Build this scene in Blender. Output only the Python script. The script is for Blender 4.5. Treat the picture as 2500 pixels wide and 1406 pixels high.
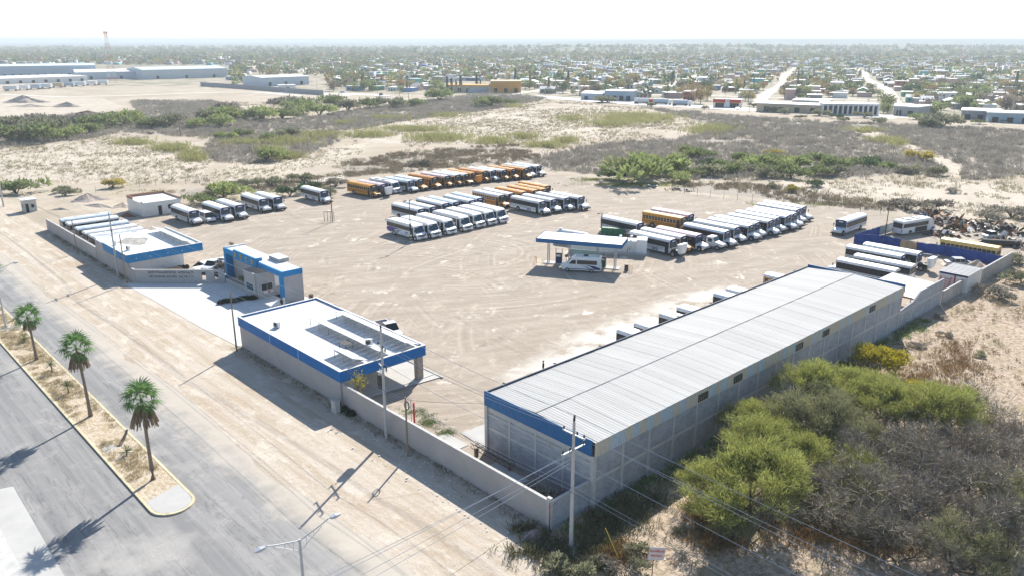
import bpy, math, random
import numpy as np
from mathutils import Vector, Matrix, Euler

for o in list(bpy.data.objects):
    bpy.data.objects.remove(o)
sc = bpy.context.scene
col = sc.collection
R = math.radians

# ------------------------------------------------------------------ camera, sky, sun, exposure
# World axes: x runs along the big warehouse (away from the street), y along the street front, z up, metres.
FOC, YH, CH_ = 1930.0, 98.0, 38.0
CAM = Vector((-40.434, -38.378, CH_))
YAW = R(43.3)
PITCH = math.atan((703 - YH) / FOC)
cam_d = bpy.data.cameras.new('camera')
cam_d.sensor_width = 36.0
cam_d.lens = FOC / 2500 * 36.0
cam_d.clip_start = 1.0
cam_d.clip_end = 60000
cam = bpy.data.objects.new('camera', cam_d)
col.objects.link(cam)
cam.location = CAM
cam.rotation_euler = (math.pi / 2 - PITCH, 0, -YAW)
sc.camera = cam

SUN_EL, SUN_AZ = R(36.5), R(29.7)          # azimuth measured from +x towards +y
sunv = Vector((math.cos(SUN_EL) * math.cos(SUN_AZ), math.cos(SUN_EL) * math.sin(SUN_AZ), math.sin(SUN_EL)))
w = bpy.data.worlds.new('World')
sc.world = w
w.use_nodes = True
nt = w.node_tree
bg = nt.nodes['Background']
sky = nt.nodes.new('ShaderNodeTexSky')
sky.sky_type = 'NISHITA'
sky.sun_disc = False
sky.sun_elevation = SUN_EL
sky.sun_rotation = math.pi / 2 - SUN_AZ     # clockwise from +y
sky.altitude = 280
sky.air_density = 1.0
sky.dust_density = 0.4
nt.links.new(sky.outputs[0], bg.inputs[0])
bg.inputs[1].default_value = 0.102
sl = bpy.data.lights.new('sun', 'SUN')
sl.energy = 5.0
sl.angle = R(0.5)
sl.color = (1.0, 0.95, 0.87)
so = bpy.data.objects.new('sun', sl)
col.objects.link(so)
so.rotation_euler = sunv.to_track_quat('Z', 'Y').to_euler()
sc.view_settings.view_transform = 'Standard'
sc.view_settings.look = 'None'
sc.view_settings.gamma = 1
sc.view_settings.exposure = 0.88
sc.view_settings.use_curve_mapping = False
sc.render.engine = 'CYCLES'
cy = sc.cycles
cy.use_denoising = True
try:
    cy.denoiser = 'OPENIMAGEDENOISE'
except Exception:
    pass
cy.max_bounces = 5
cy.diffuse_bounces = 3
cy.glossy_bounces = 2
cy.transmission_bounces = 2
cy.volume_bounces = 0
cy.transparent_max_bounces = 4
cy.use_adaptive_sampling = True
cy.adaptive_threshold = 0.02


def at(px, py, z=0.0):
    """point of the place seen at photo pixel px,py on the level z (survey helper)"""
    c, s = math.cos(PITCH), math.sin(PITCH)
    dx = (px - 1250) / FOC
    dy = c - (py - 703) / FOC * s
    dz = -s - (py - 703) / FOC * c
    t = (z - CH_) / dz
    a, b = dx * t, dy * t
    return Vector((CAM.x + a * math.cos(YAW) + b * math.sin(YAW), CAM.y - a * math.sin(YAW) + b * math.cos(YAW), z))


def proj(x, y, z=0.0):
    c, s = math.cos(PITCH), math.sin(PITCH)
    u, v = x - CAM.x, y - CAM.y
    a = u * math.cos(YAW) - v * math.sin(YAW)
    b = u * math.sin(YAW) + v * math.cos(YAW)
    h = z - CH_
    dep = b * c - h * s
    return 1250 + FOC * a / dep, 703 - FOC * (b * s + h * c) / dep, dep


def mpp(px, py):
    p = at(px, py)
    return proj(p.x, p.y)[2] / FOC


# ------------------------------------------------------------------ materials
MATS = {}


def mat(name, rgb, rough=0.8, metal=0.0, var=0.12, scale=3.0, bump=0.0, objcol=False, spec=0.3, stretch=None, bscale=None, rnd=0.0):
    if name in MATS:
        return MATS[name]
    m = bpy.data.materials.new(name)
    m.use_nodes = True
    n = m.node_tree.nodes
    l = m.node_tree.links
    b = n['Principled BSDF']
    b.inputs['Roughness'].default_value = rough
    b.inputs['Metallic'].default_value = metal
    b.inputs['Specular IOR Level'].default_value = spec
    if var > 0:
        tc = n.new('ShaderNodeTexCoord')
        no = n.new('ShaderNodeTexNoise')
        no.inputs['Scale'].default_value = scale
        no.inputs['Detail'].default_value = 6
        no.inputs['Roughness'].default_value = 0.65
        src = tc.outputs['Object']
        if stretch:
            mp = n.new('ShaderNodeMapping')
            mp.inputs['Scale'].default_value = stretch
            l.new(src, mp.inputs[0])
            src = mp.outputs[0]
        l.new(src, no.inputs['Vector'])
        rm = n.new('ShaderNodeMapRange')
        rm.inputs[1].default_value = 0.3
        rm.inputs[2].default_value = 0.7
        rm.inputs[3].default_value = 1 - var
        rm.inputs[4].default_value = 1 + var
        l.new(no.outputs[0], rm.inputs[0])
        mx = n.new('ShaderNodeVectorMath')
        mx.operation = 'SCALE'
        if objcol:
            oi = n.new('ShaderNodeObjectInfo')
            l.new(oi.outputs['Color'], mx.inputs[0])
        else:
            mx.inputs[0].default_value = rgb
        fac = rm.outputs[0]
        if rnd > 0:
            o2 = n.new('ShaderNodeObjectInfo')
            r2 = n.new('ShaderNodeMapRange')
            r2.inputs[3].default_value = 1 - rnd
            r2.inputs[4].default_value = 1 + rnd * 0.4
            l.new(o2.outputs['Random'], r2.inputs[0])
            mm = n.new('ShaderNodeMath')
            mm.operation = 'MULTIPLY'
            l.new(fac, mm.inputs[0])
            l.new(r2.outputs[0], mm.inputs[1])
            fac = mm.outputs[0]
        l.new(fac, mx.inputs['Scale'])
        l.new(mx.outputs[0], b.inputs['Base Color'])
        if bump > 0:
            bp = n.new('ShaderNodeBump')
            bp.inputs['Strength'].default_value = bump
            bp.inputs['Distance'].default_value = 0.05
            if bscale:
                n2 = n.new('ShaderNodeTexNoise')
                n2.inputs['Scale'].default_value = bscale
                n2.inputs['Detail'].default_value = 5
                l.new(src, n2.inputs['Vector'])
                l.new(n2.outputs[0], bp.inputs['Height'])
            else:
                l.new(no.outputs[0], bp.inputs['Height'])
            l.new(bp.outputs[0], b.inputs['Normal'])
    else:
        b.inputs['Base Color'].default_value = (*rgb, 1)
    MATS[name] = m
    return m


def leafmat(name, rgb, var=0.35, trans=0.3, objcol=False, scale=1.5):
    if name in MATS:
        return MATS[name]
    m = mat(name, rgb, rough=0.65, var=var, scale=scale, objcol=objcol, spec=0.25)
    n, l = m.node_tree.nodes, m.node_tree.links
    b = n['Principled BSDF']
    out = n['Material Output']
    tr = n.new('ShaderNodeBsdfTranslucent')
    src = b.inputs['Base Color'].links[0].from_socket
    l.new(src, tr.inputs[0])
    ms = n.new('ShaderNodeMixShader')
    ms.inputs[0].default_value = trans
    l.new(b.outputs[0], ms.inputs[1])
    l.new(tr.outputs[0], ms.inputs[2])
    l.new(ms.outputs[0], out.inputs[0])
    return m


WHITE = mat('white_paint', (0.76, 0.77, 0.78), 0.35, var=0.07, scale=1.2, spec=0.5, rnd=0.12)
WHITE_D = mat('white_paint_dusty', (0.66, 0.65, 0.62), 0.45, var=0.10, scale=1.5, spec=0.4)
ROOFW = mat('white_roof_paint', (0.74, 0.735, 0.72), 0.5, var=0.14, scale=0.45, spec=0.4, rnd=0.15)
PALEBLUE = mat('pale_blue_paint', (0.60, 0.67, 0.73), 0.35, var=0.08, scale=1.0, spec=0.5)
YEL = mat('school_yellow', (0.60, 0.27, 0.025), 0.4, rnd=0.15, var=0.10, scale=1.3, spec=0.4)
ORG = mat('faded_orange_yellow', (0.60, 0.25, 0.035), 0.45, rnd=0.25, var=0.14, scale=1.3, spec=0.4)
PALEYEL = mat('pale_cream_yellow', (0.62, 0.42, 0.13), 0.45, var=0.10, scale=1.3)
MAROON = mat('maroon_paint', (0.16, 0.05, 0.06), 0.45, var=0.10)
PINKW = mat('pinkish_white_paint', (0.66, 0.55, 0.56), 0.45, var=0.08)
BLACK = mat('black_paint', (0.02, 0.021, 0.025), 0.6, var=0.1, spec=0.2)
GLASS = mat('tinted_glass', (0.018, 0.022, 0.028), 0.2, var=0.2, scale=1.1, spec=0.3)
WSHIELD = mat('windshield_glass', (0.02, 0.05, 0.075), 0.1, var=0.3, scale=1.6, spec=0.5)
BROWNGL = mat('brown_glass', (0.05, 0.043, 0.04), 0.2, var=0.25, scale=1.0, spec=0.35)
RUBBER = mat('rubber', (0.025, 0.025, 0.026), 0.85, var=0.15)
RIM = mat('steel_rim', (0.35, 0.35, 0.36), 0.5, 0.3, var=0.1)
RIMW = mat('white_rim', (0.7, 0.7, 0.7), 0.5, var=0.1)
CHROME = mat('dull_chrome', (0.5, 0.5, 0.52), 0.3, 0.7, var=0.05)
LENS = mat('lamp_lens', (0.6, 0.62, 0.65), 0.15, var=0.0, spec=0.7)
TAIL = mat('tail_lens', (0.4, 0.02, 0.02), 0.3, var=0.0)
BLUE = mat('blue_paint', (0.004, 0.135, 0.40), 0.6, var=0.12, scale=0.7)
BLUE_L = mat('bright_blue_paint', (0.012, 0.20, 0.45), 0.6, var=0.10, scale=0.7)
BLUE_M = mat('blue_sheet_metal', (0.012, 0.125, 0.31), 0.5, 0.0, var=0.06, scale=0.7, spec=0.4)
NAVY = mat('navy_paint', (0.012, 0.025, 0.12), 0.5, var=0.05)
PURPLE = mat('purple_vinyl', (0.09, 0.05, 0.24), 0.4, var=0.05)
GREYV = mat('grey_vinyl', (0.30, 0.34, 0.36), 0.4, var=0.05)
GOLD = mat('gold_letters', (0.45, 0.36, 0.10), 0.5, var=0.05)
TAUPE = mat('taupe_render', (0.40, 0.37, 0.36), 0.9, var=0.09, scale=0.5, bump=0.1)
TAUPE_W = mat('wall_render', (0.42, 0.38, 0.36), 0.9, var=0.10, scale=0.35, bump=0.1)
GREYR = mat('grey_render', (0.36, 0.355, 0.36), 0.9, var=0.08, scale=0.5)
CONC = mat('concrete', (0.48, 0.47, 0.45), 0.9, var=0.15, scale=1.2, bump=0.1)
CONCL = mat('pale_concrete', (0.43, 0.42, 0.40), 0.9, var=0.10, scale=0.35)
POLEC = mat('pole_concrete', (0.44, 0.43, 0.42), 0.85, var=0.12, scale=2.0)
WOODP = mat('weathered_wood', (0.24, 0.20, 0.15), 0.9, var=0.25, scale=4, stretch=(4, 4, 0.4))
GALV = mat('galvanised_steel', (0.45, 0.47, 0.49), 0.45, 0.5, var=0.10, scale=2)
STEELD = mat('dark_steel', (0.06, 0.055, 0.05), 0.6, 0.3, var=0.2)
RUST = mat('rusty_steel', (0.17, 0.075, 0.04), 0.85, var=0.35, scale=3)
RED = mat('red_paint', (0.45, 0.03, 0.03), 0.5, var=0.08)
YKERB = mat('yellow_kerb_paint', (0.54, 0.47, 0.31), 0.85, var=0.30, scale=3.5)
SAND = mat('pale_soil', (0.50, 0.41, 0.31), 0.95, var=0.25, scale=0.8, bump=0.3)
GRAVEL = mat('grey_gravel', (0.36, 0.30, 0.26), 0.95, var=0.3, scale=2.5, bump=0.6)
MOUND = mat('mound_soil', (0.47, 0.395, 0.325), 0.95, var=0.25, scale=0.6, bump=0.5)
SHEET = mat('galvanised_roof_sheet', (0.37, 0.368, 0.36), 0.75, 0.0, rnd=0.10, var=0.10, scale=0.35, stretch=(1, 0.25, 1), spec=0.4)
CREAM = mat('cream_cladding', (0.56, 0.51, 0.42), 0.55, var=0.06, scale=0.6)
TRANSL = mat('translucent_sheet', (0.46, 0.54, 0.60), 0.4, var=0.08)
GREENP = mat('green_plastic', (0.02, 0.13, 0.07), 0.5, var=0.15)
TEAL = mat('teal_print', (0.10, 0.42, 0.38), 0.6, var=0.1)
PANEL = mat('solar_glass_glare', (0.55, 0.57, 0.60), 0.3, 0.0, var=0.05, spec=0.9)  # whitish base colour paints in the sun and sky glare on the panels
TARP = mat('blue_tarp', (0.012, 0.05, 0.25), 0.55, var=0.3, scale=0.9, bump=0.4)
TARPB = mat('brown_tarp', (0.38, 0.27, 0.18), 0.7, var=0.25, scale=1.0, bump=0.5)
BARK = mat('mesquite_bark', (0.10, 0.08, 0.065), 0.9, var=0.3, scale=4)
TWIG = mat('grey_twigs', (0.29, 0.25, 0.205), 0.9, var=0.3, scale=3)
PTRUNK = mat('palm_trunk', (0.21, 0.165, 0.13), 0.9, var=0.25, scale=2.5, bump=0.5, stretch=(1, 1, 5))
LEAF_M = leafmat('mesquite_leaf', (0.31, 0.325, 0.09), 0.35, 0.4)
LEAF_M2 = leafmat('mesquite_leaf_dull', (0.24, 0.24, 0.12), 0.35, 0.35)
LEAF_Y = leafmat('yellowing_leaf', (0.42, 0.36, 0.03), 0.4, 0.35)
LEAF_P = leafmat('palm_leaf', (0.13, 0.235, 0.075), 0.3, 0.4)
LEAF_D = leafmat('dead_palm_leaf', (0.27, 0.19, 0.12), 0.35, 0.15)
LEAF_H = leafmat('hedge_leaf', (0.035, 0.06, 0.02), 0.4, 0.2)
LEAF_B = leafmat('bush_leaf', (0.1, 0.15, 0.04), 0.3, 0.35, objcol=True, scale=0.8)
YUCCA = leafmat('yucca_blade', (0.13, 0.17, 0.07), 0.3, 0.2)
REED = leafmat('reed_blade', (0.36, 0.35, 0.15), 0.35, 0.3)
BRUSH = leafmat('grey_brush', (0.34, 0.305, 0.255), 0.4, 0.2, scale=0.15)
WEED = leafmat('dry_weed', (0.36, 0.31, 0.18), 0.4, 0.25, scale=0.4)
DRYG = leafmat('dry_grass_blade', (0.43, 0.35, 0.20), 0.4, 0.2, scale=0.6)
GRASSG = leafmat('green_grass_blade', (0.17, 0.23, 0.07), 0.3, 0.25)
HWALL = mat('house_wall', (0.6, 0.55, 0.5), 0.9, var=0.10, scale=0.5, objcol=True)
HROOF = mat('house_roof', (0.6, 0.6, 0.6), 0.75, var=0.12, scale=0.4, objcol=True)
DARK = mat('dark_opening', (0.02, 0.02, 0.022), 0.6, var=0.0)
WIRE = mat('overhead_conductor', (0.55, 0.55, 0.56), 0.35, 0.5, var=0.0)
WIRED = mat('telecom_cable', (0.05, 0.05, 0.05), 0.6, var=0.0)
SKIN = mat('skin', (0.35, 0.2, 0.14), 0.6, var=0.0)
CLOTH = mat('dark_clothes', (0.02, 0.025, 0.035), 0.9, var=0.1)


def block_mat(name, rgb, mortar, bw=0.40, bh=0.20):
    m = mat(name, rgb, 0.9, var=0.16, scale=0.8, bump=0.15)
    n, l = m.node_tree.nodes, m.node_tree.links
    b = n['Principled BSDF']
    src = b.inputs['Base Color'].links[0].from_socket
    ge = n.new('ShaderNodeNewGeometry')
    sp = n.new('ShaderNodeSeparateXYZ')
    l.new(ge.outputs['Position'], sp.inputs[0])
    ad = n.new('ShaderNodeMath')
    ad.operation = 'ADD'
    l.new(sp.outputs[0], ad.inputs[0])
    l.new(sp.outputs[1], ad.inputs[1])
    cb = n.new('ShaderNodeCombineXYZ')
    l.new(ad.outputs[0], cb.inputs[0])
    l.new(sp.outputs[2], cb.inputs[1])
    br = n.new('ShaderNodeTexBrick')
    br.inputs['Scale'].default_value = 1.0
    br.inputs['Brick Width'].default_value = bw
    br.inputs['Row Height'].default_value = bh
    br.inputs['Mortar Size'].default_value = 0.012
    br.inputs['Bias'].default_value = 0.0
    br.inputs['Color1'].default_value = (0.86, 0.86, 0.86, 1)
    br.inputs['Color2'].default_value = (1.12, 1.1, 1.08, 1)
    br.inputs['Mortar'].default_value = (*mortar, 1)
    l.new(cb.outputs[0], br.inputs['Vector'])
    mu = n.new('ShaderNodeVectorMath')
    mu.operation = 'MULTIPLY'
    l.new(src, mu.inputs[0])
    l.new(br.outputs['Color'], mu.inputs[1])
    l.new(mu.outputs[0], b.inputs['Base Color'])
    return m


BLOCK = block_mat('grey_block', (0.33, 0.345, 0.37), (1.25, 1.25, 1.25))
BLOCKB = block_mat('buff_block', (0.40, 0.36, 0.32), (1.15, 1.15, 1.15))


# ------------------------------------------------------------------ mesh helpers
class MB:
    def __init__(s):
        s.v = []
        s.f = []

    def add(s, vs, fs):
        b = len(s.v)
        s.v += [tuple(p) for p in vs]
        s.f += [tuple(i + b for i in f) for f in fs]
        return s

    def box(s, x0, y0, z0, x1, y1, z1):
        return s.add([(x0, y0, z0), (x1, y0, z0), (x1, y1, z0), (x0, y1, z0), (x0, y0, z1), (x1, y0, z1), (x1, y1, z1), (x0, y1, z1)],
                     [(0, 3, 2, 1), (4, 5, 6, 7), (0, 1, 5, 4), (1, 2, 6, 5), (2, 3, 7, 6), (3, 0, 4, 7)])

    def obox(s, p, q, wd, z0, z1):
        """box along the ground segment p-q"""
        a, b = Vector((p[0], p[1])), Vector((q[0], q[1]))
        d = (b - a).normalized()
        n = Vector((-d.y, d.x)) * wd / 2
        pts = [a - n, b - n, b + n, a + n]
        return s.prism([(t.x, t.y) for t in pts], z0, z1)

    def prism(s, poly, z0, z1):
        n = len(poly)
        vs = [(x, y, z0) for x, y in poly] + [(x, y, z1) for x, y in poly]
        fs = [tuple(reversed(range(n))), tuple(range(n, 2 * n))]
        fs += [(i, (i + 1) % n, n + (i + 1) % n, n + i) for i in range(n)]
        return s.add(vs, fs)

    def extr_x(s, prof, x0, x1):
        n = len(prof)
        vs = [(x0, y, z) for y, z in prof] + [(x1, y, z) for y, z in prof]
        fs = [tuple(range(n)), tuple(reversed(range(n, 2 * n)))]
        fs += [(i, n + i, n + (i + 1) % n, (i + 1) % n) for i in range(n)]
        return s.add(vs, fs)

    def extr_y(s, prof, y0, y1):
        n = len(prof)
        vs = [(x, y0, z) for x, z in prof] + [(x, y1, z) for x, z in prof]
        fs = [tuple(reversed(range(n))), tuple(range(n, 2 * n))]
        fs += [(i, (i + 1) % n, n + (i + 1) % n, n + i) for i in range(n)]
        return s.add(vs, fs)

    def loft(s, rings, cap=True):
        n = len(rings[0])
        vs = [p for r in rings for p in r]
        fs = []
        for k in range(len(rings) - 1):
            for i in range(n):
                j = (i + 1) % n
                fs.append((k * n + i, k * n + j, (k + 1) * n + j, (k + 1) * n + i))
        if cap:
            fs.append(tuple(reversed(range(n))))
            fs.append(tuple(range((len(rings) - 1) * n, len(rings) * n)))
        return s.add(vs, fs)

    def tube(s, pts, r, n=6, cap=True):
        pts = [Vector(p) for p in pts]
        rs = r if isinstance(r, (list, tuple)) else [r] * len(pts)
        rings = []
        for i, p in enumerate(pts):
            d = (pts[min(i + 1, len(pts) - 1)] - pts[max(i - 1, 0)]).normalized()
            a = d.cross(Vector((0, 0, 1)))
            if a.length < 1e-3:
                a = Vector((1, 0, 0))
            a.normalize()
            b = d.cross(a)
            rings.append([p + a * math.cos(t * 2 * math.pi / n) * rs[i] + b * math.sin(t * 2 * math.pi / n) * rs[i] for t in range(n)])
        return s.loft(rings, cap)

    def quad(s, *p):
        return s.add(p, [tuple(range(len(p)))])

    def xdisc(s, x0, x1, y, z, r, n=14, half=False):
        rng = [math.pi * i / (n - 1) for i in range(n)] if half else [2 * math.pi * i / n for i in range(n)]
        return s.extr_x([(y + r * math.cos(a), z + r * math.sin(a)) for a in rng], x0, x1)

    def build(s, name, m, parent=None, smooth=False):
        me = bpy.data.meshes.new(name)
        me.from_pydata(s.v, [], s.f)
        me.materials.append(m)
        if smooth:
            me.polygons.foreach_set('use_smooth', [True] * len(me.polygons))
        me.update()
        return obj(name, me, parent)


KIDS = {}


def obj(name, me, parent=None):
    o = bpy.data.objects.new(name, me)
    col.objects.link(o)
    if parent is not None:
        o.parent = parent
        KIDS.setdefault(parent.name, []).append(o)
    return o


def tag(o, label=None, cat=None, group=None, kind=None):
    if label: o['label'] = label
    if cat: o['category'] = cat
    if group: o['group'] = group
    if kind: o['kind'] = kind
    return o


def thing(name, label, cat, loc=(0, 0, 0), rz=0.0, group=None):
    o = bpy.data.objects.new(name, None)
    o.empty_display_size = 0.2
    col.objects.link(o)
    o.location = loc
    o.rotation_euler = (0, 0, rz)
    return tag(o, label, cat, group)


def dup(root, loc=None, rz=None, label=None, group=None, skip=(), scale=None):
    r = root.copy()
    col.objects.link(r)
    if loc is not None: r.location = loc
    if rz is not None: r.rotation_euler = (0, 0, rz)
    if scale is not None: r.scale = scale if isinstance(scale, (tuple, list)) else (scale,) * 3
    if label: r['label'] = label
    if group: r['group'] = group
    for ch in KIDS.get(root.name, []):
        if ch.name.split('.')[0] in skip:
            continue
        c = ch.copy()
        col.objects.link(c)
        c.parent = r
        KIDS.setdefault(r.name, []).append(c)
        for g in KIDS.get(ch.name, []):
            d = g.copy()
            col.objects.link(d)
            d.parent = c
            KIDS.setdefault(c.name, []).append(d)
    return r


def share(name, src, parent, loc=(0, 0, 0), rot=(0, 0, 0), scale=(1, 1, 1)):
    o = obj(name, src if isinstance(src, bpy.types.Mesh) else src.data, parent)
    o.location = loc
    o.rotation_euler = rot
    o.scale = scale
    return o


def kid(root, name):
    return [c for c in KIDS.get(root.name, []) if c.name.split('.')[0] == name]


def text_mesh(name, s, size, m, depth=0.02, parent=None, loc=(0, 0, 0), rot=(0, 0, 0), bold=0.0, align='CENTER'):
    cu = bpy.data.curves.new(name, 'FONT')
    cu.body = s
    cu.size = size
    cu.extrude = depth
    cu.offset = bold
    cu.resolution_u = 2
    cu.align_x = align
    cu.align_y = 'CENTER'
    t = bpy.data.objects.new(name, cu)
    col.objects.link(t)
    bpy.context.view_layer.update()
    me = bpy.data.meshes.new_from_object(t.evaluated_get(bpy.context.evaluated_depsgraph_get()))
    bpy.data.objects.remove(t)
    me.materials.clear()
    me.materials.append(m)
    o = obj(name, me, parent)
    o.location = loc
    o.rotation_euler = rot
    return o


ORD = ['first', 'second', 'third', 'fourth', 'fifth', 'sixth', 'seventh', 'eighth', 'ninth', 'tenth', 'eleventh', 'twelfth',
       'thirteenth', 'fourteenth', 'fifteenth', 'sixteenth', 'seventeenth', 'eighteenth', 'nineteenth', 'twentieth']


def nth(i):
    if i < 20:
        return ORD[i]
    k = i + 1
    return '%d%s' % (k, 'th' if 10 <= k % 100 <= 20 else {1: 'st', 2: 'nd', 3: 'rd'}.get(k % 10, 'th'))


rng = np.random.default_rng(7)
random.seed(7)


def np_mesh(name, V, F, m, parent=None, kind=None):
    """V (n,3), F (k,4) or (k,3) numpy arrays -> one mesh object"""
    me = bpy.data.meshes.new(name)
    k = F.shape[1]
    me.vertices.add(len(V))
    me.vertices.foreach_set('co', np.asarray(V, np.float32).ravel())
    me.loops.add(F.size)
    me.loops.foreach_set('vertex_index', np.asarray(F, np.int32).ravel())
    me.polygons.add(len(F))
    me.polygons.foreach_set('loop_start', np.arange(0, F.size, k, dtype=np.int32))
    me.update(calc_edges=True)
    me.validate()
    if m is not None:
        me.materials.append(m)
    o = obj(name, me, parent)
    if kind: o['kind'] = kind
    return o


def blades(pos, direc, length, width, up=None, jitter=True):
    """flat tapered leaf faces: arrays pos (n,3), direc (n,3), length (n), width (n)"""
    n = len(pos)
    d = direc / (np.linalg.norm(direc, axis=1, keepdims=True) + 1e-9)
    r = rng.normal(size=(n, 3)) if up is None else up
    s = np.cross(d, r)
    s /= (np.linalg.norm(s, axis=1, keepdims=True) + 1e-9)
    L, W = length[:, None], width[:, None]
    p0 = pos - s * W * 0.3
    p1 = pos + s * W * 0.3
    p2 = pos + d * L + s * W * 0.5
    p3 = pos + d * L - s * W * 0.5
    V = np.stack([p0, p1, p2, p3], 1).reshape(-1, 3)
    F = np.arange(4 * n).reshape(n, 4)
    return V, F


def seg_tubes(segs, n=3):
    """segments (p0,p1,r0,r1) -> tapered tubes"""
    A = np.array([s[0] for s in segs], float)
    B = np.array([s[1] for s in segs], float)
    r0 = np.array([s[2] for s in segs])
    r1 = np.array([s[3] for s in segs])
    d = B - A
    d /= (np.linalg.norm(d, axis=1, keepdims=True) + 1e-9)
    ref = np.where(np.abs(d[:, 2:3]) > 0.9, np.array([[1., 0, 0]]), np.array([[0, 0, 1.]]))
    a = np.cross(d, ref)
    a /= (np.linalg.norm(a, axis=1, keepdims=True) + 1e-9)
    b = np.cross(d, a)
    Vs = []
    for P, r in ((A, r0), (B, r1)):
        for k in range(n):
            t = 2 * math.pi * k / n
            Vs.append(P + (a * math.cos(t) + b * math.sin(t)) * r[:, None])
    V = np.stack(Vs, 1).reshape(-1, 3)
    base = np.arange(len(segs))[:, None] * 2 * n
    F = []
    for k in range(n):
        j = (k + 1) % n
        F.append(np.concatenate([base + k, base + j, base + n + j, base + n + k], 1))
    return V, np.concatenate(F, 0)


def inpoly(X, Y, poly):
    c = np.zeros(X.shape, bool)
    n = len(poly)
    for i in range(n):
        x0, y0 = poly[i][0], poly[i][1]
        x1, y1 = poly[(i + 1) % n][0], poly[(i + 1) % n][1]
        if y0 == y1:
            continue
        t = ((y0 > Y) != (y1 > Y)) & (X < (x1 - x0) * (Y - y0) / (y1 - y0) + x0)
        c ^= t
    return c


def vnoise(X, Y, s, seed=0):
    x, y = X / s, Y / s
    xi, yi = np.floor(x).astype(np.int64), np.floor(y).astype(np.int64)
    fx, fy = x - xi, y - yi
    fx, fy = fx * fx * (3 - 2 * fx), fy * fy * (3 - 2 * fy)

    def h(a, b):
        v = (a * 374761393 + b * 668265263 + seed * 1442695) & 0x7fffffff
        v = ((v ^ (v >> 13)) * 1274126177) & 0x7fffffff
        return ((v ^ (v >> 16)) & 0xffff) / 65535.0
    return (h(xi, yi) * (1 - fx) + h(xi + 1, yi) * fx) * (1 - fy) + (h(xi, yi + 1) * (1 - fx) + h(xi + 1, yi + 1) * fx) * fy


def fbm(X, Y, s, seed=0):
    return vnoise(X, Y, s, seed) * 0.5 + vnoise(X, Y, s / 2.1, seed + 1) * 0.3 + vnoise(X, Y, s / 4.3, seed + 2) * 0.2
# ------------------------------------------------------------------ ground sheet
def pxs(L):
    return [tuple(at(x, y)[:2]) for x, y in L]


LOT = [(0.1, 0.1), (0.1, 96), (0.1, 147)] + pxs([(330, 522), (440, 512), (560, 492), (740, 474), (830, 452), (980, 438), (1150, 422), (1330, 424), (1420, 432), (1500, 446), (1640, 468), (1800, 487), (2100, 512), (2190, 530)]) + [(147, 28), (146, -1), (68, -1), (5, -1)]
HWY = [(0, 197), (300, 214), (560, 208), (700, 222), (820, 228), (1000, 232), (1300, 233), (1420, 241), (1560, 251), (1700, 258), (1850, 266), (2020, 274), (2185, 284), (2340, 291), (2500, 299)]
BRUSHZ = [
    [(1560, 262), (1850, 290), (2200, 305), (2500, 322), (2500, 432), (2330, 440), (2240, 425), (1900, 440), (1650, 440), (1480, 430), (1330, 415), (1300, 392), (1400, 368), (1500, 350), (1690, 338), (1760, 312), (1680, 290)],
    [(320, 248), (520, 248), (640, 290), (700, 300), (900, 265), (1190, 228), (1340, 240), (1250, 262), (1050, 288), (860, 318), (700, 345), (560, 345), (470, 330), (440, 300), (330, 270)],
    [(0, 290), (330, 275), (450, 300), (560, 320), (470, 335), (300, 325), (200, 345), (0, 365)],
    [(500, 345), (700, 345), (830, 325), (830, 345), (760, 375), (640, 400), (540, 400), (500, 375)],
    [(830, 402), (960, 378), (1100, 365), (1260, 355), (1330, 390), (1310, 418), (1180, 402), (1000, 420), (850, 436)],
    [(420, 470), (560, 455), (700, 440), (830, 425), (840, 445), (740, 462), (600, 470), (480, 490)],
    [(1640, 445), (1800, 450), (2000, 470), (2190, 500), (2190, 520), (2000, 500), (1800, 480), (1640, 465)],
]
PATHZ = [(2050, 315), (2110, 312), (2230, 355), (2350, 405), (2345, 450), (2280, 450), (2300, 410), (2190, 362)]
SANDZ = [
    [(0, 365), (200, 350), (430, 350), (520, 400), (480, 440), (300, 440), (150, 450), (0, 440)],
    [(850, 330), (1000, 300), (1300, 262), (1560, 262), (1660, 300), (1400, 345), (1280, 358), (1000, 350), (900, 350)],
    [(1900, 452), (2200, 445), (2500, 452), (2500, 540), (2250, 520), (2000, 490)],
    [(0, 235), (250, 240), (300, 262), (240, 285), (0, 290)],
    [(560, 405), (760, 385), (860, 352), (900, 350), (820, 400), (640, 430), (560, 445)],
]


def axis(fine0, fine1, d1, mid0, mid1, d2, far):
    a = list(np.arange(fine0, fine1, d1))
    a += list(np.arange(fine1, mid1, d2))
    x, s = mid1, d2
    while x < far:
        a.append(x)
        s *= 1.28
        x += s
    a.append(far)
    x, s = fine0, d1
    lo = []
    while x > mid0 - 400:
        s *= 1.35
        x -= s
        lo.append(x)
    s *= 2
    while x > -far:
        x -= s
        s *= 1.6
        lo.append(max(x, -far))
    return np.array(sorted(set(lo + a)))


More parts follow.
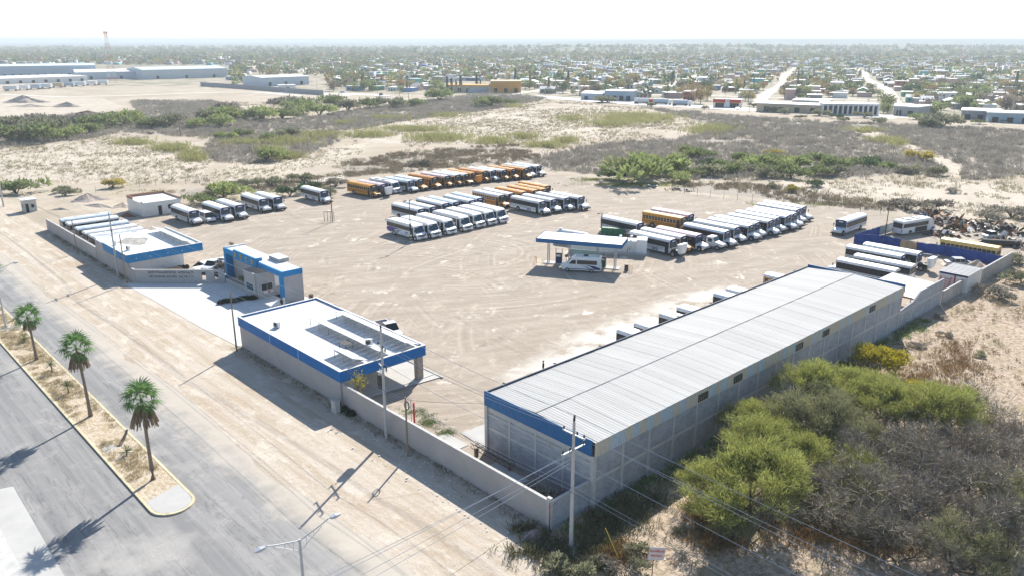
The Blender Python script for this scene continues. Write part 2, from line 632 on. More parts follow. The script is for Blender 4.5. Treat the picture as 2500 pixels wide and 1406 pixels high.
FAR = 16000.0
gx = axis(-36, 152, 1.25, -40, 470, 3.2, FAR)
gy = axis(-46, 200, 1.25, -60, 700, 3.2, FAR)
GX, GY = np.meshgrid(gx, gy)
DEP = (GX - CAM.x) * math.sin(YAW) + (GY - CAM.y) * math.cos(YAW)
LAT = (GX - CAM.x) * math.cos(YAW) - (GY - CAM.y) * math.sin(YAW)
lot = inpoly(GX, GY, LOT).astype(float)
brush = np.zeros_like(GX)
for z in BRUSHZ:
    brush = np.maximum(brush, inpoly(GX, GY, pxs(z)))
brush *= 1 - inpoly(GX, GY, pxs(PATHZ))
sand = np.zeros_like(GX)
for z in SANDZ:
    sand = np.maximum(sand, inpoly(GX, GY, pxs(z)))
sand = np.maximum(sand, inpoly(GX, GY, pxs(PATHZ)))
shoulder = ((GX > -13.5) & (GX < 0.2) & (GY > -60) & (GY < 260)).astype(float)
scrub = ((GY < -0.5) & (GX > -2) & (GX < 160)).astype(float)
hw = pxs(HWY)
town = inpoly(GX, GY, hw + [(3000, -1500), (9000, -3000), (9000, 9000), (-3000, 9000), (-1500, 1600)]).astype(float)
farf = np.clip((DEP - 900) / 900, 0, 1)


def blur(a, k=1):
    for _ in range(k):
        p = np.pad(a, 1, mode='edge')
        a = (p[1:-1, 1:-1] * 2 + p[:-2, 1:-1] + p[2:, 1:-1] + p[1:-1, :-2] + p[1:-1, 2:]) / 6
    return a


# low relief out in the field, dead flat in the compound, on the street and near the highway; low mesas on the skyline
flat = np.maximum(np.maximum(lot, shoulder), town)
flat = np.maximum(flat, inpoly(GX, GY, pxs([(-60, 222), (330, 226), (620, 218), (760, 226), (760, 248), (620, 238), (330, 246), (160, 252), (-60, 250)])))
out = blur(1 - np.maximum(flat, ((GX < 0.2)).astype(float)), 6)
out = np.clip(out * 2 - 1, 0, 1) * np.clip((DEP - 60) / 60, 0, 1) * (DEP < 800)
GZ = out * ((fbm(GX, GY, 23, 3) - 0.45) * 1.1 + (fbm(GX, GY, 7, 9) - 0.5) * 0.5)
GZ = np.clip(GZ, -0.35, 1.0)
mesa = np.clip((LAT / np.maximum(DEP, 1) + 0.06) / 0.25, 0, 1)
ridge = np.clip((DEP - 5200) / 1500, 0, 1) * mesa * (38 + 8 * fbm(GX, GY, 3000, 5))
mid_r = np.exp(-((DEP - 2900) / 380) ** 2) * np.clip((LAT / np.maximum(DEP, 1) + 0.2) / 0.3, 0, 1) * 12 * (0.6 + fbm(GX, GY, 700, 8))
GZ = GZ + ridge * (DEP > 0) + mid_r * (DEP > 0)
GZ = np.minimum(GZ, 44)
ny, nx = GX.shape
V = np.stack([GX, GY, GZ], -1).reshape(-1, 3)
ii = (np.arange(ny - 1)[:, None] * nx + np.arange(nx - 1)[None]).reshape(-1)
F = np.stack([ii, ii + 1, ii + nx + 1, ii + nx], 1)
gm = bpy.data.materials.new('ground_soil')
ground = np_mesh('ground', V, F, gm, kind='structure')


def attr(name, a, b, c, d):
    A = ground.data.attributes.new(name, 'FLOAT_COLOR', 'POINT')
    A.data.foreach_set('color', np.stack([a, b, c, d], -1).astype(np.float32).reshape(-1))


attr('zone', lot, brush, sand, shoulder)
chalk = inpoly(GX, GY, pxs([(1230, 930), (1330, 870), (1420, 815), (1560, 770), (1700, 712), (1780, 690), (1730, 745), (1560, 835), (1400, 905), (1280, 960)])).astype(float)
attr('zone2', scrub, town, farf, blur(chalk, 3))


class NB:
    """tiny node-graph helper"""

    def __init__(s, m):
        m.use_nodes = True
        s.t = m.node_tree
        s.n, s.l = s.t.nodes, s.t.links
        s.b = s.n['Principled BSDF']
        s.geo = s.n.new('ShaderNodeNewGeometry')

    def put(s, sock, v):
        if isinstance(v, bpy.types.NodeSocket):
            s.l.new(v, sock)
        elif isinstance(v, (tuple, list)):
            sock.default_value = (*v, 1) if len(v) == 3 and len(sock.default_value) == 4 else v
        else:
            sock.default_value = v

    def noise(s, scale, detail=6, rough=0.6, stretch=(1, 1, 1), rz=0.0):
        mp = s.n.new('ShaderNodeMapping')
        mp.inputs['Scale'].default_value = stretch
        mp.inputs['Rotation'].default_value = (0, 0, rz)
        mp.vector_type = 'POINT'
        if rz:
            m2 = s.n.new('ShaderNodeMapping')
            m2.inputs['Rotation'].default_value = (0, 0, rz)
            mp.inputs['Rotation'].default_value = (0, 0, 0)
            s.l.new(s.geo.outputs['Position'], m2.inputs[0])
            s.l.new(m2.outputs[0], mp.inputs[0])
        else:
            s.l.new(s.geo.outputs['Position'], mp.inputs[0])
        no = s.n.new('ShaderNodeTexNoise')
        no.inputs['Scale'].default_value = scale
        no.inputs['Detail'].default_value = detail
        no.inputs['Roughness'].default_value = rough
        s.l.new(mp.outputs[0], no.inputs['Vector'])
        return no.outputs[0]

    def ramp(s, v, a, b, c=0.0, d=1.0):
        m = s.n.new('ShaderNodeMapRange')
        m.interpolation_type = 'SMOOTHSTEP'
        s.put(m.inputs[0], v)
        for i, x in zip((1, 2, 3, 4), (a, b, c, d)):
            s.put(m.inputs[i], x)
        return m.outputs[0]

    def math(s, op, a, b=0.0):
        m = s.n.new('ShaderNodeMath')
        m.operation = op
        s.put(m.inputs[0], a)
        s.put(m.inputs[1], b)
        return m.outputs[0]

    def mix(s, f, a, b):
        m = s.n.new('ShaderNodeMix')
        m.data_type = 'RGBA'
        s.put(m.inputs[0], f)
        s.put(m.inputs[6], a)
        s.put(m.inputs[7], b)
        return m.outputs[2]

    def attr(s, name):
        a = s.n.new('ShaderNodeAttribute')
        a.attribute_name = name
        sp = s.n.new('ShaderNodeSeparateColor')
        s.l.new(a.outputs['Color'], sp.inputs[0])
        return [sp.outputs[0], sp.outputs[1], sp.outputs[2], a.outputs['Alpha']]

    def bump(s, h, st, dist=0.1):
        b = s.n.new('ShaderNodeBump')
        b.inputs['Strength'].default_value = st
        b.inputs['Distance'].default_value = dist
        s.l.new(h, b.inputs['Height'])
        s.l.new(b.outputs[0], s.b.inputs['Normal'])

    def voro(s, scale, stretch=(1, 1, 1), feature='DISTANCE_TO_EDGE'):
        mp = s.n.new('ShaderNodeMapping')
        mp.inputs['Scale'].default_value = stretch
        s.l.new(s.geo.outputs['Position'], mp.inputs[0])
        no = s.n.new('ShaderNodeTexVoronoi')
        no.feature = feature
        no.inputs['Scale'].default_value = scale
        s.l.new(mp.outputs[0], no.inputs['Vector'])
        return no.outputs['Distance']


g = NB(gm)
Z1 = g.attr('zone')
Z2 = g.attr('zone2')
nbig = g.noise(0.035, 5)
nmid = g.noise(0.22, 8, 0.65)
nfin = g.noise(1.9, 8, 0.7)


def soft(z, amt=0.7):
    return g.ramp(g.math('ADD', z, g.math('MULTIPLY', g.math('SUBTRACT', nmid, 0.5), amt)), 0.35, 0.65)


base = g.mix(g.ramp(nbig, 0.38, 0.62), (0.38, 0.32, 0.25), (0.46, 0.395, 0.32))
base = g.mix(g.ramp(nmid, 0.5, 0.72), base, (0.53, 0.47, 0.39))
base = g.mix(g.ramp(g.noise(0.11, 8, 0.72), 0.46, 0.62, 0, 0.6), base, (0.33, 0.28, 0.19))
base = g.mix(g.ramp(nfin, 0.52, 0.72, 0, 0.55), base, (0.24, 0.19, 0.13))
# bare sand
base = g.mix(g.math('MULTIPLY', soft(Z1[2]), g.ramp(nmid, 0.3, 0.6)), base, g.mix(g.ramp(nfin, 0.4, 0.7), (0.52, 0.46, 0.38), (0.44, 0.385, 0.315)))
# soil under the brush
base = g.mix(soft(Z1[1], 0.9), base, g.mix(g.ramp(nfin, 0.4, 0.65), (0.38, 0.335, 0.28), (0.27, 0.235, 0.19)))
# scrub land beside the warehouse
scr = g.mix(g.ramp(nfin, 0.42, 0.6), (0.46, 0.37, 0.28), (0.26, 0.20, 0.14))
scr = g.mix(g.ramp(nmid, 0.52, 0.7), scr, (0.30, 0.245, 0.15))
base = g.mix(soft(Z2[0], 0.3), base, scr)
# compacted yard: drifting wheel tracks in several directions over beige gravel, chalky patches
tr1 = g.noise(0.35, 8, 0.68, (0.4, 1.2, 1), R(25))
tr2 = g.noise(0.30, 8, 0.7, (0.35, 1.0, 1), R(-38))
tr3 = g.noise(0.9, 7, 0.65, (0.25, 1.5, 1), R(70))
yard = g.mix(g.ramp(tr1, 0.36, 0.64), (0.315, 0.267, 0.215), (0.40, 0.345, 0.285))
yard = g.mix(g.ramp(tr3, 0.42, 0.7, 0, 0.6), yard, (0.33, 0.27, 0.215))
yard = g.mix(g.ramp(tr2, 0.56, 0.68, 0, 0.75), yard, (0.50, 0.43, 0.35))
yard = g.mix(g.math('MULTIPLY', g.ramp(nmid, 0.56, 0.66), g.ramp(tr2, 0.46, 0.58)), yard, (0.66, 0.61, 0.52))
yard = g.mix(g.ramp(nfin, 0.5, 0.75, 0, 0.45), yard, (0.25, 0.205, 0.165))


def arcs(cx, cy, sc_, rz):
    vm_ = g.n.new('ShaderNodeVectorMath')
    vm_.operation = 'DISTANCE'
    g.l.new(g.geo.outputs['Position'], vm_.inputs[0])
    vm_.inputs[1].default_value = (cx, cy, 0)
    n1_ = g.n.new('ShaderNodeTexNoise')
    n1_.noise_dimensions = '1D'
    n1_.inputs['Scale'].default_value = sc_
    n1_.inputs['Detail'].default_value = 3
    g.l.new(vm_.outputs['Value'], n1_.inputs['W'])
    return n1_.outputs[0]


for k, (cx, cy, sc_) in enumerate(((78, 118, 1.6), (52, 72, 1.3), (96, 24, 1.5), (20, 60, 1.2), (60, 8, 1.1))):
    msk = g.math('MULTIPLY', g.ramp(g.noise(0.045, 3, 0.5, (1, 1, 1), k * 0.9 + 0.2), 0.48, 0.60), g.ramp(nmid, 0.35, 0.6))
    ar = arcs(cx, cy, sc_, 0)
    yard = g.mix(g.math('MULTIPLY', msk, g.ramp(ar, 0.54, 0.68, 0, 0.38)), yard, (0.52, 0.455, 0.375))
    yard = g.mix(g.math('MULTIPLY', msk, g.ramp(ar, 0.46, 0.34, 0, 0.35)), yard, (0.24, 0.195, 0.155))
yard = g.mix(g.math('MULTIPLY', g.ramp(g.noise(0.28, 6, 0.7), 0.60, 0.68), 0.5), yard, (0.19, 0.155, 0.13))
yard = g.mix(g.math('MULTIPLY', Z2[3], g.ramp(nmid, 0.36, 0.52)), yard, (0.62, 0.58, 0.52))
base = g.mix(soft(Z1[0], 0.25), base, yard)
# verge along the street: ruts running with the traffic
r1 = g.noise(0.55, 8, 0.7, (1.3, 0.06, 1))
r2 = g.noise(0.5, 8, 0.72, (1.0, 0.45, 1))
ver = g.mix(g.ramp(r1, 0.36, 0.60), (0.40, 0.33, 0.25), (0.49, 0.43, 0.36))
ver = g.mix(g.ramp(r2, 0.50, 0.64, 0, 0.85), ver, (0.57, 0.515, 0.435))
ver = g.mix(g.ramp(g.noise(0.12, 7, 0.7, (1, 0.5, 1)), 0.52, 0.66, 0, 0.6), ver, (0.36, 0.27, 0.185))
ver = g.mix(g.ramp(nfin, 0.52, 0.72, 0, 0.5), ver, (0.29, 0.21, 0.135))
base = g.mix(soft(Z1[3], 0.25), base, ver)
# town plain and the far plain
tw = g.mix(g.ramp(g.noise(0.05, 6), 0.42, 0.6), (0.40, 0.35, 0.28), (0.24, 0.22, 0.15))
base = g.mix(Z2[1], base, tw)
fa = g.mix(g.ramp(g.noise(0.006, 8, 0.7), 0.42, 0.6), (0.09, 0.105, 0.06), (0.24, 0.215, 0.15))
fa = g.mix(g.ramp(g.noise(0.02, 6, 0.8), 0.58, 0.66), fa, (0.62, 0.60, 0.56))
base = g.mix(Z2[2], base, fa)
g.put(g.b.inputs['Base Color'], base)
g.b.inputs['Roughness'].default_value = 0.95
g.b.inputs['Specular IOR Level'].default_value = 0.1
hh = g.math('ADD', g.math('MULTIPLY', nfin, 0.8), g.math('ADD', nmid, g.math('MULTIPLY', r2, g.math('MULTIPLY', Z1[3], 1.6))))
g.bump(hh, 0.55, 0.16)


def sheet(name, poly, z, m, kind='structure'):
    mb = MB()
    n = len(poly)
    mb.add([(x, y, z) for x, y in poly], [tuple(range(n))])
    o = mb.build(name, m)
    if o.data.polygons[0].normal.z < 0:
        o.data.flip_normals()
    return tag(o, kind=kind)


def wob(x, y0, y1, step, amp, seed):
    r = random.Random(seed)
    n = int(abs(y1 - y0) / step)
    return [(x + r.uniform(-amp, amp) + 0.5 * math.sin(k * 0.37 + seed), y0 + (y1 - y0) * k / n) for k in range(n + 1)]


# asphalt: both carriageways and the turning gap in front of the island
am = bpy.data.materials.new('worn_asphalt')
a_ = NB(am)
s1 = a_.noise(1.0, 7, 0.65, (0.9, 0.025, 1))
s2 = a_.noise(0.35, 7, 0.6)
s3 = a_.noise(14, 4, 0.7)
c = a_.mix(a_.ramp(s1, 0.38, 0.65), (0.195, 0.193, 0.19), (0.285, 0.278, 0.27))
c = a_.mix(a_.ramp(s2, 0.5, 0.72, 0, 0.7), c, (0.36, 0.345, 0.325))
c = a_.mix(a_.ramp(s3, 0.5, 0.75, 0, 0.5), c, (0.17, 0.168, 0.168))
def ridge_line(n_, wd_):
    return a_.ramp(a_.math('ABSOLUTE', a_.math('SUBTRACT', n_, 0.5)), 0.0, wd_, 1, 0)


k1 = ridge_line(a_.noise(0.45, 5, 0.75, (1.0, 0.8, 1)), 0.012)
k2 = ridge_line(a_.noise(1.6, 4, 0.7, (1.0, 0.6, 1)), 0.02)
c = a_.mix(a_.math('MULTIPLY', k1, a_.ramp(s2, 0.4, 0.6, 0.1, 0.55)), c, (0.13, 0.125, 0.12))
k3 = ridge_line(a_.noise(0.3, 5, 0.7, (1.0, 0.07, 1)), 0.010)
c = a_.mix(a_.math('MULTIPLY', k3, 0.5), c, (0.11, 0.108, 0.105))
c = a_.mix(a_.ramp(a_.noise(0.09, 5, 0.65), 0.52, 0.66, 0, 0.55), c, (0.40, 0.38, 0.35))
c = a_.mix(a_.math('MULTIPLY', k2, a_.ramp(s2, 0.5, 0.62, 0, 0.4)), c, (0.14, 0.135, 0.13))
sx = a_.n.new('ShaderNodeSeparateXYZ')
a_.l.new(a_.geo.outputs['Position'], sx.inputs[0])
edge = a_.ramp(a_.math('ADD', sx.outputs[0], a_.math('MULTIPLY', s2, 5.0)), -13.6, -10.2)
c = a_.mix(a_.math('MULTIPLY', edge, 0.75), c, (0.50, 0.44, 0.36))
a_.put(a_.b.inputs['Base Color'], c)
a_.b.inputs['Roughness'].default_value = 0.85
a_.b.inputs['Specular IOR Level'].default_value = 0.3
a_.bump(s3, 0.3, 0.03)
sheet('road', wob(-12.2, -60, 330, 2.2, 0.35, 3) + [(-32.0, 330), (-32.0, -60)], 0.03, am)
# concrete driveway slab and soil at the near left corner
sheet('driveway', [(-30.6, 19.5), (-30.3, 37.3), (-31.4, 37.6), (-36, 37.4), (-36, 19.5)], 0.055, CONCL)
sheet('pavement', [(-32.75, 19.0), (-32.6, 34.5), (-46, 34.5), (-46, 19.0)], 0.08, CONC)
# pale concrete forecourt at the gate
sheet('forecourt', [(-0.6, 55.75), (-1.2, 66), (-1.6, 86), (-2.0, 95.2), (-0.4, 94.2), (10.3, 84.2), (13.3, 84.2), (13.5, 86.9), (15, 90), (19, 97), (17, 100), (12.6, 100), (12.5, 97), (10, 97), (10, 92), (13.2, 86.8), (13.2, 75.8), (15.2, 73.3), (16.2, 70), (16.2, 67.2), (15.3, 67.0), (13, 62), (11.2, 57), (11.2, 55.8)], 0.035,
      mat('forecourt_concrete', (0.60, 0.60, 0.58), 0.85, var=0.06, scale=0.3))
sheet('patio', [(0.3, 31.2), (12.4, 29.9), (12.6, 38), (11.2, 55.5), (0.3, 55.5)], 0.10, CONCL)
for q in ([(2.2, 15.2), (4.2, 15.2), (4.2, 18.6), (2.2, 18.6)], [(4.9, 13.6), (8.5, 13.6), (9, 17.4), (5.2, 17.6)]):
    sheet('concrete_slab', q, 0.05, CONCL)

# planted island between the carriageways
XI0, XI1, YT = -22.9, -19.2, 22.9
tip = [(-21.05 + 1.85 * math.cos(t), YT + 1.85 + 1.85 * math.sin(t)) for t in np.linspace(math.pi * 2, math.pi, 13)]
outer = [(XI1, 330)] + tip + [(XI0, 330)]
inner = [(XI1 - 0.24, 330)] + [(-21.05 + 1.61 * math.cos(t), YT + 1.85 + 1.61 * math.sin(t)) for t in np.linspace(math.pi * 2, math.pi, 13)] + [(XI0 + 0.24, 330)]
mb = MB()
for i in range(len(outer) - 1):
    a, b, c2, d = outer[i], outer[i + 1], inner[i + 1], inner[i]
    mb.add([(*a, 0.0), (*b, 0.0), (*b, 0.17), (*a, 0.17), (*d, 0.17), (*c2, 0.17), (*c2, 0.0), (*d, 0.0)], [(0, 1, 2, 3), (3, 2, 5, 4), (4, 5, 6, 7)])
kerb = tag(mb.build('kerb', YKERB), kind='structure')
md = bpy.data.materials.new('island_soil')
d_ = NB(md)
n1 = d_.noise(0.8, 7, 0.7)
n2 = d_.noise(3.5, 7, 0.7, (1.6, 0.7, 1))
cc = d_.mix(d_.ramp(n2, 0.42, 0.6), (0.52, 0.45, 0.36), (0.36, 0.27, 0.16))
cc = d_.mix(d_.ramp(n1, 0.5, 0.66, 0, 0.8), cc, (0.33, 0.26, 0.15))
d_.put(d_.b.inputs['Base Color'], cc)
d_.b.inputs['Roughness'].default_value = 0.95
d_.bump(n2, 0.6, 0.08)
sheet('median_soil', inner, 0.14, md)
sheet('median_paving', [(XI1 - 0.25, 27.4), (XI1 - 0.25, 24.8)] + [(-21.05 + 1.58 * math.cos(t), YT + 1.85 + 1.58 * math.sin(t)) for t in np.linspace(math.pi * 2, math.pi, 9)] + [(XI0 + 0.26, 26.4)], 0.155, CONCL)
sheet('median_paving', [(XI1 - 0.26, 82.3), (XI1 - 0.26, 84.2), (XI0 + 0.26, 85.6), (XI0 + 0.26, 83.4)], 0.155, CONCL)
sheet('median_paving', [(-22.4, 37.6), (-21.2, 38.2), (-21.4, 39.6), (-22.4, 39.2)], 0.155, CONCL)

# ------------------------------------------------------------------ highway and dirt streets of the town
def ribbon(name, pts, wd, z, m):
    mb = MB()
    P = [Vector((p[0], p[1])) for p in pts]
    L_, R_ = [], []
    for i, p in enumerate(P):
        d = (P[min(i + 1, len(P) - 1)] - P[max(i - 1, 0)]).normalized()
        n = Vector((-d.y, d.x)) * wd / 2
        L_.append((p.x + n.x, p.y + n.y, z))
        R_.append((p.x - n.x, p.y - n.y, z))
    n = len(P)
    mb.add(L_ + R_, [(i, n + i, n + i + 1, i + 1) for i in range(n - 1)])
    o = mb.build(name, m)
    if o.data.polygons[0].normal.z < 0:
        o.data.flip_normals()
    return tag(o, kind='structure')


PALER = mat('highway_concrete', (0.62, 0.61, 0.59), 0.85, var=0.06, scale=0.05)
STREETM = mat('dirt_street', (0.58, 0.53, 0.46), 0.95, var=0.10, scale=0.1)
hwpts = pxs([(x, y + 3.5) for x, y in HWY[3:]])
e = (Vector(hwpts[-1]) - Vector(hwpts[-2]))
hwpts.append(tuple(Vector(hwpts[-1]) + e * 1.5))
ribbon('highway', hwpts, 19, 0.12, PALER)
TD = Vector((math.cos(R(26.3)), math.sin(R(26.3))))
TN = Vector((-TD.y, TD.x))
T0 = Vector(at(1850, 264)[:2])
STREETS = [0.0, -81.0, 92.0, 176.0, -165.0, -245.0]
for k, t in enumerate(STREETS):
    a = T0 + TN * t + TD * (6 if t <= 0 else 40)
    ribbon('street', [a + TD * s + TN * (3 * math.sin(s / 60 + k)) for s in range(0, 760, 20)], 9 if k < 2 else 6.5, 0.10, STREETM)
for s in (95, 190, 300):
    a = T0 + TD * s
    ribbon('street', [a + TN * t for t in range(-340, 260, 20)], 6, 0.06, STREETM)
# track on the far side of the field, left
ribbon('dirt_track', pxs([(0, 232), (160, 238), (330, 234), (480, 228), (620, 226), (740, 236)]), 8, 0.12, STREETM)
# ------------------------------------------------------------------ big warehouse
WX0, WX1, WY0, WY1, WE = 4.7, 68.2, -0.4, 13.3, 6.2
wh = thing('warehouse', 'long grey block warehouse with pale metal roof and blue front parapet', 'warehouse')
mb = MB()
mb.box(WX0 + 0.2, WY0, 0, WX1, WY0 + 0.2, 4.9)              # long side wall
mb.box(WX0, WY0 + 0.3, 0, WX0 + 0.2, WY1 - 0.3, 4.9)        # street gable
mb.box(WX1 - 0.2, WY0 + 0.21, 0, WX1, WY1, 4.9)
mb.build('block_wall', BLOCK, wh)
# pilasters and tie beams, concrete
pil = MB().box(0, -0.06, 0, 0.28, 0.02, 4.88)
pm = pil.build('pilaster', CONC, wh)
pm.location = (WX0, WY0, 0)
npil = 17
for k in range(1, npil + 1):
    share('pilaster', pm, wh, (WX0 + (WX1 - WX0 - 0.3) * k / npil, WY0, 0))
corner = MB().box(-0.06, 0, 0, 0.30, 0.45, 6.0).build('pilaster', CONC, wh)
corner.location = (WX0, WY1 - 0.45, 0)
cr_ = MB().box(-0.07, -0.07, 0, 0.3, 0.3, 4.95).build('pilaster', CONC, wh)
cr_.location = (WX0, WY0, 0)
for y in (3.1, 6.5, 9.9):
    share('pilaster', MB().box(-0.05, 0, 0, 0.03, 0.28, 4.7).build('pilaster', CONC, wh).data, wh, (WX0, y, 0)) if False else None
pf = MB().box(-0.05, 0, 0, 0.03, 0.26, 4.7).build('pilaster', CONC, wh)
pf.location = (WX0, 2.9, 0)
for y in (6.3, 9.7):
    share('pilaster', pf, wh, (WX0, y, 0))
mb = MB().box(WX0 + 0.24, WY0 - 0.045, 2.5, WX1, WY0 + 0.02, 2.75)
mb.box(WX0 - 0.035, WY0 + 0.3, 2.55, WX0 + 0.02, WY1 - 0.46, 2.80)
mb.box(WX0 - 0.055, WY0 + 0.3, 4.0, WX0 + 0.02, WY1 - 0.46, 4.18)
mb.box(WX0 - 0.03, WY0 + 0.3, 4.45, WX0 + 0.02, WY1 - 0.46, 4.85)
mb.build('tie_beam', CONC, wh)
# open bays towards the yard: posts and header
mb = MB()
for k in range(11):
    x = WX0 + 0.1 + (WX1 - WX0 - 0.5) * k / 10
    mb.box(x, WY1 - 0.3, 0, x + 0.3, WY1 - 0.02, 4.9)
mb.box(WX0 + 0.32, WY1 - 0.28, 4.9, WX1, WY1 - 0.05, 5.9)
mb.build('bay_frame', STEELD, wh)


def corr(x0, x1, n, h=0.035):
    """corrugation profile points between x0 and x1: list of (x, dz)"""
    pts = []
    st = (x1 - x0) / n
    for i in range(n):
        a = x0 + i * st
        pts += [(a, 0), (a + st * .55, 0), (a + st * .65, h), (a + st * .9, h)]
    pts.append((x1, 0))
    return pts


# roof sheets: two slopes meeting at a low ridge, each sheet its own piece
NS = 58
wst = (WX1 - WX0 - 0.1) / NS
ym = (WY0 + WY1) / 2
prof = corr(0, wst - 0.02, 3, 0.018)


def roof_sheet(y0, z0, y1, z1):
    mb = MB()
    n = len(prof)
    mb.add([(x, y0, z0 + d) for x, d in prof] + [(x, y1, z1 + d) for x, d in prof], [(i, i + 1, n + i + 1, n + i) for i in range(n - 1)])
    return mb


sh1 = roof_sheet(WY0 - 0.12, WE, ym + 0.08, WE + 0.25).build('roof_sheet', SHEET, wh)
sh2 = roof_sheet(ym - 0.02, WE + 0.27, WY1 - 0.1, WE - 0.12).build('roof_sheet', SHEET, wh)
rr = random.Random(4)
for k in range(NS):
    for s_ in (sh1, sh2):
        if k == 0:
            s_.location = (WX0 + 0.08, 0, 0)
        else:
            share('roof_sheet', s_, wh, (WX0 + 0.08 + k * wst, 0, rr.uniform(-0.012, 0.012)))
MB().tube([(WX0 + 0.1, ym + 0.03, WE + 0.27), (WX1 - 0.1, ym + 0.03, WE + 0.27)], 0.05, 5).build('ridge_cap', mat('ridge_grey', (0.32, 0.32, 0.31), 0.8), wh)
MB().box(WX0 + 0.1, WY0, 5.6, WX1 - 0.1, WY1 - 0.4, 5.66).build('ceiling_deck', STEELD, wh)
# cladding of the long side, panel by panel, with translucent ones between
pnl = {}
ncl = 64
pw = (WX1 - WX0) / ncl
prof2 = corr(0, pw - 0.015, 3, 0.07)
for nm, m in (('cladding_panel', CREAM), ('translucent_panel', TRANSL)):
    mb = MB()
    n = len(prof2)
    mb.add([(x, -d, 4.86) for x, d in prof2] + [(x, -d, WE - 0.02) for x, d in prof2], [(i, i + 1, n + i + 1, n + i) for i in range(n - 1)])
    pnl[nm] = mb
first = {}
for k in range(ncl):
    tr = k % 7 in (3, 5) or (k in (2, 7, 9))
    nm = 'translucent_panel' if tr else 'cladding_panel'
    x = WX0 + k * pw
    if nm not in first:
        first[nm] = pnl[nm].build(nm, TRANSL if tr else CREAM, wh)
        first[nm].location = (x, WY0 - 0.10, 0)
    else:
        share(nm, first[nm], wh, (x, WY0 - 0.10, 0))
# vents
vm = MB().box(0, -0.05, 0, 1.5, 0.03, 0.75).build('vent_window', DARK, wh)
vf = MB()
for z in (0.0, 0.69):
    vf.box(-0.05, -0.08, z, 1.55, -0.052, z + 0.06)
for x in (-0.05, 0.72, 1.49):
    vf.box(x, -0.08, 0.0605, x + 0.06, -0.052, 0.6895)
vf = vf.build('vent_frame', STEELD, vm)
for i, px in enumerate((1713, 1798, 1948, 2013, 2127)):
    # long side seen at mid cladding height
    lo_, hi_ = WX0, WX1
    for _ in range(40):
        mx_ = (lo_ + hi_) / 2
        if proj(mx_, WY0, 5.4)[0] < px: lo_ = mx_
        else: hi_ = mx_
    if i == 0:
        vm.location = (lo_ - 0.75, WY0 - 0.12, 5.05)
    else:
        o = share('vent_window', vm, wh, (lo_ - 0.75, WY0 - 0.12, 5.05))
        share('vent_frame', vf, o)
# blue parapet panels on the street gable, rear gable strip, yard gutter
npp = 14
pp = (WY1 - WY0 - 0.2) / npp
prof3 = corr(0, pp - 0.008, 4, 0.03)
n = len(prof3)
b0 = MB().add([(-d, y, 4.92) for y, d in prof3] + [(-d, y, 6.42) for y, d in prof3], [(i + 1, i, n + i, n + i + 1) for i in range(n - 1)]).build('parapet_panel', BLUE_M, wh)
b0.location = (WX0 - 0.12, WY0 + 0.15, 0)
for k in range(1, npp):
    share('parapet_panel', b0, wh, (WX0 - 0.12, WY0 + 0.15 + k * pp, 0))
MB().box(WX0 - 0.10, WY0 + 0.15, 5.0, WX0 - 0.02, WY1 - 0.05, 6.40).build('parapet_backing', BLUE_M, wh)
MB().box(WX1 + 0.01, WY0 - 0.2, 5.4, WX1 + 0.10, WY1 + 0.05, 6.5).build('rear_parapet', BLUE_M, wh)
MB().box(WX0 + 0.0, WY1 - 0.12, 5.92, WX1, WY1 + 0.02, 6.26).build('yard_fascia', mat('blue_grey_trim', (0.03, 0.05, 0.09), 0.7), wh)
MB().tube([(WX0 - 0.16, WY1 - 0.5, 0.2), (WX0 - 0.16, WY1 - 0.5, 5.0)], 0.05, 6).build('downpipe', GALV, wh)
rd = MB()
for k in range(9):
    x = WX0 + 3 + k * 7.2
    rd.tube([(x, WY1 + 0.15, 6.05), (x, WY1 + 0.75, 5.98)], 0.07, 5)
rd.build('drain_spout', STEELD, wh)

# ------------------------------------------------------------------ boundary walls
wl = thing('boundary_wall', 'taupe rendered boundary wall along the dirt verge in front of the warehouse', 'wall')
MB().box(-0.2, 0.25, 0, 0.0, 30.9, 2.65).build('wall_panel', TAUPE_W, wl)
MB().box(-0.24, 0.25, 2.652, 0.04, 30.9, 2.70).build('coping', CONC, wl)
MB().box(-0.22, -0.2, 0, 0.06, 0.23, 2.95).build('corner_post', CONC, wl)
MB().box(-0.235, -0.20, 0.05, -0.222, -0.08, 2.6).build('red_stripe', RED, wl)
w2 = thing('block_boundary_wall', 'short grey block boundary wall between the corner post and the warehouse', 'wall')
MB().box(0.07, -0.18, 0, 4.6, 0.0, 2.55).build('wall_panel', BLOCK, w2)
MB().box(0.07, -0.21, 2.552, 4.6, 0.03, 2.62).build('coping', CONC, w2)
w3 = thing('stepped_block_wall', 'grey block wall with a sloping top just past the far end of the warehouse', 'wall')
MB().add([(x, y, z) for y in (-0.35, -0.15) for x, z in ((68.3, 0), (84.2, 0), (84.2, 4.0), (75.5, 4.0), (73.2, 3.0), (68.3, 2.6))],
         [(0, 1, 2, 3, 4, 5), (11, 10, 9, 8, 7, 6)] + [(i, i + 6, (i + 1) % 6 + 6, (i + 1) % 6) for i in range(6)]).build('wall_panel', BLOCK, w3)
for k in range(5):
    MB().box(69 + k * 3.7, -0.39, 0, 69.25 + k * 3.7, -0.352, 2.5 + 0.3 * k).build('pilaster', CONC, w3)
MB().box(68.4, -0.385, 2.1, 84.1, -0.351, 2.3).build('tie_beam', CONC, w3)
w4 = thing('low_block_wall', 'low buff block wall running up to the white storage shed', 'wall')
MB().box(84.25, -0.55, 0, 92.6, -0.35, 2.05).build('wall_panel', BLOCKB, w4)
MB().box(84.25, -0.58, 2.052, 92.6, -0.32, 2.12).build('coping', CONCL, w4)
w5 = thing('junkyard_wall', 'buff block wall beyond the white storage shed at the scrap yard', 'wall')
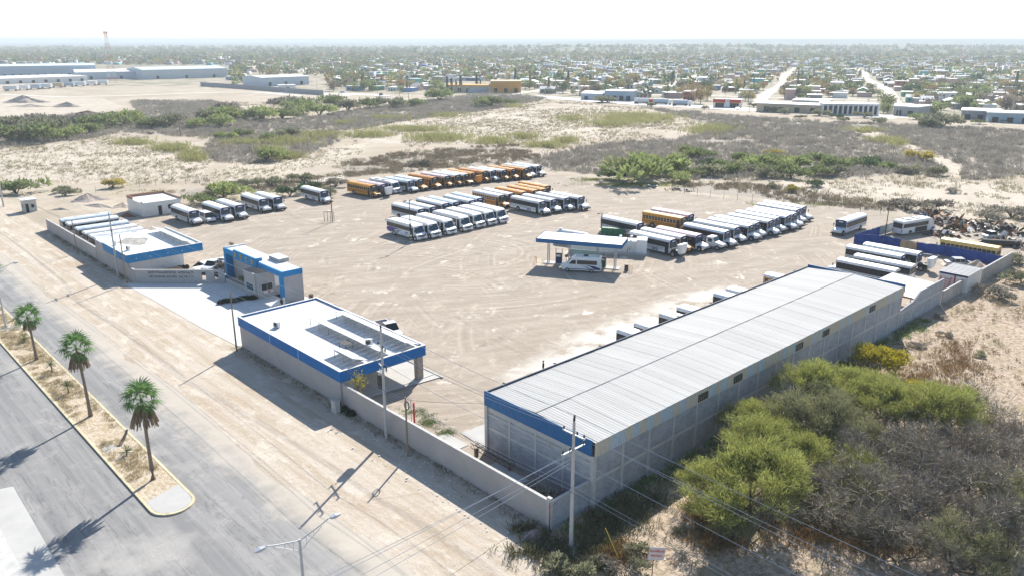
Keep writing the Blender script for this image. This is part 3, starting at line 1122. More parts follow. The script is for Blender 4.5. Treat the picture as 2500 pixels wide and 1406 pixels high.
MB().box(100.0, -0.9, 0, 116.2, -0.7, 2.35).build('wall_panel', BLOCKB, w5)
for k in range(6):
    MB().box(100.4 + k * 3.1, -0.94, 0, 100.65 + k * 3.1, -0.902, 2.3).build('pilaster', CONC, w5)
MB().box(100.0, -0.93, 2.352, 116.2, -0.67, 2.42).build('coping', CONCL, w5)
w6 = thing('left_boundary_wall', 'taupe boundary wall in front of the white-roofed row of parked buses', 'wall')
MB().box(-0.35, 113.75, 0, -0.15, 146.3, 2.3).build('wall_panel', TAUPE_W, w6)
MB().box(-0.39, 113.75, 2.302, -0.11, 146.3, 2.36).build('coping', CONC, w6)

# lean-to with ribbed white roof behind the warehouse
lt = thing('lean_to_shed', 'white ribbed lean-to roof on posts behind the far end of the warehouse', 'shed')
pr = corr(0, 1.2, 2, 0.05)
n = len(pr)
ls = MB().add([(x, -0.15, 3.25 + d) for x, d in pr] + [(x, 6.8, 3.55 + d) for x, d in pr], [(i, i + 1, n + i + 1, n + i) for i in range(n - 1)]).build('roof_sheet', ROOFW, lt)
ls.location = (73.6, 0.05, 0)
for k in range(1, 8):
    share('roof_sheet', ls, lt, (73.6 + k * 1.22, 0.05, 0))
lp = MB().box(0, 0, 0, 0.1, 0.1, 3.2).build('post', GALV, lt)
lp.location = (73.7, 6.5, 0)
for x, y in ((77, 6.5), (80.2, 6.5), (83.1, 6.5), (73.7, 0.3)):
    share('post', lp, lt, (x, y, 0))
MB().box(73.62, 0.0, 3.0, 73.68, 6.8, 3.22).build('fascia', RUST, lt)

# white storage shed on the boundary
ss = thing('storage_shed', 'white storage shed with blue top band and ribbed roof beside the boundary wall', 'shed')
MB().box(92.7, -1.1, 0, 98.9, 3.1, 2.75).build('wall', WHITE_D, ss)
MB().box(92.66, -1.12, 2.45, 92.698, 3.12, 2.74).build('blue_band', NAVY, ss)
pr = corr(0, 6.5, 8, 0.06)
n = len(pr)
MB().add([(92.55 + x, -1.2, 2.82 + d) for x, d in pr] + [(92.55 + x, 3.25, 2.82 + d) for x, d in pr], [(i, i + 1, n + i + 1, n + i) for i in range(n - 1)]).build('roof', SHEET, ss)
MB().box(92.62, 0.62, 0, 92.655, 0.82, 2.45).build('red_strip', RED, ss)
lad = thing('steel_ladder_frame', 'red steel ladder frame leaning on the white storage shed', 'ladder')
mb = MB()
for y in (1.2, 2.7):
    mb.tube([(91.5, y, 0.0), (92.45, y, 2.1)], 0.06, 5)
mb.build('rail', RED, lad)
for k in range(5):
    f_ = 0.15 + 0.18 * k
    r_ = MB().tube([(91.5 + 0.95 * f_, 1.2, 2.1 * f_), (91.5 + 0.95 * f_, 2.7, 2.1 * f_)], 0.045, 5).build('rung', RED, lad)

# ------------------------------------------------------------------ front office (right) with solar racks
def fascia_box(mb, x0, y0, x1, y1, z0, z1, t=0.22):
    mb.box(x0, y0, z0, x0 + t, y1, z1)
    mb.box(x0 + t, y0, z0, x1, y0 + t, z1)
    mb.box(x0 + t, y1 - t, z0, x1, y1, z1)
    mb.box(x1 - t, y0 + t, z0, x1, y1 - t, z1)


def solar_rack(name, label, x0, y0, y1, zroof, parent_group, dx=2.0, hi=1.0, lo=0.25):
    t = thing(name, label, 'solar panels', (x0, y0, zroof), 0, parent_group)
    L = y1 - y0
    npn = max(2, int(round(L / 1.05)))
    st = L / npn
    p0 = MB()
    nx_, nz_ = (lo - hi), dx
    nn = Vector((hi - lo, 0, dx)).normalized() * 0.04
    p0.add([(0, 0.02, hi), (dx, 0.02, lo), (dx, st - 0.03, lo), (0, st - 0.03, hi),
            (nn.x, 0.02, hi + nn.z), (dx + nn.x, 0.02, lo + nn.z), (dx + nn.x, st - 0.03, lo + nn.z), (nn.x, st - 0.03, hi + nn.z)],
           [(0, 1, 2, 3), (7, 6, 5, 4), (0, 4, 5, 1), (1, 5, 6, 2), (2, 6, 7, 3), (3, 7, 4, 0)])
    p0 = p0.build('solar_panel', PANEL, t)
    po = MB().box(0.05, 0, 0, 0.11, 0.06, hi - 0.06).build('leg', GALV, t)
    for k in range(npn + 1):
        if k and k < npn:
            share('solar_panel', p0, t, (0, k * st, 0))
        if k and k % 2 == 0:
            share('leg', po, t, (0, min(k * st, L - 0.08), 0))
    MB().box(0.03, 0, hi - 0.05, 0.09, L, hi - 0.01).build('rail', GALV, t)
    return t


of = thing('office_building', 'flat white-roofed office with deep blue fascia along the street wall', 'office')
mb = MB()
mb.box(-0.3, 31.2, 0, -0.08, 55.4, 2.9)
mb.box(-0.08, 38.2, 0, 10.6, 55.4, 2.9)
mb.box(-0.08, 34.2, 0, 3.3, 38.19, 2.9)
mb.build('wall', TAUPE, of)
MB().box(3.301, 34.22, 0.1, 3.33, 38.15, 2.9).box(3.34, 38.16, 0.1, 10.58, 38.195, 2.9).box(-0.07, 34.16, 0.1, 3.29, 34.195, 2.9).build('white_render', WHITE_D, of)
mb = MB()
fascia_box(mb, -0.38, 31.0, 11.1, 55.6, 2.901, 4.15)
mb.build('fascia', BLUE, of)
MB().box(-0.15, 31.23, 3.0, 10.87, 55.37, 3.95).build('roof_slab', ROOFW, of)
mb = MB()
fascia_box(mb, -0.40, 30.98, 11.12, 55.62, 4.152, 4.20, 0.26)
mb.build('parapet_cap', ROOFW, of)
MB().box(9.9, 31.05, 0.1, 10.7, 31.75, 2.9).build('column', mat('stone_clad', (0.34, 0.29, 0.25), 0.9, var=0.2, scale=3), of)
for y in (46.9, 40.0):
    MB().box(-0.392, y, 2.91, -0.381, y + 0.05, 4.14).build('fascia_joint', PALEBLUE, of)
MB().box(5.0, 38.13, 0.1, 6.0, 38.155, 2.2).build('door', GLASS, of)
MB().box(7.0, 38.13, 1.0, 9.2, 38.155, 2.2).build('window', GLASS, of)
MB().box(3.335, 35.2, 0.1, 3.36, 36.1, 2.15).build('door', CHROME, of)
mb = MB()
mb.box(12.35, 29.6, 0.0, 12.5, 38, 0.18)
mb.box(0.3, 31.0, 0.0, 12.3, 31.15, 0.16)
tag(mb.build('kerb', CONC), kind='structure')
G1 = 'solar racks on the flat office roofs'
solar_rack('solar_rack', 'longest rack of solar panels at the yard edge of the right office roof', 8.6, 31.5, 47.6, 3.96, G1, 2.0)
solar_rack('solar_rack', 'middle rack of solar panels on the right office roof', 4.9, 31.5, 46.6, 3.96, G1, 2.0)
solar_rack('solar_rack', 'short rack of solar panels at the street corner of the right office roof', 1.6, 31.5, 36.4, 3.96, G1, 2.0)


def ac_unit(label, x, y, z, rz=0.0, group='air conditioners on the roofs'):
    t = thing('air_conditioner', label, 'air conditioner', (x, y, z), rz, group)
    MB().box(-0.18, -0.42, 0.08, 0.18, 0.42, 0.75).build('case', WHITE_D, t)
    MB().xdisc(-0.20, -0.185, 0.08, 0.42, 0.27, 14).build('fan_grille', STEELD, t)
    MB().box(-0.18, -0.36, 0, 0.18, -0.28, 0.075).box(-0.18, 0.28, 0, 0.18, 0.36, 0.075).build('foot', GALV, t)
    return t


ac_unit('air conditioner alone on the bare left half of the right office roof', 1.6, 48.8, 3.96, R(20))
ac_unit('air conditioner between the solar racks near the transformer pole', 5.3, 33.9, 4.9, R(60))
stf = thing('equipment_table', 'steel stand with pipes between two solar racks on the office roof', 'stand', (3.6, 36.2, 3.96))
mb = MB()
for x, y in ((0, 0), (1.0, 0), (0, 1.3), (1.0, 1.3)):
    mb.tube([(x, y, 0), (x, y, 0.7)], 0.035, 5)
mb.build('leg', STEELD, stf)
MB().box(-0.1, -0.1, 0.7, 1.1, 1.4, 0.74).build('top', STEELD, stf)

# ------------------------------------------------------------------ left building with blue fascia
lb = thing('left_building', 'flat-roofed left building with bright blue fascia and white end wall', 'building')
mb = MB()
mb.box(-0.3, 97.0, 0, -0.08, 113.6, 2.75)
mb.box(-0.08, 98.4, 0, 9.4, 113.6, 2.75)
mb.build('wall', TAUPE_W, lb)
MB().box(-0.06, 98.36, 0.02, 9.38, 98.395, 2.75).build('white_render', WHITE, lb)
mb = MB()
mb.box(-0.4, 96.7, 2.752, -0.18, 109.0, 4.12)
mb.box(-0.18, 96.7, 2.752, 12.3, 96.92, 4.12)
mb.build('fascia', BLUE_L, lb)
MB().box(-0.18, 96.93, 2.752, 12.1, 113.5, 3.85).build('roof_slab', ROOFW, lb)
mb = MB()
mb.box(-0.42, 96.68, 4.122, -0.14, 109.0, 4.17)
mb.box(-0.14, 96.68, 4.122, 12.32, 96.96, 4.17)
mb.box(12.1, 96.96, 3.2, 12.3, 113.5, 4.17)
mb.build('parapet_cap', ROOFW, lb)
MB().box(-0.3, 109.05, 2.752, -0.1, 113.6, 3.55).build('parapet', TAUPE_W, lb)
MB().xdisc(0, 0.006, 0, 0, 1.0, 20).v
st_ = MB()
st_.add([(4.3 + 2.4 * math.cos(t) * (1 + 0.2 * math.sin(3 * t)), 107.0 + 3.2 * math.sin(t) * (1 + 0.15 * math.cos(4 * t)), 3.857) for t in np.linspace(0, 2 * math.pi, 26)[:-1]], [tuple(range(25))])
st_.build('roof_stain', mat('damp_roof_stain', (0.33, 0.31, 0.28), 0.9, var=0.45, scale=1.2), lb)
for k, x in enumerate((1.0, 3.3, 6.2, 8.6)):
    MB().box(x, 96.62, 3.25, x + 0.12, 96.698, 3.4).build('spotlight', WHITE, lb)
solar_rack('solar_rack', 'rack of solar panels on the roof of the left building', 9.2, 97.4, 112.2, 3.86, G1, 2.2)
ac_unit('air conditioner on the left building roof nearer the street lamp posts', 1.4, 101.2, 3.86, R(10))
ac_unit('smaller air conditioner farther back by the parapet of the left building', 0.9, 106.5, 3.86, R(5))

# ------------------------------------------------------------------ lettered entrance wall
SA, SB = Vector((-0.25, 94.1)), Vector((10.35, 84.0))
sd = (SB - SA).normalized()
SL = (SB - SA).length
sw = thing('entrance_sign_wall', 'low grey entrance wall carrying the dark company lettering', 'wall', (SA.x, SA.y, 0), math.atan2(sd.y, sd.x))
H_ = 2.2
cuts = [(SL * 0.745, SL * 0.745 + 0.62), (SL * 0.885, SL * 0.885 + 0.62)]
mb = MB()
xs = [0.0] + [c for q in cuts for c in q] + [SL]
for i in range(0, len(xs), 2):
    mb.box(xs[i], 0, 0, xs[i + 1], 0.2, H_)
for c0, c1 in cuts:
    mb.box(c0 + .001, 0, 0, c1 - .001, 0.2, 0.55)
    mb.box(c0 + .001, 0, 1.85, c1 - .001, 0.2, H_)
mb.build('wall_panel', GREYR, sw)
MB().box(0, -0.04, H_ + 0.002, SL, 0.24, H_ + 0.06).build('coping', CONCL, sw)
for c0, c1 in cuts:
    mb = MB().box(c0 + .01, 0.02, 1.28, c1 - .01, 0.06, 1.84)
    mb.build('dark_panel', DARK, sw)
    MB().box(c0 - 0.03, -0.02, 0.50, c1 + 0.03, -0.001, 0.549).build('sill', CONCL, sw)
MB().box(0, -0.5, 0, SL, -0.01, 0.07).build('plinth', CONC, sw)
LET = mat('dark_lettering', (0.10, 0.10, 0.11), 0.5, 0.2, var=0.0)
text_mesh('lettering', 'AUTOTRANSPORTES  ESPECIALES', 0.50, LET, 0.02, sw, (SL * 0.40, -0.03, 1.75), (R(90), 0, 0), 0.008)
text_mesh('lettering', 'DE CIUDAD ACU\u00d1A  S.A DE C.V', 0.50, LET, 0.02, sw, (SL * 0.40, -0.03, 1.08), (R(90), 0, 0), 0.008)
ws = thing('curved_side_wall', 'taupe wall joining the left building to the lettered entrance wall', 'wall')
MB().box(-0.34, 94.2, 0, -0.1, 96.95, 2.2).build('wall_panel', TAUPE_W, ws)
MB().box(-0.38, 94.2, 2.202, -0.06, 96.95, 2.26).build('coping', CONCL, ws)

# ------------------------------------------------------------------ blue gate arch with guard room
ga = thing('gate_arch', 'tall blue and grey gate arch with gold letters over the entrance', 'gate')
GX0, GX1 = 11.75, 15.2
mb = MB()
mb.box(GX0, 86.0, 0.0, 13.1, 86.8, 4.35)
mb.box(GX0, 66.8, 0.0, GX0 + 0.3, 67.75, 4.35)
mb.box(GX0, 66.8, 4.352, GX0 + 0.3, 86.8, 5.2)
mb.box(GX0 + 0.3, 66.8, 4.352, GX1, 67.1, 5.2)
mb.build('blue_frame', BLUE_L, ga)
MB().box(GX0 + 0.31, 66.85, 0.0, GX1 - 0.02, 67.7, 4.35).build('end_wall', GREYR, ga)
MB().box(12.9, 76.3, 0, 13.1, 85.99, 4.35).build('back_wall', GREYR, ga)
MB().box(GX0 + 0.3, 67.12, 4.36, GX1, 86.5, 5.05).build('roof_slab', ROOFW, ga)
MB().box(GX0 + 0.3, 86.52, 4.36, GX1 + 0.3, 86.8, 5.3).build('end_parapet', ROOFW, ga)
MB().box(GX0 - 0.28, 74.6, 4.25, GX0 - 0.002, 82.4, 5.75).box(GX0, 74.6, 5.202, GX0 + 0.9, 74.8, 5.75).build('letter_board', BLUE_L, ga)
for k, ch in enumerate('RECR'):
    text_mesh('letter', ch, 1.25, GOLD, 0.04, ga, (GX0 - 0.33, 81.5 - k * 1.95, 5.0), (R(90), 0, R(-90)), 0.02)
# guard room below the arch
MB().box(10.15, 72.6, 0, 10.35, 76.28, 4.0).box(10.35, 72.4, 0, 16.4, 72.6, 4.0).box(10.35, 76.08, 0, 16.4, 76.28, 4.0).build('guard_room_wall', GREYR, ga)
MB().box(14.2, 72.2, 5.052, 15.9, 75.5, 5.62).build('roof_box', GREYR, ga)
MB().box(14.18, 72.18, 5.622, 15.92, 75.52, 5.68).build('roof_box_cap', ROOFW, ga)
wf = MB().box(11.0, 72.34, 1.15, 12.9, 72.37, 2.3).build('window', RIMW, ga)
MB().box(11.06, 72.31, 1.22, 11.93, 72.338, 2.24).build('pane', GLASS, wf)
MB().box(11.99, 72.31, 1.22, 12.84, 72.338, 2.24).build('pane', GLASS, wf)
wf = MB().box(10.11, 73.1, 1.05, 10.148, 75.6, 2.25).build('window', RIMW, ga)
MB().box(10.08, 73.2, 1.12, 10.108, 75.5, 2.18).build('pane', WSHIELD, wf)
bd = MB().box(13.3, 72.30, 1.5, 15.4, 72.36, 3.3).build('notice_board', WHITE, ga)
mb = MB()
r0 = random.Random(2)
for k in range(16):
    x, z = r0.uniform(13.4, 15.0), r0.uniform(1.7, 3.1)
    mb.box(x, 72.285, z, x + r0.uniform(0.1, 0.35), 72.297, z + 0.05)
mb.build('printed_marks', PINKW, bd)
sg = MB().box(11.4, 72.30, 0.75, 12.9, 72.36, 1.05).build('small_sign', WHITE, ga)
MB().box(12.0, 72.28, 0.80, 12.45, 72.298, 1.0).build('red_mark', RED, sg)
# evacuation point sign on the end wall
es = MB()
for a in range(4):
    ca, sa = math.cos(a * math.pi / 2 + math.pi / 4), math.sin(a * math.pi / 2 + math.pi / 4)
    tx, tz = 13.9 + 0.33 * ca, 1.7 + 0.33 * sa
    es.add([(13.9 + 0.16 * ca, 66.835, 1.7 + 0.16 * sa), (tx - 0.14 * sa, 66.835, tz + 0.14 * ca), (tx + 0.14 * sa, 66.835, tz - 0.14 * ca)], [(0, 1, 2)])
es.box(13.82, 66.82, 1.62, 13.98, 66.845, 1.78)
es.build('evacuation_mark', TEAL, ga)
pb = thing('planter', 'grey planter box at the foot of the gate arch', 'planter')
mb = MB()
mb.prism([(10.45, 76.4), (10.65, 76.4), (10.65, 84.0), (10.45, 84.0)], 0, 0.75)
mb.box(10.65, 83.85, 0, 11.74, 84.0, 0.75)
mb.build('planter_wall', GREYR, pb)
MB().box(10.66, 76.4, 0, 12.89, 83.84, 0.6).build('planter_soil', SAND, pb)
br = thing('gate_side_wall', 'white sloping side wall beside the right leg of the gate arch', 'wall')
MB().add([(x, y, z) for y in (66.2, 66.4) for x, z in ((8.9, 0), (11.7, 0), (11.7, 1.5), (10.9, 1.45), (9.3, 0.5))],
         [(0, 1, 2, 3, 4), (9, 8, 7, 6, 5)] + [(i, i + 5, (i + 1) % 5 + 5, (i + 1) % 5) for i in range(5)]).build('wall_panel', WHITE_D, br)

# ------------------------------------------------------------------ white block house, small hut
hs = thing('white_house', 'unfinished white block house with flat roof at the left back of the yard', 'house', (18.8, 145.1, 0))
mb = MB().box(0, 0.0, 0, 8.6, 0.2, 3.1).box(0, 0.2, 0, 0.2, 9.8, 3.1).box(8.4, 0.2, 0, 8.6, 9.8, 3.1).box(0.2, 9.6, 0, 8.4, 9.8, 3.1).build('wall', WHITE_D, hs)
MB().box(0.2, 0.2, 3.0, 8.4, 9.6, 3.08).build('roof', ROOFW, hs)
mb = MB().box(0, 6.2, 3.102, 0.2, 9.8, 3.7).box(0.2, 9.6, 3.102, 8.6, 9.8, 3.7).box(8.4, 0, 3.102, 8.6, 9.59, 3.45).box(0, 0, 3.102, 0.2, 0.9, 3.3)
mb.build('parapet', mat('bare_brick', (0.34, 0.19, 0.13), 0.9, var=0.2, scale=2), hs)
MB().box(3.4, -0.03, 0, 4.2, -0.001, 2.1).build('door', DARK, hs)
wf = MB().box(5.6, -0.04, 1.1, 7.1, -0.001, 2.1).build('window', STEELD, hs)
MB().box(5.66, -0.06, 1.16, 6.32, -0.042, 2.04).build('pane', GLASS, wf)
MB().box(6.38, -0.06, 1.16, 7.04, -0.042, 2.04).build('pane', GLASS, wf)
ht = thing('guard_hut', 'small grey hut with flat overhanging roof at the left edge', 'hut', (0.6, 168.6, 0))
MB().box(0, 0, 0, 2.6, 2.6, 2.75).build('wall', CONC, ht)
MB().box(-0.3, -0.3, 2.752, 2.9, 2.9, 2.95).build('roof', WHITE_D, ht)
MB().box(0.35, -0.03, 0, 0.95, -0.001, 2.0).build('door', DARK, ht)
MB().box(1.5, -0.03, 1.0, 2.1, -0.001, 1.8).build('window', DARK, ht)
MB().box(-0.03, 0.8, 1.0, -0.001, 1.5, 1.8).build('window', DARK, ht)

# ------------------------------------------------------------------ fuel station: canopy, pumps, tanks
A_ = R(-61.7)
fc = thing('fuel_canopy', 'fuel canopy with flat white roof and dark blue ribbed fascia', 'canopy', (54.9, 56.7, 0), A_)
# local x along the long front (towards the right of the picture), local y away from the camera
LC, DC = 15.2, 5.6
MB().box(0.06, 0.06, 4.25, LC - 0.06, DC - 0.06, 4.86).build('roof', ROOFW, fc)
nf = 22
pfw = LC / nf
prf = corr(0, pfw - 0.006, 3, 0.03)
n = len(prf)
f0 = MB().add([(x, -d, 4.18) for x, d in prf] + [(x, -d, 4.92) for x, d in prf], [(i, i + 1, n + i + 1, n + i) for i in range(n - 1)]).build('fascia_panel', BLUE_M, fc)
for k in range(1, nf):
    share('fascia_panel', f0, fc, (k * pfw, 0, 0))
nside = 8
for k in range(nside):
    share('fascia_panel', f0, fc, (LC, k * DC / nside, 0), (0, 0, R(90)), (1.0, 1, 1))
    share('fascia_panel', f0, fc, (0, (k + 1) * DC / nside, 0), (0, 0, R(-90)), (1.0, 1, 1))
MB().box(0.0, 0.02, 4.2, LC, 0.05, 4.9).box(0.0, DC - 0.03, 4.2, LC, DC, 4.9).build('fascia_backing', BLUE_M, fc)
po = MB().box(-0.09, -0.09, 0, 0.09, 0.09, 4.25).box(0.22, -0.09, 0, 0.36, 0.09, 4.25).build('post', GALV, fc)
po.location = (1.6, 2.2, 0)
for x, y in ((LC - 1.6, 2.2), (5.1, 3.6), (10.2, 3.6)):
    share('post', po, fc, (x, y, 0))
MB().box(5.4, 3.7, 0.2, 10.0, 3.76, 2.5).build('back_panel', mat('pale_teal_panel', (0.36, 0.50, 0.50), 0.5, var=0.08), fc)
isl = thing('pump_island', 'pale concrete island under the fuel canopy', 'island', (54.9, 56.7, 0), A_)
MB().box(0.9, 1.5, 0, LC - 0.6, 3.3, 0.14).build('slab', CONCL, isl)


def cl(x, y, z=0):
    return Vector((54.9 + x * math.cos(A_) - y * math.sin(A_), 56.7 + x * math.sin(A_) + y * math.cos(A_), z))


def pump(label, x, m):
    t = thing('fuel_pump', label, 'fuel pump', cl(x, 2.4, 0.14), A_, 'fuel pumps under the canopy')
    MB().box(-0.5, -0.25, 0, 0.5, 0.25, 1.05).build('cabinet', m, t)
    MB().box(-0.5, -0.22, 1.05, 0.5, 0.22, 1.75).build('upper_cabinet', BLACK, t)
    MB().box(-0.42, -0.26, 1.15, 0.42, -0.221, 1.55).build('display', WHITE_D, t)
    MB().box(-0.62, -0.1, 0, -0.52, 0.1, 2.6).box(0.52, -0.1, 0, 0.62, 0.1, 2.6).build('side_frame', GALV, t)
    MB().tube([(0.3, -0.3, 1.5), (0.4, -0.42, 0.9), (0.3, -0.42, 0.4), (0.1, -0.3, 0.5)], 0.03, 5).build('hose', RUBBER, t)
    return t


pump('black and blue fuel pump in front of the parked van', 3.6, NAVY)
pump('black and green fuel pump behind the rear of the parked van', 11.5, GREENP)
pb2 = thing('extinguisher_box', 'small red box on a post beside the blue fuel pump', 'box', cl(5.0, 2.2, 0.14), A_)
MB().box(-0.04, -0.04, 0, 0.04, 0.04, 1.2).build('post', GALV, pb2)
MB().box(-0.22, -0.12, 1.2, 0.22, 0.12, 1.65).build('case', mat('dull_red', (0.25, 0.03, 0.04), 0.5), pb2)


def guard(label, p, rz, group='yellow crash barriers round the fuel station', h=1.1, wd=1.0, m=None):
    t = thing('crash_barrier', label, 'barrier', p, rz, group)
    mb = MB()
    mb.tube([(-wd / 2, 0, 0), (-wd / 2, 0, h - 0.12), (-wd / 2 + 0.12, 0, h), (wd / 2 - 0.12, 0, h), (wd / 2, 0, h - 0.12), (wd / 2, 0, 0)], 0.06, 6)
    mb.build('hoop', m or mat('orange_yellow_paint', (0.62, 0.33, 0.05), 0.5), t)
    return t


guard('orange-yellow crash barrier left of the fuel canopy', at(1308, 641), R(60))
guard('orange-yellow crash barrier right of the fuel canopy by the drum', at(1540, 663), R(60))
dr = thing('oil_drum', 'dark brown drum standing right of the fuel canopy', 'drum', at(1529, 661))
MB().tube([(0, 0, 0), (0, 0, 0.04), (0, 0, 0.5), (0, 0, 1.1)], [0.33, 0.36, 0.35, 0.34], 14).build('barrel', mat('drum_brown', (0.07, 0.045, 0.04), 0.6), dr)
MB().tube([(0, 0, 1.1), (0, 0, 1.13)], [0.35, 0.35], 14).build('rim', STEELD, dr)
dr2 = thing('oil_drum', 'rusty red drum behind the right leg of the gate arch', 'drum', at(760, 734))
MB().tube([(0, 0, 0), (0, 0, 1.0)], [0.34, 0.34], 14).build('barrel', RUST, dr2)
MB().tube([(0, 0, 1.0), (0, 0, 1.03)], [0.36, 0.36], 14).build('rim', STEELD, dr2)

# rectangular white fuel tank with hazard diamonds
tk = thing('fuel_tank', 'boxy white fuel tank with hazard diamonds and cowled vents', 'tank', (66.0, 58.6, 0), R(-52.5))
MB().box(0, 0, 0.25, 12.2, 2.4, 2.55).build('body', WHITE_D, tk)
MB().box(12.21, -0.1, 0.2, 14.1, 2.5, 2.85).build('end_housing', WHITE, tk)
MB().box(-0.2, -0.35, 0, 14.6, 2.8, 0.24).build('base_slab', CONC, tk)
for x in (9.2, 11.2):
    v_ = MB().tube([(x, 1.2, 2.55), (x, 1.2, 3.15)], 0.09, 8)
    v_.tube([(x, 1.2, 3.0), (x, 1.2, 3.12), (x, 1.2, 3.3), (x, 1.2, 3.38)], [0.1, 0.27, 0.27, 0.08], 12)
    v_.build('vent', WHITE, tk)
MB().box(8.2, -0.03, 1.75, 11.4, -0.002, 2.50).build('blue_panel', PALEBLUE, tk)
text_mesh('lettering', 'D. A', 0.42, NAVY, 0.005, tk, (9.0, -0.045, 2.2), (R(90), 0, 0))
for x in (8.6, 11.0):
    d0 = MB().add([(x - 0.5, -0.012, 1.1), (x, -0.012, 0.6), (x + 0.5, -0.012, 1.1), (x, -0.012, 1.6)], [(0, 1, 2, 3)]).build('hazard_diamond', mat('diamond_red', (0.3, 0.06, 0.05), 0.5), tk)
    MB().add([(x - 0.43, -0.02, 1.1), (x, -0.02, 0.67), (x + 0.43, -0.02, 1.1), (x, -0.02, 1.53)], [(0, 1, 2, 3)]).build('diamond_face', WHITE, d0)
    MB().add([(x - 0.16, -0.028, 0.98), (x + 0.16, -0.028, 0.98), (x + 0.08, -0.028, 1.2), (x, -0.028, 1.34), (x - 0.1, -0.028, 1.2)], [(0, 1, 2, 3, 4)]).build('flame_mark', BLACK, d0)
MB().tube([(8.0, -0.12, 0.45), (13.5, -0.12, 0.40)], 0.05, 6).build('pipe', GALV, tk)
MB().tube([(10.6, -0.12, 0.45), (10.6, -0.2, 0.95), (10.8, -0.2, 1.0)], 0.05, 6).build('valve', RED, tk)

# horizontal white cylinder tank behind the canopy
ct = thing('gas_tank', 'horizontal white cylindrical gas tank behind the fuel canopy', 'tank', (70.4, 66.4, 0), R(-78))
prof_ = [(0, 0.05), (0.15, 0.55), (0.45, 0.9), (0.8, 1.0), (6.6, 1.0), (6.95, 0.9), (7.25, 0.55), (7.4, 0.05)]
MB().tube([(x, 0, 1.55) for x, r in prof_], [r for x, r in prof_], 18).build('shell', WHITE, ct, smooth=True)
MB().box(1.2, -0.8, 0, 1.6, 0.8, 0.9).box(5.8, -0.8, 0, 6.2, 0.8, 0.9).build('saddle', CONC, ct)
MB().tube([(1.0, 0, 2.4), (1.0, 0, 2.75)], 0.3, 10).build('manway', WHITE_D, ct)
MB().tube([(6.8, 0, 2.4), (6.8, 0, 2.95)], 0.05, 6).build('vent_pipe', GALV, ct)
# green crates/pipes stacked behind
gp = thing('crate_stack', 'stack of dark green crates in front of the bus behind the tank', 'crates', (80.2, 63.2, 0), R(-60))
c0 = MB().box(0, 0, 0, 1.1, 1.0, 0.38).build('crate', GREENP, gp)
for i in range(4):
    for j in range(4):
        if i or j:
            share('crate', c0, gp, (i * 1.15, 0.03 * (j % 2), j * 0.42))
# ------------------------------------------------------------------ vehicles
def oct_ring(y, hw, z0, z1, ch):
    return [(-hw, y, z0), (hw, y, z0), (hw, y, z1 - ch), (hw - ch, y, z1), (-hw + ch, y, z1), (-hw, y, z1 - ch)]


WHEEL = {}


def wheel_mesh(r, wd, rim):
    k = (r, wd, rim.name)
    if k not in WHEEL:
        a = MB().extr_x([(r * math.cos(t), r * math.sin(t)) for t in np.linspace(0, 2 * math.pi, 15)[:-1]], -wd / 2, wd / 2)
        me = bpy.data.meshes.new('wheel')
        me.from_pydata(a.v, [], a.f)
        me.materials.append(RUBBER)
        b = MB()
        for s_ in (-1, 1):
            x0, x1 = s_ * wd / 2, s_ * (wd / 2 + 0.012)
            b.extr_x([(r * .58 * math.cos(t), r * .58 * math.sin(t)) for t in np.linspace(0, 2 * math.pi, 11)[:-1]], min(x0, x1), max(x0, x1))
            x2 = s_ * (wd / 2 + 0.05)
            b.extr_x([(r * .2 * math.cos(t), r * .2 * math.sin(t)) for t in np.linspace(0, 2 * math.pi, 8)[:-1]], min(x1, x2), max(x1, x2))
        mr = bpy.data.meshes.new('rim')
        mr.from_pydata(b.v, [], b.f)
        mr.materials.append(rim)
        WHEEL[k] = (me, mr)
    return WHEEL[k]


def put_wheel(par, x, y, r=0.5, wd=0.28, rim=None):
    me, mr = wheel_mesh(r, wd, rim or RIM)
    o = share('wheel', me, par, (x, y, r))
    share('rim', mr, o)
    return o


BUSES = {}


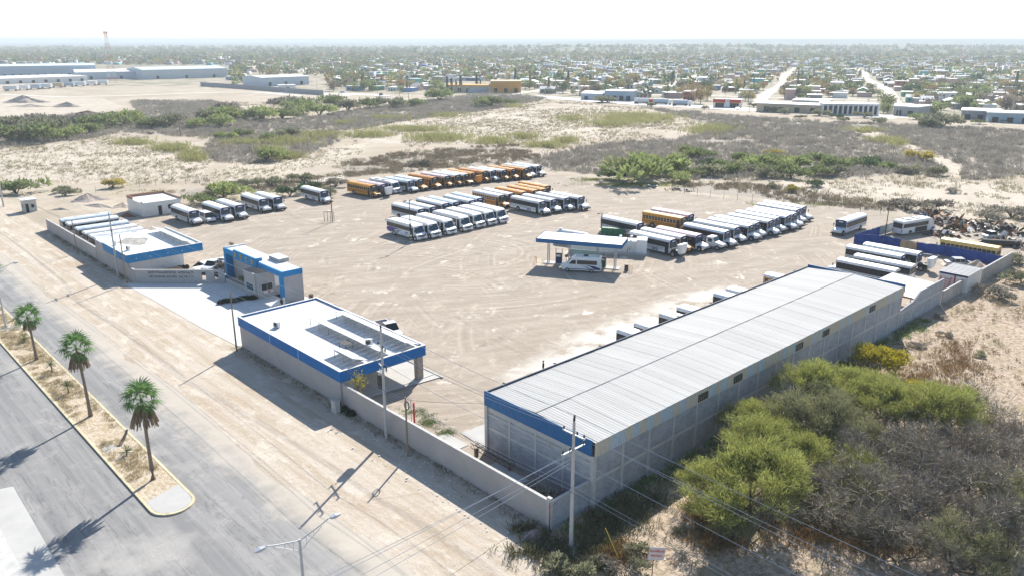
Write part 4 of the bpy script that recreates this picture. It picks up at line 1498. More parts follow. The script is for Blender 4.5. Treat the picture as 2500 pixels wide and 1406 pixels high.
def bus_proto(key, body=WHITE, roof=ROOFW, band=True, hood=None, lettering=False, winframe=False):
    """bonneted bus, nose towards -y, origin on the ground under the windscreen; body 9.4 m long"""
    hood = hood or body
    t = thing('bus', 'bus', 'bus')
    L = 9.45
    MB().box(-1.22, 0.0, 0.52, 1.22, L, 2.60).build('body', body, t)
    MB().extr_y([(1.235, 2.602), (1.17, 2.80), (0.98, 2.95), (0.6, 3.06), (0, 3.10), (-0.6, 3.06), (-0.98, 2.95), (-1.17, 2.80), (-1.235, 2.602)], -0.06, L + 0.04).build('roof', roof, t)
    if band:
        mb = MB()
        for s_ in (-1, 1):
            a, b = sorted((s_ * 1.221, s_ * 1.226))
            mb.box(a, 0.04, 1.52, b, L - 0.03, 2.56)
        mb.build('window_band', BLACK, t)
    mw = MB().box(-0.006, 0, 0, 0.006, 0.62, 0.66)
    wm = None
    for s_ in (-1, 1):
        for k in range(11):
            y = 1.12 + k * 0.745
            if wm is None:
                wm = mw.build('window', GLASS, t)
                wm.location = (s_ * 1.228, y, 1.72)
            else:
                share('window', wm, t, (s_ * 1.228, y, 1.72))
    if winframe:
        mb = MB()
        for s_ in (-1, 1):
            a, b = sorted((s_ * 1.221, s_ * 1.245))
            for k in range(12):
                y = 1.055 + k * 0.745
                mb.box(a, y, 1.70, b, y + 0.06, 2.40)
            mb.box(a, 1.0, 2.03, b, 9.3, 2.06)
        mb.build('window_frame', CHROME, t)
    # nose: windscreen, header, bonnet, grille, bumper
    MB().add([(-1.08, -0.02, 1.42), (1.08, -0.02, 1.42), (1.02, 0.0, 2.36), (-1.02, 0.0, 2.36), (-1.08, -0.10, 1.42), (1.08, -0.10, 1.42), (1.02, -0.035, 2.36), (-1.02, -0.035, 2.36)],
             [(0, 1, 2, 3), (7, 6, 5, 4), (0, 4, 5, 1), (1, 5, 6, 2), (2, 6, 7, 3), (3, 7, 4, 0)]).build('windshield', WSHIELD, t)
    MB().extr_y([(1.16, 2.37), (1.12, 2.78), (0.8, 2.98), (-0.8, 2.98), (-1.12, 2.78), (-1.16, 2.37)], -0.10, -0.062).build('header', NAVY if band else BLACK, t)
    MB().box(-0.45, -0.125, 2.52, 0.45, -0.101, 2.74).build('destination_sign', WHITE_D, t)
    MB().loft([oct_ring(-0.0, 1.12, 0.6, 1.50, 0.2), oct_ring(-0.7, 1.06, 0.6, 1.42, 0.22), oct_ring(-1.6, 0.95, 0.6, 1.22, 0.22), oct_ring(-1.86, 0.86, 0.62, 1.05, 0.2)]).build('hood', hood, t)
    MB().box(-0.52, -1.895, 0.66, 0.52, -1.862, 1.0).build('grille', CHROME if not winframe else BLACK, t)
    hl = MB().box(-0.13, -0.02, 0, 0.13, 0.01, 0.2).build('headlight', LENS, t)
    hl.location = (-0.70, -1.875, 0.72)
    share('headlight', hl, t, (0.70, -1.875, 0.72))
    MB().box(-1.12, -2.08, 0.42, 1.12, -1.88, 0.66).build('front_bumper', BLACK, t)
    MB().box(-1.2, L + 0.001, 0.5, 1.2, L + 0.16, 0.72).build('rear_bumper', BLACK, t)
    mb = MB()
    for s_ in (-1, 1):
        a, b = sorted((s_ * 1.2205, s_ * 1.2335))
        mb.xdisc(a, b, 6.75, 0.55, 0.62, 12, True)
        a, b = sorted((s_ * 1.0205, s_ * 1.09))
        mb.xdisc(a, b, -0.85, 0.62, 0.56, 12, True)
    mb.build('wheel_arch', BLACK, t)
    for x, y in ((-1.05, -0.85), (1.05, -0.85), (-1.12, 6.75), (1.12, 6.75)):
        put_wheel(t, x, y, 0.5)
    mb = MB()
    for s_ in (-1, 1):
        a, b = sorted((s_ * 1.2205, s_ * 1.240))
        mb.box(a, 1.0, 1.28, b, L - 0.02, 1.37).box(a, 1.0, 1.03, b, 6.0, 1.11).box(a, 7.5, 1.03, b, L - 0.02, 1.11)
    mb.build('rub_rail', BLACK, t)
    MB().box(-1.238, 0.08, 0.42, -1.2215, 0.93, 2.45).build('door', GLASS, t)
    MB().box(1.2215, 0.15, 1.55, 1.238, 0.9, 2.4).build('driver_window', GLASS, t)
    mm = MB().box(-0.03, -0.03, 0, 0.03, 0.03, 0.4).box(-0.10, -0.05, 0.4, 0.10, 0.05, 0.8)
    mo = mm.build('mirror', BLACK, t)
    mo.location = (-1.25, -0.5, 1.5)
    share('mirror', mo, t, (1.25, -0.5, 1.5))
    # rear
    MB().box(-1.15, L + 0.001, 1.52, 1.15, L + 0.02, 2.56).build('rear_panel', BLACK if band else body, t)
    rw = MB().box(-0.40, L + 0.021, 1.62, 0.40, L + 0.035, 2.45).build('rear_window', GLASS, t)
    share('rear_window', MB().box(-0.30, L + 0.021, 1.62, 0.30, L + 0.035, 2.45).build('rear_window', GLASS, t).data, t, (0.80, 0, 0)) if False else None
    rv = MB().box(-0.30, L + 0.021, 1.62, 0.30, L + 0.035, 2.35).build('rear_window', GLASS, t)
    rv.location = (-0.80, 0, 0)
    share('rear_window', rv, t, (0.80, 0, 0))
    MB().box(-0.42, L + 0.001, 0.75, 0.42, L + 0.012, 1.5).build('emergency_door', body, t)
    tl = MB().box(-0.12, L + 0.001, 0, 0.12, L + 0.03, 0.16).build('tail_light', TAIL, t)
    tl.location = (-0.95, 0, 1.15)
    share('tail_light', tl, t, (0.95, 0, 1.15))
    hm_ = MB().box(-.3, -.35, 3.07, .3, .35, 3.16).build('roof_hatch', WHITE_D, t)
    hm_.location = (0, 2.4, 0)
    share('roof_hatch', hm_, t, (0, 6.6, 0))
    if lettering:
        text_mesh('lettering', '\u00b7RECR\u00b7', 0.52, NAVY, 0.004, t, (-1.226, 3.1, 0.80), (R(90), 0, R(-90)), 0.02)
    BUSES[key] = t
    t.location = (0, 0, -500)
    return t


bus_proto('white', lettering=True)
bus_proto('white_plain')
bus_proto('white_blue', roof=PALEBLUE, lettering=False)
bus_proto('yellow', body=YEL, roof=YEL, band=False, winframe=True)
bus_proto('orange', body=ORG, roof=ORG, band=False, winframe=True)
bus_proto('yellow_white', body=ORG, roof=ROOFW, band=False, winframe=True)
bus_proto('white_maroon', body=MAROON, roof=PINKW, band=True, hood=WHITE)
bus_proto('cream', body=PALEYEL, roof=PALEYEL, band=False, winframe=True)
bus_proto('yellow_pink', body=ORG, roof=PINKW, band=False, winframe=True)
USED = set()


def place(key, x, y, rz, label, group, skip=(), hood_open=False, z=0):
    """x, y: ground point under the windscreen; nose along rz (0 = towards -y)"""
    p = BUSES[key]
    if key not in USED and not skip and not hood_open:
        USED.add(key)
        r = p
        r.location = (x, y, z)
        r.rotation_euler = (0, 0, rz)
        r['label'] = label
        r['group'] = group
    else:
        r = dup(p, (x, y, z), rz, label, group, skip)
    if hood_open:
        for c in kid(r, 'hood'):
            # bonnet tipped forward about the hinge at its front foot
            hinge = Vector((0, -1.86, 0.62))
            M_ = Euler((R(84), 0, 0)).to_matrix()
            c.rotation_euler = (R(84), 0, 0)
            c.location = hinge - M_ @ hinge
        en = MB().box(-0.55, -1.6, 0.55, 0.55, -0.12, 1.15).box(-0.7, -1.75, 0.5, 0.7, -1.62, 1.1)
        en.build('engine', STEELD, r)
    return r


jr = random.Random(11)
GA = 'buses parked by the white house and back fence'
place('white_plain', 24.3, 130.0, R(1), 'white hooded bus with black window band parked nearest the white house', GA)
place('white', 30.7, 128.6, R(1), 'white bus parked just right of the white passenger van', GA)
place('white_plain', 34.2, 129.1, R(1), 'white bus with roof hatches, second one right of the white passenger van', GA)
place('white', 41.3, 132.0, R(-0.5), 'white lettered bus, left one of the pair in front of the back fence', GA)
place('white_plain', 44.8, 131.8, R(0), 'white bus, right one of the pair in front of the back fence', GA)
place('white', 56.9, 131.5, R(0), 'white bus standing alone left of the yellow bus row', GA)

GB = 'long back row of mixed yellow and white buses'
rowB = [('yellow', 69.9, 129.7, 'yellow school bus at the left end of the back row'),
        ('white_maroon', 72.7, 129.4, 'maroon-sided bus with raised white bonnet in the back row'),
        ('COACH', 77.0, 130.2, 'white coach with rooftop air units in the back row'),
        ('white_blue', 80.9, 128.7, 'white bus with pale blue roof right of the coach in the back row'),
        ('yellow_white', 84.2, 129.0, 'white-roofed orange bus right next to the pale blue roofed bus'),
        ('orange', 88.5, 128.5, 'plain orange bus, sixth from the left in the back row'),
        ('yellow_pink', 92.4, 128.0, 'orange bus with pinkish roof, seventh from the left in the back row'),
        ('yellow_white', 95.6, 127.5, 'orange bus with white roof, eighth from the left in the back row'),
        ('yellow_white', 98.4, 127.0, 'orange bus with white roof just left of the open-bonnet bus'),
        ('orange', 101.1, 127.3, 'orange bus with its bonnet tipped open in the back row'),
        ('orange', 104.9, 126.9, 'orange bus right of the open-bonnet one in the back row'),
        ('white_plain', 107.7, 126.4, 'white-bonneted bus wedged between orange buses in the back row'),
        ('yellow_white', 110.6, 125.0, 'white-roofed orange bus, sixth from the right end of the back row'),
        ('orange', 113.6, 124.4, 'orange bus, fifth from the right end of the back row'),
        ('yellow', 117.1, 123.0, 'yellow bus, fourth from the right end of the back row'),
        ('white_blue', 120.0, 124.3, 'pale-roofed bus half hidden near the right end of the back row'),
        ('white_plain', 123.3, 123.9, 'white bus with dark windows at the right end of the back row')]
COACHQ = []
for k, (key, x, y, lab) in enumerate(rowB):
    if key == 'COACH':
        COACHQ.append((x, y, R(4), lab, GB))
        continue
    place(key, x, y, R(4.5) + R(jr.uniform(-1, 1)), lab, GB, hood_open=(k in (1, 9)))
GD = 'second centre-left row of white buses'
rowD = [(61.1, 98.0, 'white'), (64.3, 98.0, 'white_plain'), (68.7, 99.1, 'white_plain'), (71.6, 98.8, 'white_blue'), (75.3, 97.7, 'white_plain'), (78.5, 98.6, 'white_blue')]
labD = ['white bus at the left end of the row behind the white midibuses', 'white bus with many small windows, second in the row behind the midibuses',
        'white-roofed bus, third in the row behind the midibuses', 'pale blue roofed bus, fourth in the row behind the midibuses',
        'white bus, fifth in the row behind the midibuses', 'pale blue roofed bus at the right end of the row behind the midibuses']
for (x, y, k), lab in zip(rowD, labD):
    place(k, x, y, R(jr.uniform(-1, 1)), lab, GD)
GE = 'yellow buses in the middle of the yard'
rowE = [(84.6, 97.7, 'yellow_white', 'white-roofed orange bus showing its side, left end of the middle orange row'), (87.6, 97.7, 'yellow_white', 'white-roofed orange bus, second in the middle orange row'),
        (91.3, 97.0, 'orange', 'orange-roofed bus, third in the middle orange row'), (94.9, 96.7, 'orange', 'orange-roofed bus, fourth in the middle orange row'),
        (97.7, 96.5, 'yellow', 'orange-roofed bus, fifth in the middle orange row'), (101.2, 98.9, 'orange', 'farthest orange-roofed bus at the right end of the middle orange row')]
for x, y, k, lab in rowE:
    place(k, x, y, R(jr.uniform(-1, 1)), lab, GE)
GF = 'four lettered white buses in the middle of the yard'
for x, y, lab, k in ((86.1, 85.8, 'white lettered bus at the left of the four centre buses', 'white'), (89.7, 85.7, 'second white bus of the four in the centre of the yard', 'white_plain'),
                     (93.5, 85.0, 'third white bus of the four in the centre of the yard', 'white_plain'), (96.6, 83.4, 'rightmost white bus of the four in the centre of the yard', 'white_plain')):
    place(k, x, y, R(jr.uniform(-1, 1)), lab, GF)
GG = 'buses standing behind the fuel tank'
place('white', 84.6, 56.8, R(-1), 'white lettered bus behind the green crates and fuel tank', GG)
place('yellow', 95.3, 53.9, R(3), 'yellow school bus seen behind the row right of the fuel tank', GG)
place('white_maroon', 98.9, 54.6, R(1), 'maroon-sided white-roofed bus behind the yellow school bus', GG)
GH = 'long right-hand row of buses beyond the fuel tank'
rowH = [(78.2, 44.2, 'white', 'white lettered bus with open bonnet right beside the fuel tank', True), (81.7, 44.3, 'yellow_white', 'white-roofed orange bus with snub bonnet next to the open-bonnet bus', False),
        (84.8, 43.0, 'white_maroon', 'pink-roofed bus with white bonnet left of the damaged truck', False), (91.2, 41.0, 'white_blue', 'pale blue roofed bus just right of the damaged truck', False),
        (95.6, 41.5, 'white_plain', 'white bus, second right of the damaged truck', False), (99.2, 40.6, 'white_plain', 'white bus, third right of the damaged truck', False),
        (102.2, 41.0, 'white_plain', 'white bus, fourth right of the damaged truck', False), (105.8, 40.1, 'white_plain', 'white bus with battered open nose, fifth right of the damaged truck', False),
        (109.4, 40.5, 'white_plain', 'white bus, sixth right of the damaged truck', False), (112.8, 40.0, 'white_blue', 'pale-roofed white bus, seventh right of the damaged truck', False),
        (115.9, 40.2, 'white_plain', 'white bus, third from the right end of the right-hand row', False), (120.2, 41.7, 'white_plain', 'white bus, second from the right end of the right-hand row', False),
        (123.8, 42.2, 'white_plain', 'white bus at the far right end of the right-hand row', False)]
for x, y, k, lab, ho in rowH:
    place(k, x, y, R(jr.uniform(-1.5, 0.5)), lab, GH, hood_open=ho, skip=('grille', 'headlight') if 'battered' in lab else ())
place('white', 116.6, 30.4, R(-90), 'white bus driving out alone beside the blue tarp fence', 'buses near the scrap yard')
GJ = 'four buses behind the warehouse'
place('white_plain', 87.9, 17.3, R(180), 'nearest white bus behind the warehouse, nose to the yard', GJ)
place('white_plain', 92.5, 16.5, R(180), 'white bus showing its rear panel, second behind the warehouse', GJ)
place('white', 97.6, 10.7, R(0), 'white bus nose to the boundary wall, third behind the warehouse', GJ)
place('white_plain', 101.5, 9.4, R(0), 'stripped white bus with its front torn open behind the warehouse', GJ, skip=('grille', 'headlight', 'front_bumper'), hood_open=True)
place('cream', 115.6, 10.6, R(180), 'cream-yellow bus body standing behind the blue tarp fence', 'buses near the scrap yard', skip=('hood', 'grille', 'headlight', 'front_bumper'))
GM = 'buses nosed into the open bays of the warehouse'
for k, (x, key) in enumerate(((35.0, 'white_plain'), (38.5, 'white_plain'), (43.9, 'white_plain'), (47.9, 'white'), (56.9, 'white_blue'), (60.2, 'white_plain'), (71.0, 'yellow_white'))):
    place(key, x, 11.6, 0, 'bus tail showing over the warehouse gutter, %s from the street end' % nth(k), GM)
GN = 'row of buses parked behind the left boundary wall'
for k, y in enumerate((140.4, 136.0, 129.8, 125.2, 121.5, 118.2, 115.3)):
    place(('white_blue', 'white_plain', 'white_blue', 'white_plain', 'white_plain', 'white_blue', 'white_plain')[k], 10.5, y, R(90 + jr.uniform(-1, 1)),
          'white-roofed bus with its tail to the left boundary wall, %s from the far end' % nth(k), GN)


# flat-nosed midibuses with sloped windscreens
def midi_proto(decal=False, roofunits=False):
    t = thing('midibus', 'midibus', 'bus')
    L = 9.5
    MB().extr_x([(-0.95, 0.42), (-0.98, 0.95), (-0.82, 1.28), (-0.32, 1.50), (0.28, 2.72), (0.55, 2.93), (1.0, 3.0), (L - 0.2, 3.0), (L, 2.85), (L, 0.5), (8.2, 0.42)], -1.21, 1.21).build('body', WHITE, t)
    MB().box(-1.08, 0.9, 3.002, 1.08, L - 0.3, 3.06).build('roof', ROOFW, t)
    wm = None
    for s_ in (-1, 1):
        for k in range(7):
            if wm is None:
                wm = MB().box(-0.008, 0, 0, 0.008, 1.10, 0.82).build('window', BROWNGL, t)
                wm.location = (s_ * 1.216, 1.55 + k * 1.12, 1.66)
            else:
                share('window', wm, t, (s_ * 1.216, 1.55 + k * 1.12, 1.66))
    a, b = Vector((0, -0.30, 1.53)), Vector((0, 0.27, 2.68))
    nrm = Vector((0, -(b.z - a.z), (b.y - a.y))).normalized() * 0.025
    MB().add([(-1.08, a.y, a.z), (1.08, a.y, a.z), (1.02, b.y, b.z), (-1.02, b.y, b.z)] + [(x, p.y + nrm.y, p.z + nrm.z) for x, p in ((-1.08, a), (1.08, a), (1.02, b), (-1.02, b))],
             [(0, 1, 2, 3), (7, 6, 5, 4), (0, 4, 5, 1), (1, 5, 6, 2), (2, 6, 7, 3), (3, 7, 4, 0)]).build('windshield', WSHIELD, t)
    sg_ = MB().box(-0.95, -0.03, -0.02, -0.25, 0, 0.16).build('destination_sign', WHITE_D, t)
    sg_.location = (0, 0.14, 2.48)
    sg_.rotation_euler = (R(-26), 0, 0)
    MB().box(-0.62, -1.01, 0.78, 0.62, -0.985, 1.12).build('grille', STEELD, t)
    h = MB().box(-0.14, -0.03, 0, 0.14, 0.02, 0.36).build('headlight', STEELD, t)
    h.location = (-0.86, -0.95, 0.92)
    share('headlight', h, t, (0.86, -0.95, 0.92))
    MB().box(-1.2, -1.08, 0.40, 1.2, -0.985, 0.70).build('front_bumper', WHITE, t)
    MB().box(-0.4, -1.10, 0.46, 0.4, -1.082, 0.56).build('number_plate', BLACK, t)
    MB().box(-1.225, 0.42, 0.45, -1.211, 1.35, 2.5).build('door', GLASS, t)
    MB().box(1.211, 0.35, 1.55, 1.225, 1.35, 2.45).build('driver_window', GLASS, t)
    mb = MB()
    for s_ in (-1, 1):
        p, q = sorted((s_ * 1.2105, s_ * 1.222))
        mb.xdisc(p, q, -0.15, 0.5, 0.56, 12, True).xdisc(p, q, 7.0, 0.5, 0.56, 12, True)
    mb.build('wheel_arch', BLACK, t)
    for x, y in ((-1.09, -0.15), (1.09, -0.15), (-1.09, 7.0), (1.09, 7.0)):
        put_wheel(t, x, y, 0.46, 0.28, RIMW)
    mo = MB().box(-0.1, -0.05, 0, 0.1, 0.05, 0.45).box(-0.02, 0.0, 0.45, 0.02, 0.3, 0.5).build('mirror', BLACK, t)
    mo.location = (-1.36, -0.35, 1.75)
    share('mirror', mo, t, (1.36, -0.35, 1.75))
    MB().box(-1.05, L + 0.001, 1.55, 1.05, L + 0.02, 2.6).build('rear_window', BROWNGL, t)
    tl = MB().box(-0.09, L + 0.001, 0, 0.09, L + 0.03, 0.5).build('tail_light', TAIL, t)
    tl.location = (-1.05, 0, 0.8)
    share('tail_light', tl, t, (1.05, 0, 0.8))
    if decal:
        q = -1.222
        MB().add([(q, 9.46, 1.35), (q, 8.6, 1.60), (q, 6.2, 1.58), (q, 5.2, 1.52), (q, 6.6, 1.22), (q, 7.6, 0.75), (q, 8.2, 0.46), (q, 9.46, 0.85)], [tuple(range(8))]).build('purple_decal', PURPLE, t)
        MB().add([(q, 6.35, 1.15), (q, 5.2, 1.42), (q, 4.0, 1.50), (q, 4.9, 1.15), (q, 5.7, 0.5), (q, 6.4, 0.5), (q, 6.35, 0.9)], [tuple(range(7))]).build('grey_decal', GREYV, t)
        text_mesh('lettering', '\u00b7RECR\u00b7', 0.36, NAVY, 0.004, t, (-1.218, 2.6, 1.2), (R(90), 0, R(-90)), 0.01)
        MB().box(-1.222, 1.9, 0.86, -1.2115, 3.3, 0.93).build('underline', NAVY, t)
    if roofunits:
        for y in (3.4, 6.2):
            MB().loft([[(-0.8, y, 3.06), (0.8, y, 3.06), (0.8, y + 1.5, 3.06), (-0.8, y + 1.5, 3.06)], [(-0.65, y + 0.15, 3.28), (0.65, y + 0.15, 3.28), (0.65, y + 1.35, 3.28), (-0.65, y + 1.35, 3.28)]]).build('roof_unit', WHITE_D, t)
    return t


GC = 'front row of white flat-nosed midibuses'
labC = ['white midibus with purple swoosh behind the lamp post with a striped base', 'white midibus right next to the purple-swoosh one', 'third white midibus from the striped lamp post',
        'fourth white midibus, middle of the front row', 'fifth white midibus in the front row', 'white midibus second from the right of the front row', 'white midibus at the right end of the front row']
m1 = midi_proto(True)
tag(m1, labC[0], None, GC)
m1.location = (51.1, 85.6, 0)
m2 = midi_proto()
tag(m2, labC[1], None, GC)
m2.location = (54.4, 85.2, 0)
m2.rotation_euler = (0, 0, R(1))
for k, (x, y) in enumerate(((58.4, 85.2), (62.8, 85.3), (66.7, 85.7), (70.1, 85.8), (73.5, 85.8))):
    dup(m2, (x, y, 0), R(jr.uniform(-1, 1)), labC[k + 2], GC)
m3 = midi_proto(False, True)
x, y, rz, lab, grp = COACHQ[0]
m3.location = (x, y, 0)
m3.rotation_euler = (0, 0, rz)
tag(m3, lab, None, grp)
k3 = dup(m3, (133.3, 19.6, 0), R(75), 'wrecked white bus with one side torn open inside the scrap yard', 'buses near the scrap yard', skip=('wheel', 'grille', 'headlight', 'door', 'mirror'))
MB().box(-1.24, 1.8, 0.5, -1.212, 5.6, 1.5).build('torn_side', STEELD, k3)


def car_proto(name, cat, L, Wd, H, hood_l, cab0, cab1, deck, mat_b, rim=RIM, wb=(0.8, 0.8), glass=GLASS):
    """nose towards -y, origin at the middle of the car"""
    t = thing(name, name, cat)
    hw = Wd / 2
    y0, y1 = -L / 2, L / 2
    zb = 0.30
    belt = 0.62 * H if H < 1.8 else 0.55 * H
    MB().loft([oct_ring(y0, hw * .86, zb + .12, belt * .78, .1), oct_ring(y0 + .35, hw, zb, belt * .88, .1), oct_ring(y0 + hood_l, hw, zb, belt, .08),
               oct_ring(y1 - .3, hw, zb, belt if not deck else belt, .08), oct_ring(y1, hw * .92, zb + .1, belt * .95, .08)]).build('body', mat_b, t)
    c0, c1 = y0 + cab0, y0 + cab1
    sl = min(0.75, (c1 - c0) * .3)
    MB().loft([oct_ring(c0, hw * .93, belt - .05, belt + .02, .02), oct_ring(c0 + sl, hw * .84, belt - .05, H - .06, .1), oct_ring(c1 - sl * .7, hw * .84, belt - .05, H - .06, .1), oct_ring(c1, hw * .93, belt - .05, belt + .02, .02)]).build('cabin_glass', glass, t)
    MB().box(-hw * .80, c0 + sl * 1.02, H - .059, hw * .80, c1 - sl * .75, H).build('roof', mat_b, t)
    mb = MB()
    for s_ in (-1, 1):
        for yy in (c0 + sl, (c0 + c1) / 2, c1 - sl * .8):
            mb.tube([(s_ * hw * .945, yy, belt), (s_ * hw * .86, yy, H - .09)], 0.045, 4)
    mb.build('pillar', mat_b, t)
    h = MB().box(-.2, -.02, 0, .2, .03, .16).build('headlight', LENS, t)
    h.location = (-hw * .62, y0 - .005, belt * .55)
    share('headlight', h, t, (hw * .62, y0 - .005, belt * .55))
    tl = MB().box(-.13, -.03, 0, .13, .02, .22).build('tail_light', TAIL, t)
    tl.location = (-hw * .7, y1 + .01, belt * .6)
    share('tail_light', tl, t, (hw * .7, y1 + .01, belt * .6))
    MB().box(-hw * .9, y0 - .08, .3, hw * .9, y0 + .02, .5).build('bumper', BLACK, t)
    for s_ in (-1, 1):
        put_wheel(t, s_ * (hw - .08), y0 + wb[0], .34, .24, rim)
        put_wheel(t, s_ * (hw - .08), y1 - wb[1], .34, .24, rim)
    if deck:
        MB().box(-hw * .86, c1 + .12, belt + .001, hw * .86, y1 - .12, belt + .012).build('cargo_bed', BLACK, t)
        mb = MB().box(-hw * .98, c1 + .05, belt - .1, -hw * .87, y1 - .05, belt + .18).box(hw * .87, c1 + .05, belt - .1, hw * .98, y1 - .05, belt + .18).box(-hw * .87, y1 - .12, belt - .1, hw * .87, y1 - .03, belt + .16)
        mb.build('bed_side', mat_b, t)
    return t


CARW = mat('white_car_paint', (0.75, 0.76, 0.78), 0.25, var=0.03, spec=0.6)
CARD = mat('dark_car_paint', (0.04, 0.045, 0.055), 0.2, var=0.05, spec=0.6)
CARR = mat('red_car_paint', (0.45, 0.04, 0.03), 0.25, var=0.05, spec=0.6)
CARS = mat('silver_car_paint', (0.45, 0.47, 0.5), 0.25, 0.3, var=0.03, spec=0.6)


def setcar(t, label, p, rz, group=None):
    t.location = p
    t.rotation_euler = (0, 0, rz)
    return tag(t, label, None, group)


suv = car_proto('passenger_van', 'van', 5.6, 2.0, 2.1, 1.2, .8, 5.4, False, CARW)
setcar(suv, 'white passenger van parked between the first and second white buses', (27.5, 131.5, 0), R(1))
pick = car_proto('pickup_truck', 'pickup', 5.6, 1.95, 1.85, 1.5, 1.2, 3.2, True, CARW)
setcar(pick, 'white pickup truck with dark cargo bed parked behind the right office', (16.3, 46.3, 0), R(-10))
pk = thing('pink_parasol', 'pink umbrella cloth standing beside the white pickup behind the office', 'parasol', (13.9, 46.6, 0))
MB().tube([(0, 0, 0), (0, 0, 2.0)], 0.03, 6).build('pole', GALV, pk)
MB().loft([[(1.1 * math.cos(a), 1.1 * math.sin(a), 1.75) for a in np.linspace(0, 2 * math.pi, 9)[:-1]], [(0.1 * math.cos(a), 0.1 * math.sin(a), 2.2) for a in np.linspace(0, 2 * math.pi, 9)[:-1]]]).build('canopy', mat('pink_cloth', (0.55, 0.10, 0.16), 0.8), pk)
dc = car_proto('parked_car', 'car', 4.6, 1.85, 1.5, 1.3, 1.0, 4.0, False, CARD)
setcar(dc, 'dark car peeking out behind the right office roof', (14.6, 57.4, 0), R(-5))
wc = car_proto('parked_car', 'car', 5.4, 1.9, 1.75, 1.5, 1.1, 3.4, True, CARW)
setcar(wc, 'white pickup parked in the shade between the left building and the gate arch', (12.6, 93.2, 0), R(-60))
wc2 = dup(dc, (108.8, 5.2, 0), R(40), 'pale car with its tail to the sand pile in front of the blue tarp', None)
for c in kid(wc2, 'body') + kid(wc2, 'roof') + kid(wc2, 'pillar'):
    c.data = c.data.copy()
    c.data.materials[0] = CARS

# high-roof passenger van under the canopy
hv = thing('high_roof_van', 'white high-roof van with dark blue swoosh parked under the fuel canopy', 'van')
MB().loft([[(s_ * a, y, z) for s_, a, z in ((-1, hw * f, zb), (1, hw * f, zb), (1, hw, zb + .3), (1, hw * .97, zt - .5), (1, hw * .86, zt), (-1, hw * .86, zt), (-1, hw * .97, zt - .5), (-1, hw, zb + .3))]
           for y, hw, zb, zt, f in ((-3.45, .82, .45, .98, .9), (-3.2, .98, .35, 1.15, .95), (-2.4, 1.0, .35, 1.42, 1), (-1.65, 1.0, .35, 2.35, 1), (-1.1, 1.0, .35, 2.7, 1), (3.2, 1.0, .35, 2.72, 1), (3.45, .96, .4, 2.62, 1))]).build('body', WHITE, hv)
MB().box(-.84, -.9, 2.722, .84, 3.2, 2.74).build('roof', mat('van_roof_blue_grey', (0.30, 0.50, 0.58), 0.3, var=0.05, spec=0.5), hv)
MB().box(-.35, .4, 2.742, .35, 1.2, 2.86).build('roof_hatch', BLACK, hv)
for s_ in (-1, 1):
    a, b = sorted((s_ * 1.0, s_ * 1.006))
    MB().box(a, -.65, 1.42, b, 2.75, 2.12).build('side_window', BROWNGL, hv)
    MB().extr_x([(-2.1, 1.42), (-0.85, 1.42), (-0.85, 2.1), (-1.4, 2.1)], a, b).build('cab_window', GLASS, hv)
    q = s_ * 1.008
    MB().add([(q, 3.4, .55), (q, 3.4, .8), (q, 2.3, 1.2), (q, .6, 1.36), (q, 1.6, 1.1), (q, 2.4, .55)], [tuple(range(6))]).build('blue_decal', NAVY, hv)
    MB().add([(q, 1.9, .62), (q, 1.2, 1.0), (q, .1, 1.34), (q, -.3, 1.36), (q, .6, 1.1), (q, 1.3, .62)], [tuple(range(6))]).build('grey_decal', GREYV, hv)
    MB().box(a, -2.2, .5, b, 2.2, .62).build('side_trim', BLACK, hv)
    put_wheel(hv, s_ * .9, -2.3, .36, .24)
    put_wheel(hv, s_ * .9, 1.9, .36, .24)
text_mesh('lettering', '\u00b7RECR\u00b7', 0.42, NAVY, 0.003, hv, (-1.006, -1.3, 1.12), (R(90), 0, R(-90)), 0.01)
MB().box(-1.01, -1.95, .84, -1.001, -.75, .93).build('underline', NAVY, hv)
MB().add([(-.85, -2.42, 1.46), (.85, -2.42, 1.46), (.82, -1.68, 2.36), (-.82, -1.68, 2.36), (-.85, -2.45, 1.5), (.85, -2.45, 1.5), (.82, -1.72, 2.38), (-.82, -1.72, 2.38)],
         [(0, 1, 2, 3), (7, 6, 5, 4), (0, 4, 5, 1), (1, 5, 6, 2), (2, 6, 7, 3), (3, 7, 4, 0)]).build('windshield', WSHIELD, hv)
MB().box(-.7, 3.452, 1.5, .7, 3.47, 2.2).build('rear_window', GLASS, hv)
for s_ in (-1, 1):
    MB().box(s_ * .86 - .06, 3.452, .9, s_ * .86 + .06, 3.48, 1.4).build('tail_light', TAIL, hv)
    MB().box(s_ * .65 - .16, -3.47, .75, s_ * .65 + .16, -3.43, .95).build('headlight', LENS, hv)
MB().box(-.95, -3.5, .35, .95, -3.3, .55).build('bumper', BLACK, hv)
p0_, p1_ = at(1372, 662), at(1466, 667)
hd = math.atan2(p0_.y - p1_.y, p0_.x - p1_.x)
hv.location = ((p0_.x + p1_.x) / 2 + .6, (p0_.y + p1_.y) / 2 + .55, 0)
hv.rotation_euler = (0, 0, hd + math.pi / 2)

